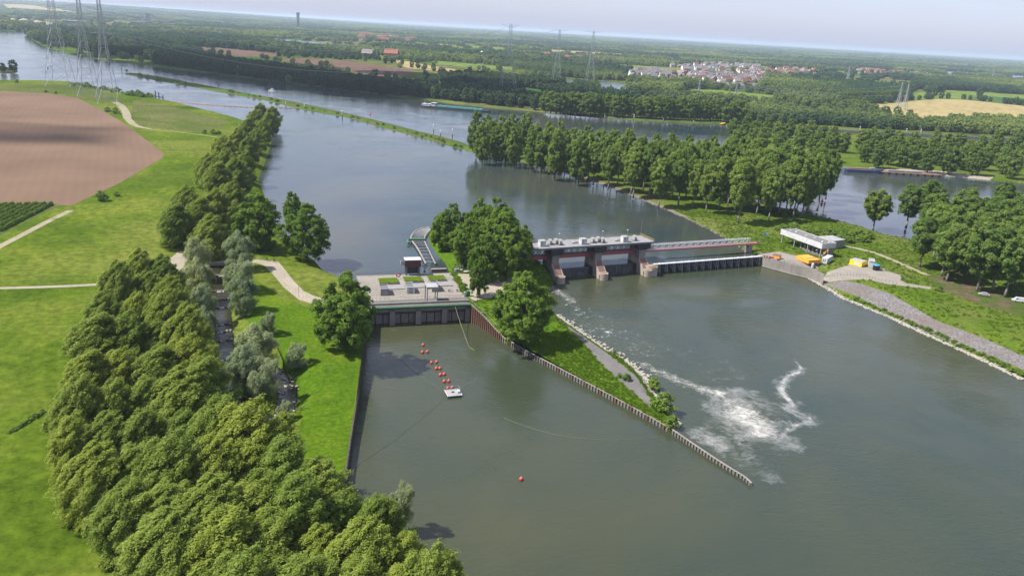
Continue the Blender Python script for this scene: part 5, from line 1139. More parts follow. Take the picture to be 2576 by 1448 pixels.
# trash rack cleaner house
o = tag(empty('hoist_house', plant(21.5, 38.2, P_Z), P_ROT), 'brown clad hoist house with white roof on the intake edge', 'hoist house')
MB().box((0, 0, 4.9), (6.3, 3.0, 2.7)).build('cladding', MAT['brown_cladding'], o); MB().box((0, .3, 6.4), (6.6, 4.2, .26)).build('roof', MAT['white_paint'], o)
for su in (-2.6, 2.6):
    for sv in (-1.2, 1.2): MB().box((su, sv, 1.75), (.6, .5, 3.6)).build('leg', MAT['grey_steel'], o)
MB().box((0, .6, 1.9), (4.2, 1.2, 3.0)).build('engine_case', MAT['dark_steel'], o); MB().box((-4.0, .2, 4.4), (1.6, 2.6, .1)).box((-4.75, .2, 5.1), (.06, 2.6, 1.3)).box((-4.0, -1.1, 5.1), (1.6, .06, 1.3)).build('side_balcony', MAT['galvanised'], o)
MB().tube([(3.2, 0, 3.6), (4.3, -.4, 3.4), (4.8, -.6, 2.4), (4.8, -.6, 1.4)], .13, 6).build('arm', MAT['dark_steel'], o); MB().lathe((4.8, -.6, .7), [(.1, 0), (.5, .15), (.55, .5), (.2, .8)], 10).build('grab', MAT['dark_steel'], o)
# curved rack in the head water
rk = tag(empty('floating_rack', plant(32, 75, 4)), 'long curved grey debris rack with cross beams in the head water', 'rack')
def X5(a, b_): return 871.7 + a * .2084, 549.9 + b_ * .2084
Lr = [at(*X5(*q), 4.9) for q in ((960, 545), (915, 460), (870, 375), (825, 310), (785, 262), (779, 225), (790, 195), (815, 165), (850, 138), (900, 117), (960, 107), (1030, 104))]
Rr = [at(*X5(*q), 4.9) for q in ((1075, 545), (1030, 455), (990, 370), (958, 310), (940, 262), (945, 230), (952, 205), (965, 185), (980, 168), (1000, 152), (1025, 138), (1045, 132))]
rl = Vector(rk.location)
b = MB().tube([p - rl for p in Lr], .38, 6); b.build('outer_rail', MAT['coping'], rk); MB().tube([p - rl for p in Rr], .3, 6).build('inner_rail', MAT['coping'], rk)
nseg = 22
for k in range(nseg):
    t = (k + .5) / nseg * 11; i = int(t); f = t - i; A = Lr[i].lerp(Lr[i + 1], f) - rl; B_ = Rr[i].lerp(Rr[i + 1], f) - rl
    MB().bar(A, B_, .34, .3).build('cross_beam', MAT['light_grey'], rk)
for i in range(len(Lr)): MB().bar(Lr[i] - rl - Vector((0, 0, 2)), Lr[i] - rl, .3).build('rack_pile', MAT['dark_steel'], rk)
A, B_ = at(*X5(750, 250), 5.6) - rl, at(*X5(948, 252), 5.6) - rl
MB().tube([A + Vector((.6, -4, -.8)), A + Vector((-.1, -2, 0)), A, A.lerp(B_, .5), B_], .55, 8).build('green_pipe', MAT['green_paint'], rk)
# clutter on the island yard
p = plant(33, 42, 5.8); o = tag(empty('rusty_pontoon', p, P_ROT), 'long flat rusty pontoon behind the planters', 'pontoon'); MB().box((0, 0, .8), (6.5, 1.4, 1.2)).build('hull', MAT['brick_top'], o); MB().box((0, 0, 1.45), (6.2, 1.2, .1)).build('top', MAT['coping'], o)
p = plant(39, 40, 6.2); o = tag(empty('scaffold_stack', p, P_ROT), 'stack of grey scaffold frames and crates by the grove', 'scaffold'); b = MB()
for k in range(4):
    for j in range(2): b.bar((k * 1.2, j * 1.6, 0), (k * 1.2, j * 1.6, 3 - .4 * (k % 2)), .1)
    b.bar((k * 1.2, 0, 2.4), (k * 1.2, 1.6, 2.4), .08)
b.bar((0, 0, 2.4), (3.6, 0, 2.4), .08).bar((0, 1.6, 1.3), (3.6, 1.6, 1.3), .08).build('frame', MAT['galvanised'], o); MB().box((1.2, .8, .6), (1.6, 1.2, 1.2)).box((3, .8, .4), (1.4, 1.3, .8)).build('crate', MAT['light_grey'], o)
p = plant(45, 38, 6.2); o = tag(empty('work_boat', p, R(15)), 'white work boat on land beside the scaffold frames', 'boat'); vs = []
for x_, w_, z_ in ((-2.4, .8, .9), (-1, 1.0, .85), (1, .95, .9), (2.2, .5, 1.1), (2.9, .05, 1.25)): vs += [(x_, -w_, z_), (x_, 0, .2), (x_, w_, z_)]
MB().add(vs, [(3 * i, 3 * i + 1, 3 * i + 4, 3 * i + 3) for i in range(4)] + [(3 * i + 1, 3 * i + 2, 3 * i + 5, 3 * i + 4) for i in range(4)] + [(0, 2, 1)]).build('hull', MAT['white_paint'], o); MB().box((-.3, 0, .7), (1.6, 1.2, .2)).build('thwart', MAT['timber'], o)
p = plant(15.2, 33.5, P_Z); o = tag(empty('lifebuoy', p, P_ROT), 'red lifebuoy on a stand between the planters', 'lifebuoy'); MB().bar((0, 0, 0), (0, 0, 1.6), .1).build('stand', MAT['white_paint'], o)
vs, fs = [], []
for i in range(16):
    for j in range(6): t, s_ = 2 * math.pi * i / 16, 2 * math.pi * j / 6; r_ = .75 + .2 * math.cos(s_); vs.append((r_ * math.cos(t), -.2 + .2 * math.sin(s_), 1.5 + r_ * math.sin(t))); fs.append((i * 6 + j, ((i + 1) % 16) * 6 + j, ((i + 1) % 16) * 6 + (j + 1) % 6, i * 6 + (j + 1) % 6))
MB().add(vs, fs).build('ring', MAT['cloth_red'], o, smooth=True)
p = plant(PL + .6, 9.5, P_Z); o = tag(empty('green_cabinet', p, P_ROT), 'green electric cabinet at the right end of the plant road', 'cabinet'); MB().box((.9, 0, 1.0), (1.3, 1.3, 2.0)).build('case', MAT['green_paint'], o); MB().box((-.5, -.3, .9), (.6, .6, 1.8)).build('post', MAT['white_paint'], o); MB().box((.9, -.68, 1.0), (1.0, .05, 1.7)).build('door', MAT['green_paint'], o)

# ------------------------------------------------------------------ sheet pile walls
def pile_wall(name, pts, zt, label, mat_of, step, zb=-1.5, capm='coping'):
    """pts world xy, zt crest heights; each pile is one folded sheet"""
    o = tag(empty(name, (pts[0][0], pts[0][1], 0)), label, 'wall'); cache = {}
    dd = [0]
    for a, c in zip(pts[:-1], pts[1:]): dd.append(dd[-1] + math.hypot(c[0] - a[0], c[1] - a[1]))
    n = int(dd[-1] / step)
    def pos(s_):
        i = max(0, min(len(pts) - 2, next((j - 1 for j in range(1, len(dd)) if dd[j] >= s_), len(pts) - 2))); f = (s_ - dd[i]) / (dd[i + 1] - dd[i]); return Vector((pts[i][0] + (pts[i + 1][0] - pts[i][0]) * f, pts[i][1] + (pts[i + 1][1] - pts[i][1]) * f, zt[i] + (zt[i + 1] - zt[i]) * f))
    cap = []
    for k in range(n):
        p = pos(k * step); q = pos((k + 1) * step); mt = mat_of(k, p)
        if mt not in cache:
            w = step; pr = [(0, 0), (.22 * w, 0), (.34 * w, -.38), (.72 * w, -.38), (.84 * w, 0), (w, 0), (w, .1), (0, .1)]
            cache[mt] = MB().prism([(a, b_) for a, b_ in pr], 0, 1).mesh('pile', MAT[mt])
        c = link('pile', cache[mt], o); h = p.z - zb; c.scale = (1, 1, h); c.location = (p.x - pts[0][0], p.y - pts[0][1], zb); c.rotation_euler = (0, 0, math.atan2(q.y - p.y, q.x - p.x))
        cap.append(Vector((p.x - pts[0][0], p.y - pts[0][1], p.z + .06)))
    cap.append(Vector((pos(n * step).x - pts[0][0], pos(n * step).y - pts[0][1], pos(n * step).z + .06)))
    b = MB()
    for a, c in zip(cap[:-1], cap[1:]): b.bar(a + Vector((0, 0, 0)), c, .42, .14)
    b.build('capping', MAT[capm], o); return o
ipts = [plant(P_LEN, -.2)] + [at(x, y, 0) for x, y in ISL_L[1:]]
izt = [6.9, 5.5, 4.2, 2.6, 1.7, 1.5, 1.4, 1.35, 1.3, 1.3, 1.25]
pile_wall('sheet_pile_wall', [(p.x, p.y) for p in ipts], izt, 'rusty sheet pile wall from the plant along the island, dropping to a low edge', lambda k, p: 'pile_rust' if p.z > 2.0 or k % 5 == 0 else 'pile_pale', 1.25)
mpts = [at(x, y, 0) for x, y in ((1690, 1090), (1740, 1123), (1790, 1156), (1840, 1187), (1868, 1203), (1882, 1214), (1893, 1226))]
pile_wall('training_wall', [(p.x, p.y) for p in mpts], [1.25, 1.1, 1.0, .9, .85, .8, .8], 'pale narrow pile wall running out into the river from the island tip', lambda k, p: 'pile_pale', 1.1)
lp = [at(x, y, 0) for x, y in ((922, 818), (919, 872), (908, 950), (895, 1040), (880, 1130), (870, 1200), (858, 1300), (845, 1448))]
pile_wall('bank_pile_wall', [(p.x + .1, p.y) for p in lp[::-1]], [2.35, 2.35, 2.4, 2.5, 3.0, 3.8, 5.2, 6.2], 'dark pile wall along the grass bank left of the tailrace', lambda k, p: 'dark_pile', 1.6, capm='dark_pile')
b = MB(); hr = [(p.x, p.y, z + .1) for p, z in zip(ipts[:5], izt)]
o = tag(empty('slope_railing', hr[0]), 'light railing along the top of the sloping sheet pile wall', 'railing'); h0 = Vector(hr[0])
for a, c in zip(hr[:-1], hr[1:]):
    a, c = Vector(a) - h0 + Vector((.5, .2, 0)), Vector(c) - h0 + Vector((.5, .2, 0)); b.bar(a + Vector((0, 0, 1.1)), c + Vector((0, 0, 1.1)), .08); b.bar(a, a + Vector((0, 0, 1.1)), .08)
b.build('rail', MAT['galvanised'], o)

# ------------------------------------------------------------------ fish stream: pools, sills, bridge
BW = 6.6
def strip(name, pts, zs, w, mat, kind='structure'):
    vs, fs = [], []
    for i, p in enumerate(pts):
        a = np.array(pts[max(0, i - 1)]); c = np.array(pts[min(len(pts) - 1, i + 1)]); d = c - a; d = d / np.linalg.norm(d); n_ = np.array([-d[1], d[0]]); ww = w[i] if isinstance(w, list) else w
        vs += [(*(np.array(p) + n_ * ww / 2), zs[i]), (*(np.array(p) - n_ * ww / 2), zs[i])]
    for i in range(len(pts) - 1): fs.append((2 * i, 2 * i + 1, 2 * i + 3, 2 * i + 2))
    me = bpy.data.meshes.new(name); me.from_pydata(vs, [], fs); me.materials.append(MAT[mat]); me.update()
    bm = bmesh.new(); bm.from_mesh(me)
    for f in bm.faces:
        if f.normal.z < 0: f.normal_flip()
    bm.to_mesh(me); bm.free(); return tag(link(name, me), kind=kind)
for i in range(len(brook_w) - 1):
    a, c = np.array(brook_w[i]), np.array(brook_w[i + 1]); z = (BROOK_Z[i] + BROOK_Z[i + 1]) / 2
    strip('brook_pool', [tuple(a - (c - a) * .02), tuple(c + (c - a) * .02)], [z, z], BW + 1.5 + (1.2 if 8 <= i <= 9 else 0), 'brook_water')
strip('brook_pool', arm_w, [1.35] * len(arm_w), [5, 5, 4.6, 5.4, 5.2, 5, 4], 'brook_water')
paint('brook_foam', (.72, .72, .70), .8, .1, 3); paint('boulder', (.30, .25, .20), .9, .3, .8); paint('pale_boulder', (.46, .42, .36), .9, .25, .8)
def rock(seed):
    g = random.Random(seed); bm = bmesh.new(); bmesh.ops.create_icosphere(bm, subdivisions=1, radius=.5)
    for v in bm.verts: v.co *= g.uniform(.75, 1.2); v.co.z *= .7
    me = bpy.data.meshes.new('boulder'); bm.to_mesh(me); bm.free(); return me
rocks = {}
for nm in ('boulder', 'pale_boulder'):
    rocks[nm] = []
    for i in range(4): me = rock(i + 10); me.materials.append(MAT[nm]); rocks[nm].append(me)
for i in range(1, len(brook_w) - 1):
    a, c = np.array(brook_w[i - 1]), np.array(brook_w[i + 1]); d = (c - a) / np.linalg.norm(c - a); n_ = np.array([-d[1], d[0]]); p = np.array(brook_w[i]); z = (BROOK_Z[i - 1] + BROOK_Z[i]) / 2
    o = tag(empty('stone_sill', (p[0], p[1], z)), 'stone sill with white water across the fish stream, %s from the bridge' % ordinal(i), 'sill', 'sills of the fish stream')
    for k in range(7):
        q = n_ * (-BW / 2 + BW * k / 6) + d * random.uniform(-.3, .3); r_ = link('boulder', random.choice(rocks['boulder']), o, (q[0], q[1], -.05)); r_.scale = (random.uniform(1, 1.5),) * 3; r_.rotation_euler.z = random.uniform(0, 6)
    zn = (BROOK_Z[i] + BROOK_Z[min(i + 1, len(brook_w) - 1)]) / 2 - z; w1 = random.uniform(-.45, .05); w2 = w1 + random.uniform(.2, .4)
    A, B_ = n_ * BW * w1, n_ * BW * w2; C = d * .8
    MB().add([(A[0], A[1], .06), (B_[0], B_[1], .06), (B_[0] + C[0], B_[1] + C[1], zn + .05), (A[0] + C[0], A[1] + C[1], zn + .05)], [(0, 1, 2, 3)]).build('white_water', MAT['brook_foam'], o)
bp = at(550, 656, 6.2); o = tag(empty('brook_bridge', bp, R(8)), 'small paved bridge with dark railing over the fish stream', 'bridge')
MB().box((0, 0, -.15), (10, 5.0, .5)).build('deck', MAT['sand_path'], o); MB().box((0, -2.4, -.7), (10, .5, 1.2)).box((0, 2.4, -.7), (10, .5, 1.2)).build('girder', MAT['concrete_dark'], o)
for s in (-2.4, 2.4):
    b = MB()
    for k in range(8): x_ = -4.5 + 9 * k / 7; b.bar((x_, s, .1), (x_, s, 1.1), .07)
    b.bar((-4.5, s, 1.1), (4.5, s, 1.1), .08).bar((-4.5, s, .6), (4.5, s, .6), .06).build('railing', MAT['dark_steel'], o)
p = at(758, 1030, 2.4); o = tag(empty('wooden_fence', (p.x, p.y, LEFT.z(p.x, p.y)), R(10)), 'short wooden fence at the bend of the fish stream', 'fence')
for x_ in (-1.6, 0, 1.6): MB().bar((x_, 0, -.5), (x_, 0, 1.2), .14).build('fence_post', MAT['timber'], o)
for z in (.5, 1.05): MB().box((0, 0, z), (3.6, .08, .16)).build('fence_rail', MAT['timber'], o)
p = at(752, 748, 6.3); o = tag(empty('marker_post', (p.x, p.y, LEFT.z(p.x, p.y))), 'slim post at the edge of the service road bend', 'post'); MB().bar((0, 0, 0), (0, 0, 4.2), .12, None, 6).build('pole', MAT['grey_steel'], o); MB().box((0, 0, 4.2), (.4, .2, .3)).build('cap', MAT['white_paint'], o)

# loose stones along the waterlines: too many to count
def riprap(name, pts, z, n, width, size, mat, label, land):
    dd = []
    for a, c in zip(pts[:-1], pts[1:]): dd.append((at(*c, z) - at(*a, z)).length)
    tot = sum(dd); P_, Sx = [], []
    for _ in range(n):
        s_ = random.random() * tot; i = 0
        while s_ > dd[i]: s_ -= dd[i]; i += 1
        a, c = at(*pts[i], z), at(*pts[i + 1], z); p = a.lerp(c, s_ / dd[i]); d = (c - a).normalized(); nn = Vector((-d.y, d.x, 0)) * random.gauss(0, width)
        x_, y_ = p.x + nn.x, p.y + nn.y; P_.append((x_, y_, max(z, land.z(x_, y_)) + .02)); k = size * random.uniform(.5, 1.5); Sx.append((k, k, k * .8))
    scatter(name, P_, rz3(n), Sx, rocks[mat], label, 'stones')
riprap('island_riprap', [(1640, 985), (1628, 958), (1605, 932), (1579, 910), (1534, 887), (1480, 848), (1430, 815), (1402, 792)], 0, 900, .8, .75, 'pale_boulder', 'pale loose stones along the island water edge', ISL)
riprap('island_riprap', [(1640, 985), (1670, 1015), (1697, 1046), (1700, 1075)], 0, 160, .6, .7, 'pale_boulder', 'pale loose stones round the island tip', ISL)
riprap('bank_riprap', [(2575, 955), (2489, 913), (2403, 873), (2326, 839), (2242, 799), (2150, 761), (2122, 750), (2085, 727), (2040, 704)], 0, 1300, .7, .7, 'pale_boulder', 'pale loose stones along the right bank waterline', RIGHT)
riprap('peninsula_stones', [(1884, 634), (1805, 588), (1728, 550), (1640, 513), (1560, 481), (1450, 441), (1350, 416), (1200, 384)], 4, 500, .6, .8, 'boulder', 'dark stones along the peninsula waterline', RIGHT)
riprap('brook_stones', [(660, 1062), (690, 1085), (722, 1000), (722, 970), (706, 945), (577, 860), (575, 815)], 1.5, 160, 1.6, .7, 'pale_boulder', 'loose stones along the fish stream', LEFT)
# ------------------------------------------------------------------ things on the water
def X_3(a, b_): return 871.7 + .2084 * a, 804.7 + .2084 * b_
def ball(name, r, n=14):
    b = MB(); b.lathe((0, 0, 0), [(max(.01, r * math.sin(math.pi * i / 8)), -r * math.cos(math.pi * i / 8)) for i in range(9)], n); return b
buoys = [(925, 300), (915, 388), (975, 382), (1025, 513), (1087, 505), (1085, 583), (1128, 582), (1132, 660), (1180, 652), (1180, 738), (1235, 735), (1222, 822), (1275, 815)]
bm_ = ball('b', .52).mesh('float', MAT['buoy_red'], True); be = MB().lathe((0, 0, .48), [(.12, 0), (.1, .16), (.04, .2)], 8).mesh('eye', MAT['white_paint'])
for i, q in enumerate(buoys):
    p = at(*X_3(*q), .25); o = tag(empty('mooring_buoy', p), 'red ball buoy in the tailrace, %s from the power plant towards the raft' % ordinal(i + 1), 'buoy', 'red buoys in the tailrace'); link('float', bm_, o); link('eye', be, o)
p = at(1311, 1204, .25); o = tag(empty('mooring_buoy', p), 'single red ball buoy out in the open lower river', 'buoy'); link('float', bm_, o); link('eye', be, o)
# work raft
A, B_, C, D_ = [at(*X_3(*q), .5) for q in ((1190, 848), (1362, 832), (1380, 908), (1222, 924))]
cen = (A + B_ + C + D_) / 4; ra = math.atan2((B_ - A).y, (B_ - A).x); wl, wd = (B_ - A).length, (D_ - A).length
o = tag(empty('work_raft', (cen.x, cen.y, 0), ra), 'small floating work raft with pale deck moored below the buoys', 'raft')
for k in range(10): MB().box((-wl / 2 + wl * (k + .5) / 10, 0, .55), (wl / 10 - .05, wd, .12)).build('plank', MAT['light_grey'], o)
for s in (-1, 1): MB().bar((-wl * .5, s * wd * .36, .2), (wl * .5, s * wd * .36, .2), .6, None, 8).build('float', MAT['grey_steel'], o)
MB().box((0, -wd / 2, .58), (wl + .2, .14, .2)).box((0, wd / 2, .58), (wl + .2, .14, .2)).box((-wl / 2, 0, .58), (.14, wd, .2)).box((wl / 2, 0, .58), (.14, wd, .2)).build('edge_frame', MAT['white_paint'], o)
b = MB()
for x_ in (-wl * .48, -wl * .1, wl * .48): b.bar((x_, wd * .5, .6), (x_, wd * .5, 1.7), .07)
b.bar((-wl * .48, wd * .5, 1.7), (wl * .48, wd * .5, 1.7), .08).bar((wl * .48, wd * .5, 1.7), (wl * .48, -wd * .1, 1.7), .08).bar((wl * .48, -wd * .1, .6), (wl * .48, -wd * .1, 1.7), .07).build('railing', MAT['galvanised'], o)
MB().box((wl * .34, -wd * .12, .95), (.8, .8, .75)).build('tool_box', MAT['white_paint'], o); MB().box((-.1, .2, .72), (.7, .5, .25)).build('winch', MAT['dark_steel'], o)
# ropes
def rope(name, pts, r, mat, label, cat='rope'):
    p0 = Vector(pts[0]); o = tag(empty(name, p0), label, cat); MB().tube([Vector(p) - p0 for p in pts], r, 5).build('strand', MAT[mat], o)
rope('mooring_rope', [plant(31.0, -1.0, P_Z), *[plant(31.0, -1.0, P_Z).lerp(at(*X_3(1480, 325), .05), t) - Vector((0, 0, 2.0 * t * (1 - t))) for t in (.25, .5, .75)], at(*X_3(1480, 325), .05), at(*X_3(1545, 365), .02)], .07, 'rope', 'pale rope hanging from the green pipe into the tailrace')
rope('mooring_rope', [plant(16.5, -1.0, P_Z - .3), plant(14.6, -1.0, 3.0), plant(12.8, -1.2, .1)], .06, 'rope', 'slack yellowish rope in front of the second outlet bay')
rope('raft_line', [at(*X_3(*q), .03) for q in ((1130, 835), (1050, 780), (900, 680), (800, 605), (700, 520), (640, 450))], .05, 'thin_line', 'thin dark line running from the raft towards the left outlet')
rope('raft_line', [at(*X_3(*q), .03) for q in ((1190, 945), (1100, 1020), (880, 1210), (740, 1320), (600, 1440))] + [at(905, 1165, .03), at(874, 1196, .6)], .05, 'thin_line', 'thin dark line running from the raft to the left bank')
rope('raft_line', [at(*X_3(*q), .05) for q in ((1385, 830), (1420, 790), (1480, 765), (1535, 745), (1580, 690))], .06, 'rope', 'short curled pale rope right of the raft')
rope('boom_line', [at(1268, 1051, .02), at(1300, 1063, .04), at(1341, 1078, .04), at(1400, 1093, .04), at(1460, 1102, .04), at(1540, 1106, .04), at(1620, 1102, .04), at(1668, 1096, .04)], .035, 'rope', 'thin white floating line curving to the island wall')

def hull_mesh(L_, B2, H_, bow=.16, stern=.06, z0=0):
    """ship hull lofted from stern (x=0) to bow (x=L)"""
    st = [(0, .80, 0), (stern * L_, 1, 0), (L_ * .5, 1, 0), (L_ * (1 - bow), 1, 0), (L_ * (1 - bow * .45), .72, .25), (L_ * .99, .12, .6)]; vs, fs = [], []
    for x_, k, r_ in st: vs += [(x_, -B2 * k, H_ + r_), (x_, -B2 * k * .9, z0), (x_, B2 * k * .9, z0), (x_, B2 * k, H_ + r_)]
    for i in range(len(st) - 1): fs += [(4 * i + j, 4 * i + j + 1, 4 * i + j + 5, 4 * i + j + 4) for j in range(3)] + [(4 * i + 3, 4 * i, 4 * i + 4, 4 * i + 7)]
    fs += [(3, 2, 1, 0), tuple(len(vs) - 4 + j for j in range(4))]; return MB().add(vs, fs)
# barge under way
s0, s1 = at(1060, 268.5, 4), at(1240, 284, 4); a = math.atan2((s1 - s0).y, (s1 - s0).x)
o = tag(empty('cargo_barge', s0, a), 'long teal cargo barge with white wheelhouse sailing in the far channel', 'barge'); BL = 92
hull_mesh(BL, 4.7, 2.0, z0=-.5).build('hull', MAT['barge_hull'], o)
for k in range(9): MB().box((22 + 6.6 * k + 3.2, 0, 2.9), (6.3, 7.6, 1.6), 0, .93).build('hatch_cover', MAT['barge_teal'], o)
MB().box((51, 0, 2.1), (62, 9.0, .3)).build('gunwale', MAT['barge_teal'], o)
c = MB().box((7.5, 0, 3.2), (11, 8.2, 2.6)).build('deckhouse', MAT['white_paint'], o)
for k in range(6): MB().box((2.8 + 1.9 * k, -4.12, 3.4), (1.1, .06, 1.0)).build('window', MAT['glass'], c)
w = MB().box((17, 0, 3.9), (5, 6.4, 3.6)).build('wheelhouse', MAT['white_paint'], o); MB().box((17, 0, 5.1), (5.1, 6.5, 1.1)).build('window_band', MAT['glass'], w); MB().box((17, 0, 5.85), (6.4, 7.6, .3)).build('roof', MAT['white_paint'], w)
MB().bar((4, 1, 4.5), (4, 1, 8), .15).bar((17, 0, 6), (17, 0, 9), .12).build('mast', MAT['white_paint'], o); MB().box((8, 0, 4.8), (3, 1.6, .7)).build('dinghy', MAT['barge_hull'], o)
# moored barge
s0, s1 = at(2120, 431, 4), at(2220, 436, 4); a = math.atan2((s1 - s0).y, (s1 - s0).x)
o = tag(empty('moored_barge', s0, a), 'dark blue barge moored at the quay with its bow to the right', 'barge'); ML = (s1 - s0).length
hull_mesh(ML, 3.4, 3.0, .25, z0=-.4).build('hull', MAT['ship_hull'], o); MB().box((ML * .4, 0, 3.2), (ML * .6, 4.6, .6)).build('hatch_cover', MAT['brick_top'], o); MB().box((ML * .72, 0, 3.7), (4, 3, 1.0)).build('deck_gear', MAT['light_grey'], o); MB().bar((ML * .75, 0, 3), (ML * .5, 0, 6.4), .14).bar((ML * .9, 0, 3), (ML * .5, 0, 6.4), .1).build('mast', MAT['galvanised'], o); MB().box((ML * .4, -3.45, 2.6), (ML * .72, .08, .3)).build('rubbing_strake', MAT['white_paint'], o)
def motor_boat(x, y, rz, L_, label, hullc='white_paint'):
    o = tag(empty('motor_boat', at(x, y, 4), rz), label, 'boat'); hull_mesh(L_, L_ * .16, L_ * .12, .4, z0=-.2).build('hull', MAT[hullc], o)
    c = MB().box((L_ * .42, 0, L_ * .2), (L_ * .38, L_ * .24, L_ * .17), 0, .85).build('cabin', MAT['white_paint'], o); MB().box((L_ * .42, 0, L_ * .23), (L_ * .36, L_ * .235, L_ * .07)).build('window_band', MAT['glass'], c); MB().box((L_ * .16, 0, L_ * .2), (L_ * .2, L_ * .22, L_ * .12)).build('canopy', MAT['cloth_dark'], o)
motor_boat(677, 229.5, R(-22), 13, 'white motor yacht sailing between the mole and the far wood', 'white_paint')
motor_boat(2323, 466, R(-8), 6.5, 'small white speedboat in the canal behind the right grove')

# floating orange boom
bpts = [at(x, y, 4.15) for x, y in ((412, 253.5), (480, 260), (560, 266.5), (640, 271), (700, 271.5), (762, 273))]
o = tag(empty('floating_boom', bpts[0]), 'line of orange floats across the upper river by the riverside trees', 'boom'); fm = MB().box((0, 0, 0), (2.1, 1.0, .8)).mesh('float', MAT['boom_orange']); dd = 0; b = MB()
for a_, c_ in zip(bpts[:-1], bpts[1:]):
    n = max(1, int((c_ - a_).length / 5.2)); b.bar(a_ - bpts[0], c_ - bpts[0], .35)
    for k in range(n): q = a_.lerp(c_, (k + .5) / n) - bpts[0]; link('float', fm, o, q + Vector((0, 0, .15)), math.atan2((c_ - a_).y, (c_ - a_).x))
b.build('cable', MAT['boom_orange'], o)
def pile_post(x, y, z, h, r, mat, label, head=True, name='mooring_post', cat='post'):
    p = at(x, y, z); o = tag(empty(name, p), label, cat); MB().bar((0, 0, -2), (0, 0, h * .45), r * 2, None, 8).build('pile', MAT['dark_steel' if head else mat], o); MB().bar((0, 0, h * .45), (0, 0, h), r * 2.1, None, 8).build('shaft', MAT[mat], o)
    if head: MB().lathe((0, 0, h), [(r * 1.8, 0), (r * 1.9, .4), (r * .6, .9)], 8).build('head', MAT[mat], o)
for x, y, h, lab in [(719, 268, 4.5, 'white post at the middle of the orange boom'), (766, 274, 4.5, 'white post where the orange boom meets the mole'), (861, 296, 6.5, 'tall slim white post on the river side of the mole'), (1091, 333, 7, 'white beacon on a dark pile behind the mole, left one'), (1138, 346, 7, 'white beacon on a dark pile behind the mole, right one'), (1108, 340, 3.5, 'short white post between the two beacons'),
                     (1446, 293, 3.5, 'first grey mooring dolphin from the left along the far bank'), (1521, 299, 3.5, 'second grey mooring dolphin from the left along the far bank'), (1594, 305, 7, 'tall pale mooring dolphin in the middle of the far bank row'), (1668, 309, 4, 'fourth grey mooring dolphin from the left along the far bank'), (1744, 313, 4, 'last grey mooring dolphin of the far bank row'),
                     (2046, 324, 6, 'first white lock post from the left'), (2162, 332, 6, 'second white lock post from the left'), (2279, 338, 6.5, 'third white lock post from the left'), (2315, 340, 6.5, 'fourth white lock post from the left'), (306, 178, 9, 'slim beacon at the river tip of the mole'), (330, 158, 9, 'green white beacon on the far bank'), (393, 162, 8, 'white beacon on the far bank before the wood')]:
    pile_post(x, y, 4, h, .38, 'white_paint' if 'white' in lab or 'pale' in lab else 'light_grey', lab)
for x, y, z, lab in [(931, 289, 4, 'red channel buoy in the far channel'), (550, 216, 4, 'dark channel buoy left of the motor yacht'), (2068, 508, 4.6, 'red marker buoy at the canal edge of the peninsula'), (120, 172, 4, 'small dark buoy off the left pylons')]:
    o = tag(empty('channel_buoy', at(x, y, z)), lab, 'buoy'); c = 'buoy_red' if 'red' in lab else 'dark_steel'; MB().lathe((0, 0, -.3), [(.9, 0), (1.0, .4), (.8, .7), (.3, 2.2), (.1, 2.6)], 10).build('body', MAT[c], o); MB().lathe((0, 0, 2.3), [(.1, 0), (.35, .2), (.1, .5)], 8).build('topmark', MAT[c], o)
p0, p1 = at(378, 243, 4), at(411, 250, 4); o = tag(empty('jetty', p0), 'dark timber jetty frame with three tall posts on the left shore', 'jetty'); b = MB().bar((0, 0, 1.8), (p1 - p0) + Vector((0, 0, 1.8)), .8)
b.build('beam', MAT['dark_steel'], o)
for f, h in ((.0, 2.5), (.42, 8), (.68, 7), (.98, 4.5)): q = (p1 - p0) * f; MB().bar(q - Vector((0, 0, 2)), q + Vector((0, 0, h)), 1.1, None, 8).build('post', MAT['dark_steel'], o)
for x, y, lab in [(1394, 282, 'yellow landing ramp at the left end of the far poplar row'), (1818, 313, 'yellow landing ramp at the right end of the far poplar row')]:
    o = tag(empty('landing_ramp', at(x, y, 4), R(60)), lab, 'ramp'); MB().box((0, 0, 1.2), (16, 3, .4)).build('deck', MAT['yellow_paint'], o); MB().box((-7, 0, .4), (1, 3, 1.6)).box((7, 0, .4), (1, 3, 1.6)).build('support', MAT['grey_steel'], o)
# quay
q0, q1 = at(2216, 437.5, 4), at(2372, 446.5, 4); a = math.atan2((q1 - q0).y, (q1 - q0).x); QL = (q1 - q0).length
o = tag(empty('quay', q0, a), 'brown quay with dark timber front beside the moored barge', 'quay')
for k in range(26): MB().box((QL * (k + .5) / 26, 0, .3), (QL / 26 - .25, .5, 2.6)).build('fender_timber', MAT['timber' if k % 3 else 'dark_steel'], o)
MB().box((QL / 2, 5.4, 1.5), (QL, 10.2, .5)).build('deck', MAT['brick_top'], o)
for u, lab in ((QL * .28, 'left long grey trough on the quay deck'), (QL * .56, 'right long grey trough on the quay deck')):
    p = q0 + Vector((math.cos(a), math.sin(a), 0)) * u + Vector((-math.sin(a), math.cos(a), 0)) * 5.4; t = tag(empty('long_trough', (p.x, p.y, 5.75), a), lab, 'container'); MB().box((0, 0, .9), (14, 2.4, 1.0)).build('body', MAT['light_grey'], t); MB().box((0, -.2, .2), (12.5, 1.8, .4)).build('frame', MAT['dark_steel'], t)
for x, y, lab in [(2219, 420, 'left lamp post by the quay'), (2405, 437, 'right lamp post by the quay')]:
    p = at(x, y, 5.6); t = tag(empty('lamp_post', p), lab, 'lamp post'); MB().bar((0, 0, 0), (.6, 0, 8), .2, None, 6).build('pole', MAT['galvanised'], t); MB().box((1.1, 0, 8), (1.2, .4, .2)).build('lamp_head', MAT['white_paint'], t)
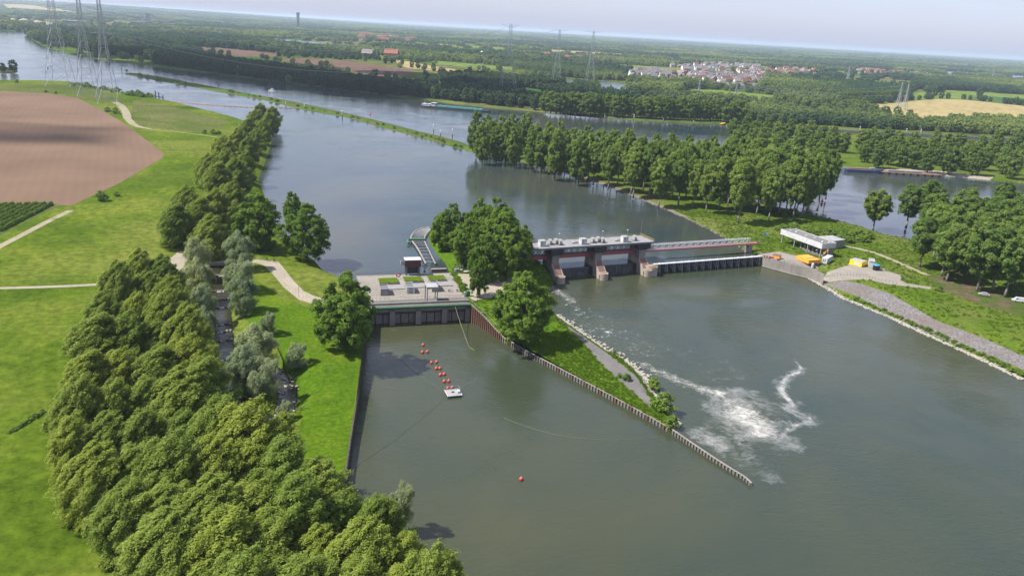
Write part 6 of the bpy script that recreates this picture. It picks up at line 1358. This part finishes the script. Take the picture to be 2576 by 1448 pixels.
# lock wall behind the lock island
l0 = at(2020, 324, 4); t = tag(empty('lock_wall', l0), 'long pale lock wall on the far side of the canal', 'wall'); pts = [at(x, y, 4) - l0 for x, y in ((2020, 324), (2164, 332.5), (2268, 337.5), (2373, 343.5), (2580, 354))]
for A, B_ in zip(pts[:-1], pts[1:]): MB().bar(A + Vector((0, 0, .6)), B_ + Vector((0, 0, .6)), 1.4, 2.4).build('wall_panel', MAT['concrete'], t)

# ------------------------------------------------------------------ people and bicycles
def bicycle(o, dx=0):
    for x_ in (-.52, .52):
        vs, fs = [], []
        for i in range(14):
            for j in range(4): tt, s_ = 2 * math.pi * i / 14, 2 * math.pi * j / 4; r_ = .34 + .035 * math.cos(s_); vs.append((x_ + dx + r_ * math.cos(tt), .035 * math.sin(s_), .36 + r_ * math.sin(tt))); fs.append((i * 4 + j, ((i + 1) % 14) * 4 + j, ((i + 1) % 14) * 4 + (j + 1) % 4, i * 4 + (j + 1) % 4))
        MB().add(vs, fs).build('wheel', MAT['tyre'], o)
    b = MB(); P_ = {'r': (-.52, 0, .36), 'f': (.52, 0, .36), 's': (-.2, 0, .88), 'h': (.36, 0, .92), 'c': (-.08, 0, .34)}
    for u, v in (('r', 's'), ('r', 'c'), ('c', 's'), ('c', 'h'), ('s', 'h'), ('h', 'f')): b.bar(P_[u], P_[v], .05)
    b.build('frame', MAT['galvanised'], o); MB().box((-.2, 0, .93), (.26, .16, .07)).build('saddle', MAT['tyre'], o); MB().bar((.34, -.27, 1.05), (.34, .27, 1.05), .04).build('handlebar', MAT['dark_steel'], o)
def person(loc, rz, joints, label, shirt):
    """one continuous skinned body with hair and clothes as children"""
    o = tag(empty('person', loc, rz), label, 'person'); J = joints
    order = ['pelvis', 'chest', 'neck', 'head', 'lsh', 'lel', 'lha', 'rsh', 'rel', 'rha', 'lhip', 'lkn', 'lfo', 'lto', 'rhip', 'rkn', 'rfo', 'rto']; E_ = [(0, 1), (1, 2), (2, 3), (1, 4), (4, 5), (5, 6), (1, 7), (7, 8), (8, 9), (0, 10), (10, 11), (11, 12), (12, 13), (0, 14), (14, 15), (15, 16), (16, 17)]
    rad = dict(pelvis=.16, chest=.18, neck=.06, head=.105, lsh=.075, lel=.05, lha=.04, rsh=.075, rel=.05, rha=.04, lhip=.1, lkn=.075, lfo=.05, lto=.045, rhip=.1, rkn=.075, rfo=.05, rto=.045)
    me = bpy.data.meshes.new('body'); me.from_pydata([J[k] for k in order], E_, []); body = link('body', me, o); me.materials.append(MAT[shirt])
    sk = body.modifiers.new('skin', 'SKIN')
    for i, k in enumerate(order): me.skin_vertices[0].data[i].radius = (rad[k],) * 2; me.skin_vertices[0].data[i].use_root = (i == 0)
    body.modifiers.new('smooth', 'SUBSURF').levels = 1; body.modifiers[-1].render_levels = 1
    h = Vector(J['head']); ball('hair', .125, 10).build('hair', MAT['bark'], o, h + Vector((-.03, 0, .05)), smooth=True); MB().lathe((0, 0, 0), [(.02, -.1), (.085, -.04), (.09, .04), (.03, .1)], 8).build('face', MAT['skin'], o, h + Vector((.05, 0, -.02)))
ride = dict(pelvis=(-.2, 0, 1.0), chest=(.0, 0, 1.42), neck=(.06, 0, 1.58), head=(.1, 0, 1.74), lsh=(.0, .2, 1.45), lel=(.18, .24, 1.22), lha=(.34, .24, 1.07), rsh=(.0, -.2, 1.45), rel=(.18, -.24, 1.22), rha=(.34, -.24, 1.07), lhip=(-.18, .1, .97), lkn=(.12, .12, .72), lfo=(.0, .12, .3), lto=(.14, .12, .26), rhip=(-.18, -.1, .97), rkn=(.16, -.12, .86), rfo=(.06, -.12, .48), rto=(.2, -.12, .46))
for x, y, rz, lab, c in [(672, 657, R(-20), 'left', 'cloth_dark'), (690, 661, R(-35), 'right', 'cloth_dark')]:
    p = at(x, y, 6.3); z = LEFT.z(p.x, p.y)
    o = tag(empty('bicycle', (p.x, p.y, z), rz), '%s of the two bicycles ridden on the service road' % lab, 'bicycle'); bicycle(o); person((p.x, p.y, z), rz, ride, 'person in dark clothes riding the %s bicycle on the service road' % lab, c)
for u, v, rz, lab in [(32.4, 15.2, R(25), 'left'), (35.5, 15.2, R(40), 'right')]:
    o = tag(empty('bicycle', plant(u, v, P_Z), rz), '%s one of two bicycles parked on the plant deck' % lab, 'bicycle'); bicycle(o); MB().box((-.6, .18, .62), (.4, .16, .36)).box((-.6, -.18, .62), (.4, .16, .36)).build('pannier', MAT['cloth_dark'], o); MB().box((.5, 0, .75), (.3, .4, .25)).build('basket', MAT['cloth_white'], o)

# ------------------------------------------------------------------ power line pylons
def pylon(name, x, y, H_, base, arms, label, waist=.6, land=None, group=None, bw=.5, nseg=9):
    p = at(x, y, 5.6); z = land.z(p.x, p.y) if land else 5.6
    o = tag(empty(name, (p.x, p.y, z), R(12)), label, 'pylon', group)
    def half(t): return base / 2 * (1 - t / waist) + base * .13 * (t / waist) if t < waist else base * .13 * (1 - (t - waist) / (1 - waist) * .55)
    lv = [H_ * (1 - (1 - i / nseg) ** 1.25) * .999 for i in range(nseg + 1)]; C = [(-1, -1), (1, -1), (1, 1), (-1, 1)]
    def pt(h, c): r_ = half(h / H_); return (c[0] * r_, c[1] * r_, h)
    for c in C:
        b = MB()
        for a_, d_ in zip(lv[:-1], lv[1:]): b.bar(pt(a_, c), pt(d_, c), bw)
        b.build('leg', MAT['pylon_steel'], o)
    for i in range(4):
        b = MB(); c, d = C[i], C[(i + 1) % 4]
        for a_, e_ in zip(lv[:-1], lv[1:]):
            b.bar(pt(a_, c), pt(e_, d), bw * .5); b.bar(pt(a_, d), pt(e_, c), bw * .5); b.bar(pt(e_, c), pt(e_, d), bw * .5)
        b.build('lattice_face', MAT['pylon_steel'], o)
    for h, w, v in arms:
        b = MB(); r_ = half(h / H_); hh = h + v
        for s in (-1, 1):
            for sy in (-r_, r_): b.bar((0, sy, h), (s * w, 0, hh), bw * .7); b.bar((0, sy, h + w * .16), (s * w, 0, hh), bw * .5)
            for f in (.35, .65): b.bar((s * w * f, -r_ * (1 - f), h + v * f), (s * w * f, r_ * (1 - f), h + v * f), bw * .4); b.bar((s * w * f, 0, h + v * f), (s * w * (f - .2), 0, h + v * (f - .2) + w * .12), bw * .4)
            b.bar((s * w, 0, hh), (s * w, 0, hh - w * .14), bw * .4)
        b.build('cross_arm', MAT['pylon_steel'], o)
    return o
pylon('power_pylon', 154, 221, 128, 27, [(88, 15, 3), (106, 19, 0), (122, 13, 4)], 'leftmost tall lattice pylon on the left shore', land=LEFT, bw=.36)
pylon('power_pylon', 224, 246, 112, 19, [(73, 12, 0), (93, 16, 0), (108, 11, 3)], 'middle one of the three tall pylons on the left shore', land=LEFT, bw=.34)
pylon('power_pylon', 275, 265, 106, 18, [(69, 11, 0), (86, 15, 0), (101, 10, 3)], 'nearest tall lattice pylon above the farm track', land=LEFT, bw=.34)
pylon('power_pylon', 1277, 229, 104, 26, [(60, 11, 0), (97, 15, 6)], 'tall lattice pylon with wide V arms behind the far bank', land=FAR, bw=.26)
pylon('power_pylon', 1398, 221, 100, 18, [(58, 13, 4), (97, 15, 2)], 'left one of two T shaped pylons against the horizon', land=FAR, bw=.26)
pylon('power_pylon', 1482, 222, 101, 18, [(58, 13, 4), (98, 16, 2)], 'right one of two T shaped pylons against the horizon', land=FAR, bw=.26)
pylon('power_pylon', 1756, 247, 30, 7, [(18, 7, 0), (24, 6, 0)], 'small pylon in the green field, left of two', land=FAR, bw=.35, nseg=6)
pylon('power_pylon', 1849, 251, 28, 7, [(17, 7, 0), (23, 6, 0)], 'small pylon in the green field, right of two', land=FAR, bw=.35, nseg=6)
pylon('power_pylon', 2258, 273, 44, 8, [(23, 6, 0), (31, 6, 0), (39, 5, 0)], 'left pylon of the pair standing in the pale field', land=FAR, bw=.38, nseg=7)
pylon('power_pylon', 2274, 276, 43, 8, [(23, 6, 0), (31, 6, 0), (38, 5, 0)], 'right pylon of the pair standing in the pale field', land=FAR, bw=.38, nseg=7)
pylon('power_pylon', 2130, 214, 50, 10, [(32, 13, 0), (43, 11, 2)], 'pylon rising from the wood right of the village', land=FAR, bw=.5, nseg=6)
pylon('power_pylon', 2495, 200, 44, 9, [(30, 9, 0), (38, 8, 2)], 'faint pylon near the right lake', land=FAR, bw=.5, nseg=6)
pylon('power_pylon', 838, 133, 48, 10, [(33, 10, 0), (42, 9, 2)], 'faint pylon beside the long far lake', land=FAR, bw=.45, nseg=6)
pylon('power_pylon', 556, 92, 50, 10, [(34, 11, 0), (43, 9, 2)], 'faint pylon beyond the campsite trees', land=FAR, bw=.45, nseg=6)
def cable(a_, b_, sag, label):
    a_, b_ = Vector(a_), Vector(b_); o = tag(empty('power_cable', a_), label, 'cable'); pts = []
    for k in range(25): t = k / 24; pts.append((b_ - a_) * t - Vector((0, 0, sag * 4 * t * (1 - t))))
    MB().tube(pts, .14, 4).build('conductor', MAT['pylon_steel'], o)
n3 = at(275, 265, 6); c1 = at(1277, 229, 6); c2 = at(1398, 221, 6); c3 = at(1482, 222, 6); n2 = at(224, 246, 6)
for k, (A, B_, h1, h2) in enumerate([(n3, c1, 86, 97), (n3, c1, 69, 60), (n2, c2, 93, 97), (n2, c2, 73, 58)]):
    cable(A + Vector((8, 0, h1)), B_ + Vector((-8, 0, h2)), 34, ['uppermost power cable crossing the river from the nearest left pylon', 'lower power cable crossing the river from the nearest left pylon', 'upper power cable from the middle left pylon', 'lower power cable from the middle left pylon'][k])
s1_, s2_ = at(2258, 273, 6), at(1849, 251, 6)
for k, h in enumerate((38, 31, 23)): cable(s1_ + Vector((-5, 0, h)), s2_ + Vector((5, 0, 24 - k * 3)), 6, '%s cable strung from the pair of pylons in the pale field' % ('upper', 'middle', 'lower')[k])

# far landmarks
d = at(750, 60, 6); d = Vector((d.x, d.y, 0)).normalized() * 7000
o = tag(empty('tall_tower', (d.x, d.y, FAR.z(d.x, d.y))), 'dark slim tower on the horizon at the upper left', 'tower'); MB().lathe((0, 0, 0), [(13, 0), (11.5, 46), (11.5, 116)], 12).build('shaft', MAT['dark_steel'], o)
for z in (66, 77, 88, 100): MB().lathe((0, 0, z), [(14.5, 0), (15, 2.5), (14.5, 5)], 12).build('gallery', MAT['grey_steel'], o)
MB().lathe((0, 0, 116), [(15, 0), (15, 8), (12, 12)], 12).build('head', MAT['dark_steel'], o)
p = at(374, 62, 5.6); o = tag(empty('gravel_plant', p, R(20)), 'grey gravel works tower with long conveyor on the far left', 'plant'); MB().box((0, 0, 32), (26, 24, 64)).build('tower', MAT['wall_grey'], o); MB().bar((10, 0, 60), (130, 10, 8), 6).build('conveyor', MAT['light_grey'], o); MB().bar((-10, 0, 40), (-50, -8, 6), 6).build('conveyor', MAT['light_grey'], o); MB().box((40, -30, 7), (50, 30, 14)).build('shed', MAT['house_wall_2'], o)
for i, (x, y, r_) in enumerate([(35, 57, 34), (62, 59, 40), (95, 62, 34), (120, 65, 30), (152, 65, 26)]):
    p = at(x, y, 5.6); o = tag(empty('sand_heap', p), 'pale sand heap on the far left shore, %s from the left' % ordinal(i + 1), 'heap'); g = random.Random(i)
    MB().lathe((0, 0, 0), [(r_, 0), (r_ * .8, r_ * .16), (r_ * .45, r_ * .38), (r_ * .12, r_ * .52), (.5, r_ * .54)], 14).build('cone', MAT['sand_heap'], o, smooth=True); MB().lathe((r_ * .7, -5, 0), [(r_ * .6, 0), (r_ * .3, r_ * .2), (.5, r_ * .3)], 10).build('side_cone', MAT['sand_heap'], o, smooth=True)
p = at(190, 63, 5.6); o = tag(empty('long_shed', p, R(-5)), 'long dark blue shed with white roof beside the sand heaps', 'shed'); MB().box((0, 0, 9), (110, 30, 18)).build('wall', MAT['ship_hull'], o); MB().box((0, 0, 18.8), (114, 34, 1.6)).build('roof', MAT['white_paint'], o)

# ------------------------------------------------------------------ village
H_PROTO = {}
def house_meshes(w, l, h, rh, wm, rm):
    k = (w, l, h, rh, wm, rm)
    if k not in H_PROTO:
        wall = MB().box((0, 0, h / 2), (l, w, h)); x, y = l / 2, w / 2; wall.add([(-x, -y, h), (-x, y, h), (-x, 0, h + rh), (x, -y, h), (x, y, h), (x, 0, h + rh)], [(0, 2, 1), (3, 4, 5)])
        e = .5; roof = MB().add([(-x - e, -y - e, h - .35), (x + e, -y - e, h - .35), (x + e, 0, h + rh + .15), (-x - e, 0, h + rh + .15), (x + e, y + e, h - .35), (-x - e, y + e, h - .35)], [(0, 1, 2, 3), (3, 2, 4, 5)]); ch = MB().box((l * .25, .4, h + rh), (.9, .9, 1.8))
        H_PROTO[k] = (wall.mesh('wall', MAT['house_wall_%d' % wm]), roof.mesh('roof', MAT['tile_%d' % rm]), ch.mesh('chimney', MAT['tile_1'])); 
    return H_PROTO[k]
WN = ['white', 'brick', 'tan', 'cream']; TN = ['red', 'brown', 'grey', 'slate', 'dark', 'orange']
wpane = MB().box((0, 0, 0), (1.6, .1, 1.4)).mesh('window', MAT['pane'])
def house(x, y, rz, wm, rm, area, big=1.0, windows=False, label=None):
    w, l, h, rh = random.choice([(8, 11, 5.2, 3.8), (9, 15, 5.4, 4.2), (8, 9, 5.6, 4.0)]); z = FAR.z(x, y)
    o = empty('house', (x, y, z - .2), rz); o.scale = (big * 1.15,) * 3; a_, b_, c_ = house_meshes(w, l, h, rh, wm, rm); link('wall', a_, o); r_ = link('roof', b_, o); link('chimney', c_, r_)
    if windows:
        for q in (-.3, .3):
            for zz_ in (1.6, 4.2): link('window', wpane, o, (l * q, -w / 2 - .06, zz_))
    tag(o, label or '%s walled house with %s roof in the %s' % (WN[wm], TN[rm], area), 'house', 'houses in the ' + area)
def village(area, poly, n, sizes, reds, ang):
    P_ = np.array(W2(poly, 5.6)); x0, y0 = P_.min(0); x1, y1 = P_.max(0); placed = []; t = 0
    while len(placed) < n and t < 9000:
        t += 1; x, y = random.uniform(x0, x1), random.uniform(y0, y1)
        if not in_poly(np.array([x]), np.array([y]), [tuple(q) for q in P_])[0] or blocked(np.array([x]), np.array([y]))[0]: continue
        if any((x - a_) ** 2 + (y - b_) ** 2 < 17 ** 2 for a_, b_ in placed): continue
        placed.append((x, y)); house(x, y, R(ang) + random.choice([0, 0, math.pi / 2]) + random.uniform(-.12, .12), random.choice([0, 0, 1, 1, 2, 3]), random.choice(reds), area, random.uniform(*sizes))
village('village centre', [(1575, 188), (1620, 178), (1700, 168), (1800, 163), (1900, 168), (1922, 182), (1920, 214), (1790, 212), (1740, 204), (1640, 198), (1580, 195)], 250, (1.0, 1.5), [2, 3, 3, 4, 2, 3, 1], 12)
village('right village', [(1905, 178), (2000, 174), (2060, 178), (2060, 192), (1960, 199), (1910, 195)], 40, (1.0, 1.5), [0, 0, 1, 4, 5], 5)
village('plantation hamlet', [(2150, 178), (2340, 187), (2340, 193), (2150, 187)], 24, (1.2, 1.6), [0, 1, 1, 4], 0)
village('lakeside hamlet', [(900, 88), (1000, 96), (1045, 103), (1030, 109), (930, 104), (895, 98)], 34, (1.6, 2.4), [0, 0, 5, 1, 4], 0)
village('hamlet behind the pylons', [(1270, 140), (1400, 145), (1560, 152), (1540, 158), (1400, 152), (1280, 147)], 26, (1.3, 1.9), [0, 5, 1, 4], 0)
for i in range(15):
    x = 1794 + i * 8.2; p = at(x, 219 + i * .35, 5.6); house(p.x, p.y, R(6), 0, 4 if i % 3 else 2, 'village front', 1.1, True, 'white terraced house on the village front, %s from the left' % ordinal(i + 1))
for x, y, rm, lab in [(985, 146, 5, 'long red roofed farmhouse among the trees before the lake'), (925, 146, 4, 'dark roofed barn beside the red roofed farmhouse')]:
    p = at(x, y, 5.6); house(p.x, p.y, R(-6), 1, rm, 'farm', 2.2, False, lab)
p = at(1212, 146, 5.6); o = tag(empty('windmill', p), 'pale old windmill tower left of the tall V arm pylon', 'windmill'); MB().lathe((0, 0, 0), [(6, 0), (4.2, 18), (4.4, 19), (2, 22)], 12).build('tower', MAT['house_wall_0'], o)
for k in range(4): t_ = R(20 + 90 * k); MB().bar((0, -4.6, 19), (11 * math.cos(t_), -4.6, 19 + 11 * math.sin(t_)), .7, .2).build('sail', MAT['timber'], o)
for i, (x, y) in enumerate([(300, 96), (318, 97.5), (340, 98), (430, 100), (460, 103)]):
    p = at(x, y, 5.6); o = tag(empty('caravan', p, R(-5)), 'caravan on the campsite below the far left trees, %s from the left' % ordinal(i + 1), 'caravan'); MB().box((0, 0, 2.2), (22, 7, 3.4)).build('body', MAT['cloth_red' if i < 3 else 'white_paint'], o); MB().box((0, -3.6, 2.4), (16, .1, 1.2)).build('window_band', MAT['glass'], o)
# orchard rows on the left
op = W2([(0, 515), (60, 515), (142, 515), (60, 560), (0, 590)], 6.3); ox = []; dirv = (at(150, 514, 6.3) - at(40, 572, 6.3)).normalized(); nv = Vector((-dirv.y, dirv.x, 0)); o0 = at(60, 535, 6.3)
gx_ = []
for r_ in np.arange(-60, 60, 3.4):
    for s_ in np.arange(-70, 70, 1.5): gx_.append((o0.x + nv.x * r_ + dirv.x * s_, o0.y + nv.y * r_ + dirv.y * s_))
gx_ = np.array(gx_); k_ = in_poly(gx_[:, 0], gx_[:, 1], op); gx_ = gx_[k_]
scatter('orchard_rows', np.stack([gx_[:, 0], gx_[:, 1], LEFT.height(gx_[:, 0], gx_[:, 1])], 1), rz3(len(gx_)), sc3(len(gx_), .36, .5), [v[0] for v in KINDS['bush'][1]], 'close rows of low green fruit bushes beside the ploughed field', 'orchard')

# ------------------------------------------------------------------ foam on the lower river
def foam_mat(name, dens, scale, col=(.80, .80, .76), amax=.92):
    mt, N, L, B = new_mat(name); out = N['Material Output']; t = N.new('ShaderNodeTexCoord'); at_ = N.new('ShaderNodeAttribute'); at_.attribute_name = 'tint'
    n1 = noise(N, L, scale, 7, .72, dist=1.2); n2 = noise(N, L, scale * .22, 4, .6, dist=1.0)
    def lin(v, k, c):
        q = N.new('ShaderNodeMath'); q.operation = 'MULTIPLY_ADD'; L.new(v, q.inputs[0]); q.inputs[1].default_value = k
        if isinstance(c, float): q.inputs[2].default_value = c
        else: L.new(c, q.inputs[2])
        return q.outputs[0]
    v = lin(n2, 2.0, lin(n1, 2.6, lin(at_.outputs['Fac'], 1.0, -2.3)))
    a_ = ramp(N, L, v, [(.0, (0, 0, 0)), (min(1.0, dens), (amax,) * 3)])
    B.inputs['Base Color'].default_value = (*col, 1); B.inputs['Roughness'].default_value = .85; L.new(a_, B.inputs['Alpha']); MAT[name] = mt
foam_mat('foam_thin', 1.0, .45, (.34, .34, .33)); foam_mat('foam_thick', 1.0, .42, (.44, .43, .395)); foam_mat('foam_specks', .5, 1.0, (.5, .5, .5), .8); foam_mat('foam_veil', 1.0, .30, (.42, .43, .42), .42)
def foam_strip(name, cl, w, mat, peak, label, z=.03, nx=10):
    """ribbon of foam along survey points; its strength fades to the edges"""
    c = [at(x, y, 0) for x, y in cl]; dense = []
    for a_, b_ in zip(c[:-1], c[1:]):
        for k in range(5): dense.append(a_.lerp(b_, k / 5))
    dense.append(c[-1]); n = len(dense); V, T, F_ = [], [], []
    for i, p in enumerate(dense):
        d_ = dense[min(n - 1, i + 1)] - dense[max(0, i - 1)]; nn = Vector((-d_.y, d_.x, 0)).normalized(); f = i / (n - 1) * (len(w) - 1); j = min(len(w) - 2, int(f)); ww = w[j] + (w[j + 1] - w[j]) * (f - j); en = min(1, i / (n * .12) + .0, (n - 1 - i) / (n * .12))
        for k in range(nx + 1): s_ = k / nx * 2 - 1; V.append((p.x + nn.x * ww * s_ / 2, p.y + nn.y * ww * s_ / 2, z)); T.append(peak - 1.3 * (s_ * s_) - .8 * (1 - en))
    for i in range(n - 1):
        for k in range(nx): F_.append((i * (nx + 1) + k, i * (nx + 1) + k + 1, (i + 1) * (nx + 1) + k + 1, (i + 1) * (nx + 1) + k))
    me = np_mesh(name, V, F_, MAT[mat], False, T); tag(link(name, me), label, 'foam', kind='stuff')
def X4(pts): return [(1341 + .3011 * a_, 804.7 + .3011 * b_) for a_, b_ in pts]
foam_strip('foam_patch', X4([(1600, 640), (1680, 700), (1760, 790), (1840, 870), (1920, 950), (2010, 1010)]), [9, 16, 21, 20, 14, 5], 'foam_thick', .6, 'thick cream coloured foam patch swirling below the weir')
foam_strip('foam_veil', X4([(1450, 560), (1620, 650), (1760, 780), (1880, 900), (2040, 1000), (2200, 960)]), [20, 34, 42, 40, 30, 12], 'foam_veil', .50, 'wide thin foam veil round the foam patch', .012)
foam_strip('foam_veil', X4([(1230, 850), (1390, 930), (1560, 1020), (1720, 1120), (1860, 1220), (2000, 1290), (2160, 1300)]), [6, 13, 17, 19, 18, 16, 8], 'foam_veil', .28, 'wide thin foam veil beside the training wall', .014)
foam_strip('foam_veil', [(1500, 800), (1600, 850), (1700, 890), (1820, 930), (1900, 960)], [20, 50, 60, 50, 20], 'foam_veil', -.15, 'faint foam veil in the middle of the weir pool', .010)
foam_strip('foam_streak', X4([(780, 335), (920, 370), (1060, 435), (1200, 500), (1340, 550), (1480, 600), (1620, 645), (1780, 690), (1900, 750)]), [4, 8, 10, 11, 12, 11, 9, 7, 4], 'foam_thick', .22, 'long white foam streak drifting off the island edge')
wind_ = [(2250, 305), (2180, 330), (2240, 400), (2215, 440), (2130, 465), (2090, 520), (2070, 580), (2110, 640), (2170, 700), (2160, 750), (2240, 780), (2305, 815), (2315, 840), (2260, 865), (2170, 880), (2080, 960), (2010, 1000)]
foam_strip('foam_streak', X4(wind_), [1.6, 2, 2.2, 2.6, 3, 3.4, 3.6, 3.4, 3, 3, 3, 3, 3, 3, 3, 3, 3], 'foam_thin', .55, 'thin winding foam line curling round the right of the foam patch')
foam_strip('foam_veil', X4(wind_), [4, 6, 7, 8, 9, 10, 11, 12, 12, 12, 12, 12, 12, 12, 12, 12, 10], 'foam_veil', .30, 'soft veil along the winding foam line', .016)
foam_strip('foam_streak', X4([(1640, 780), (1700, 900), (1760, 1000), (1770, 1080), (1760, 1170)]), [6, 9, 10, 8, 5], 'foam_thin', .12, 'loose foam threads below the foam patch')
foam_strip('foam_streak', X4([(1230, 880), (1400, 980), (1520, 1040), (1600, 1110), (1700, 1200), (1850, 1320)]), [8, 15, 18, 16, 12, 6], 'foam_thin', .02, 'broad veil of thin foam along the training wall')
foam_strip('foam_specks', [(1386, 722), (1420, 752), (1460, 782), (1500, 810), (1560, 845), (1640, 880), (1740, 910)], [9, 22, 34, 44, 50, 46, 30], 'foam_specks', -.22, 'scattered white foam specks drifting from the weir gates', .025)
foam_strip('foam_streak', [(1383, 716), (1395, 728), (1420, 745), (1455, 768)], [4, 8, 10, 6], 'foam_thin', .3, 'churned white water at the island end of the weir', .035)
foam_strip('foam_streak', [(1428, 697), (1460, 694), (1490, 693)], [1, 1.6, 1], 'foam_thick', .4, 'white foam line below the left weir gate')
foam_strip('foam_streak', [(1532, 686), (1560, 685), (1592, 682)], [1, 1.6, 1], 'foam_thick', .4, 'white foam line below the right weir gate')
foam_strip('foam_specks', [(955, 832), (1040, 828), (1130, 818)], [4, 8, 5], 'foam_thin', -.1, 'boiling white ripples below the plant outlets')
# thin water curtains over the two gates in view
mt, N_, L_, B_ = new_mat('falling_water'); t_ = N_.new('ShaderNodeTexCoord'); mp_ = N_.new('ShaderNodeMapping'); L_.new(t_.outputs['Object'], mp_.inputs[0]); mp_.inputs['Scale'].default_value = (2.2, 1, .18)
L_.new(ramp(N_, L_, noise(N_, L_, 1.4, 5, .7, vec=mp_.outputs[0]), [(.52, (.010, .012, .015)), (.85, (.22, .23, .25))]), B_.inputs['Base Color']); B_.inputs['Roughness'].default_value = .25; MAT['falling_water'] = mt
for a_, c_ in ((-19.2, -1.9), (1.9, 20.8), (-41.2, -23)):
    MB().add([(a_, 8.75, 4.02), (c_, 8.75, 4.02), (c_, 8.55, 2), (a_, 8.55, 2), (c_, 8.3, -.1), (a_, 8.3, -.1), (a_, 9.6, 4.03), (c_, 9.6, 4.03)], [(3, 2, 1, 0), (5, 4, 2, 3), (0, 1, 7, 6)]).build('water_curtain', MAT['falling_water'], WE)

# ------------------------------------------------------------------ clouds beyond the frame and the air
def cloud(cx, cy, cz, rx, ry, rz, seed, label):
    g = random.Random(seed); o = tag(empty('cloud', (cx, cy, cz)), kind='structure'); bm = bmesh.new()
    for _ in range(26):
        a_ = g.uniform(0, 6.28); q = g.random() ** .6; s_ = g.uniform(.16, .34)
        bmesh.ops.create_icosphere(bm, subdivisions=3, radius=1, matrix=Matrix.Translation((rx * q * math.cos(a_), ry * q * math.sin(a_), rz * g.uniform(-.3, .5))) @ Matrix.Diagonal((rx * s_, ry * s_, rz * s_ * 1.6, 1)))
    me = bpy.data.meshes.new('cloud'); bm.to_mesh(me); bm.free(); me.materials.append(MAT[label])
    for p in me.polygons: p.use_smooth = True
    link('puff', me, o)
mt, N_, L_, B_ = new_mat('cloud_white'); out_ = N_['Material Output']; tl = N_.new('ShaderNodeBsdfTranslucent'); tl.inputs['Color'].default_value = (.95, .95, .97, 1); df = N_.new('ShaderNodeBsdfDiffuse'); df.inputs['Color'].default_value = (.92, .92, .94, 1); tp = N_.new('ShaderNodeBsdfTransparent')
m1 = N_.new('ShaderNodeMixShader'); m1.inputs[0].default_value = .5; L_.new(df.outputs[0], m1.inputs[1]); L_.new(tl.outputs[0], m1.inputs[2]); m2 = N_.new('ShaderNodeMixShader'); L_.new(ramp(N_, L_, noise(N_, L_, .006, 5, .65), [(.34, (.80, .80, .80)), (.52, (.06, .06, .06))]), m2.inputs[0]); L_.new(m1.outputs[0], m2.inputs[1]); L_.new(tp.outputs[0], m2.inputs[2]); L_.new(m2.outputs[0], out_.inputs['Surface']); MAT['cloud_white'] = mt
def cloud_over(x, y, alt, rx, ry, seed, mat='cloud_white'):
    """a cloud whose shade falls round the survey point"""
    p = at(x, y, 6); k = alt / sdir.z; cloud(p.x + sdir.x * k, p.y + sdir.y * k, alt, rx, ry, 60, seed, mat)
cloud_over(560, 172, 900, 430, 330, 3)
cloud_over(860, 212, 900, 300, 170, 6)
cloud_over(1200, 238, 900, 230, 120, 4)
mt2 = mt.copy(); mt2.name = 'cloud_thin'; MAT['cloud_thin'] = mt2
for nd in mt2.node_tree.nodes:
    if nd.type == 'VALTORGB': nd.color_ramp.elements[0].color = (.95, .95, .95, 1); nd.color_ramp.elements[1].color = (.62, .62, .62, 1)
cloud_over(-10, 335, 2600, 95, 46, 5, 'cloud_thin')
mt, N_, L_, B_ = new_mat('hazy_air'); N_.remove(B_); pv = N_.new('ShaderNodeVolumePrincipled'); pv.inputs['Color'].default_value = (.62, .73, .90, 1); pv.inputs['Density'].default_value = 5.5e-5; pv.inputs['Anisotropy'].default_value = .2
L_.new(pv.outputs[0], N_['Material Output'].inputs['Volume'])
hz = MB().box((0, 29000, 69), (140000, 70000, 146)).build('haze', mt); tag(hz, 'thin bluish haze over the whole country', 'haze', kind='stuff')

# look-alikes: say which one, counted from the left of the view
from bpy_extras.object_utils import world_to_camera_view
bpy.context.view_layer.update()
same = {}
for o in COL.objects:
    if o.parent is None and 'label' in o and 'category' in o: same.setdefault(o['label'], []).append(o)
for lab, os_ in same.items():
    if len(os_) > 1:
        os_.sort(key=lambda q: world_to_camera_view(S, cam, q.matrix_world.translation).x)
        for i, q in enumerate(os_): q['label'] = lab + ', %s from the left' % ordinal(i + 1)
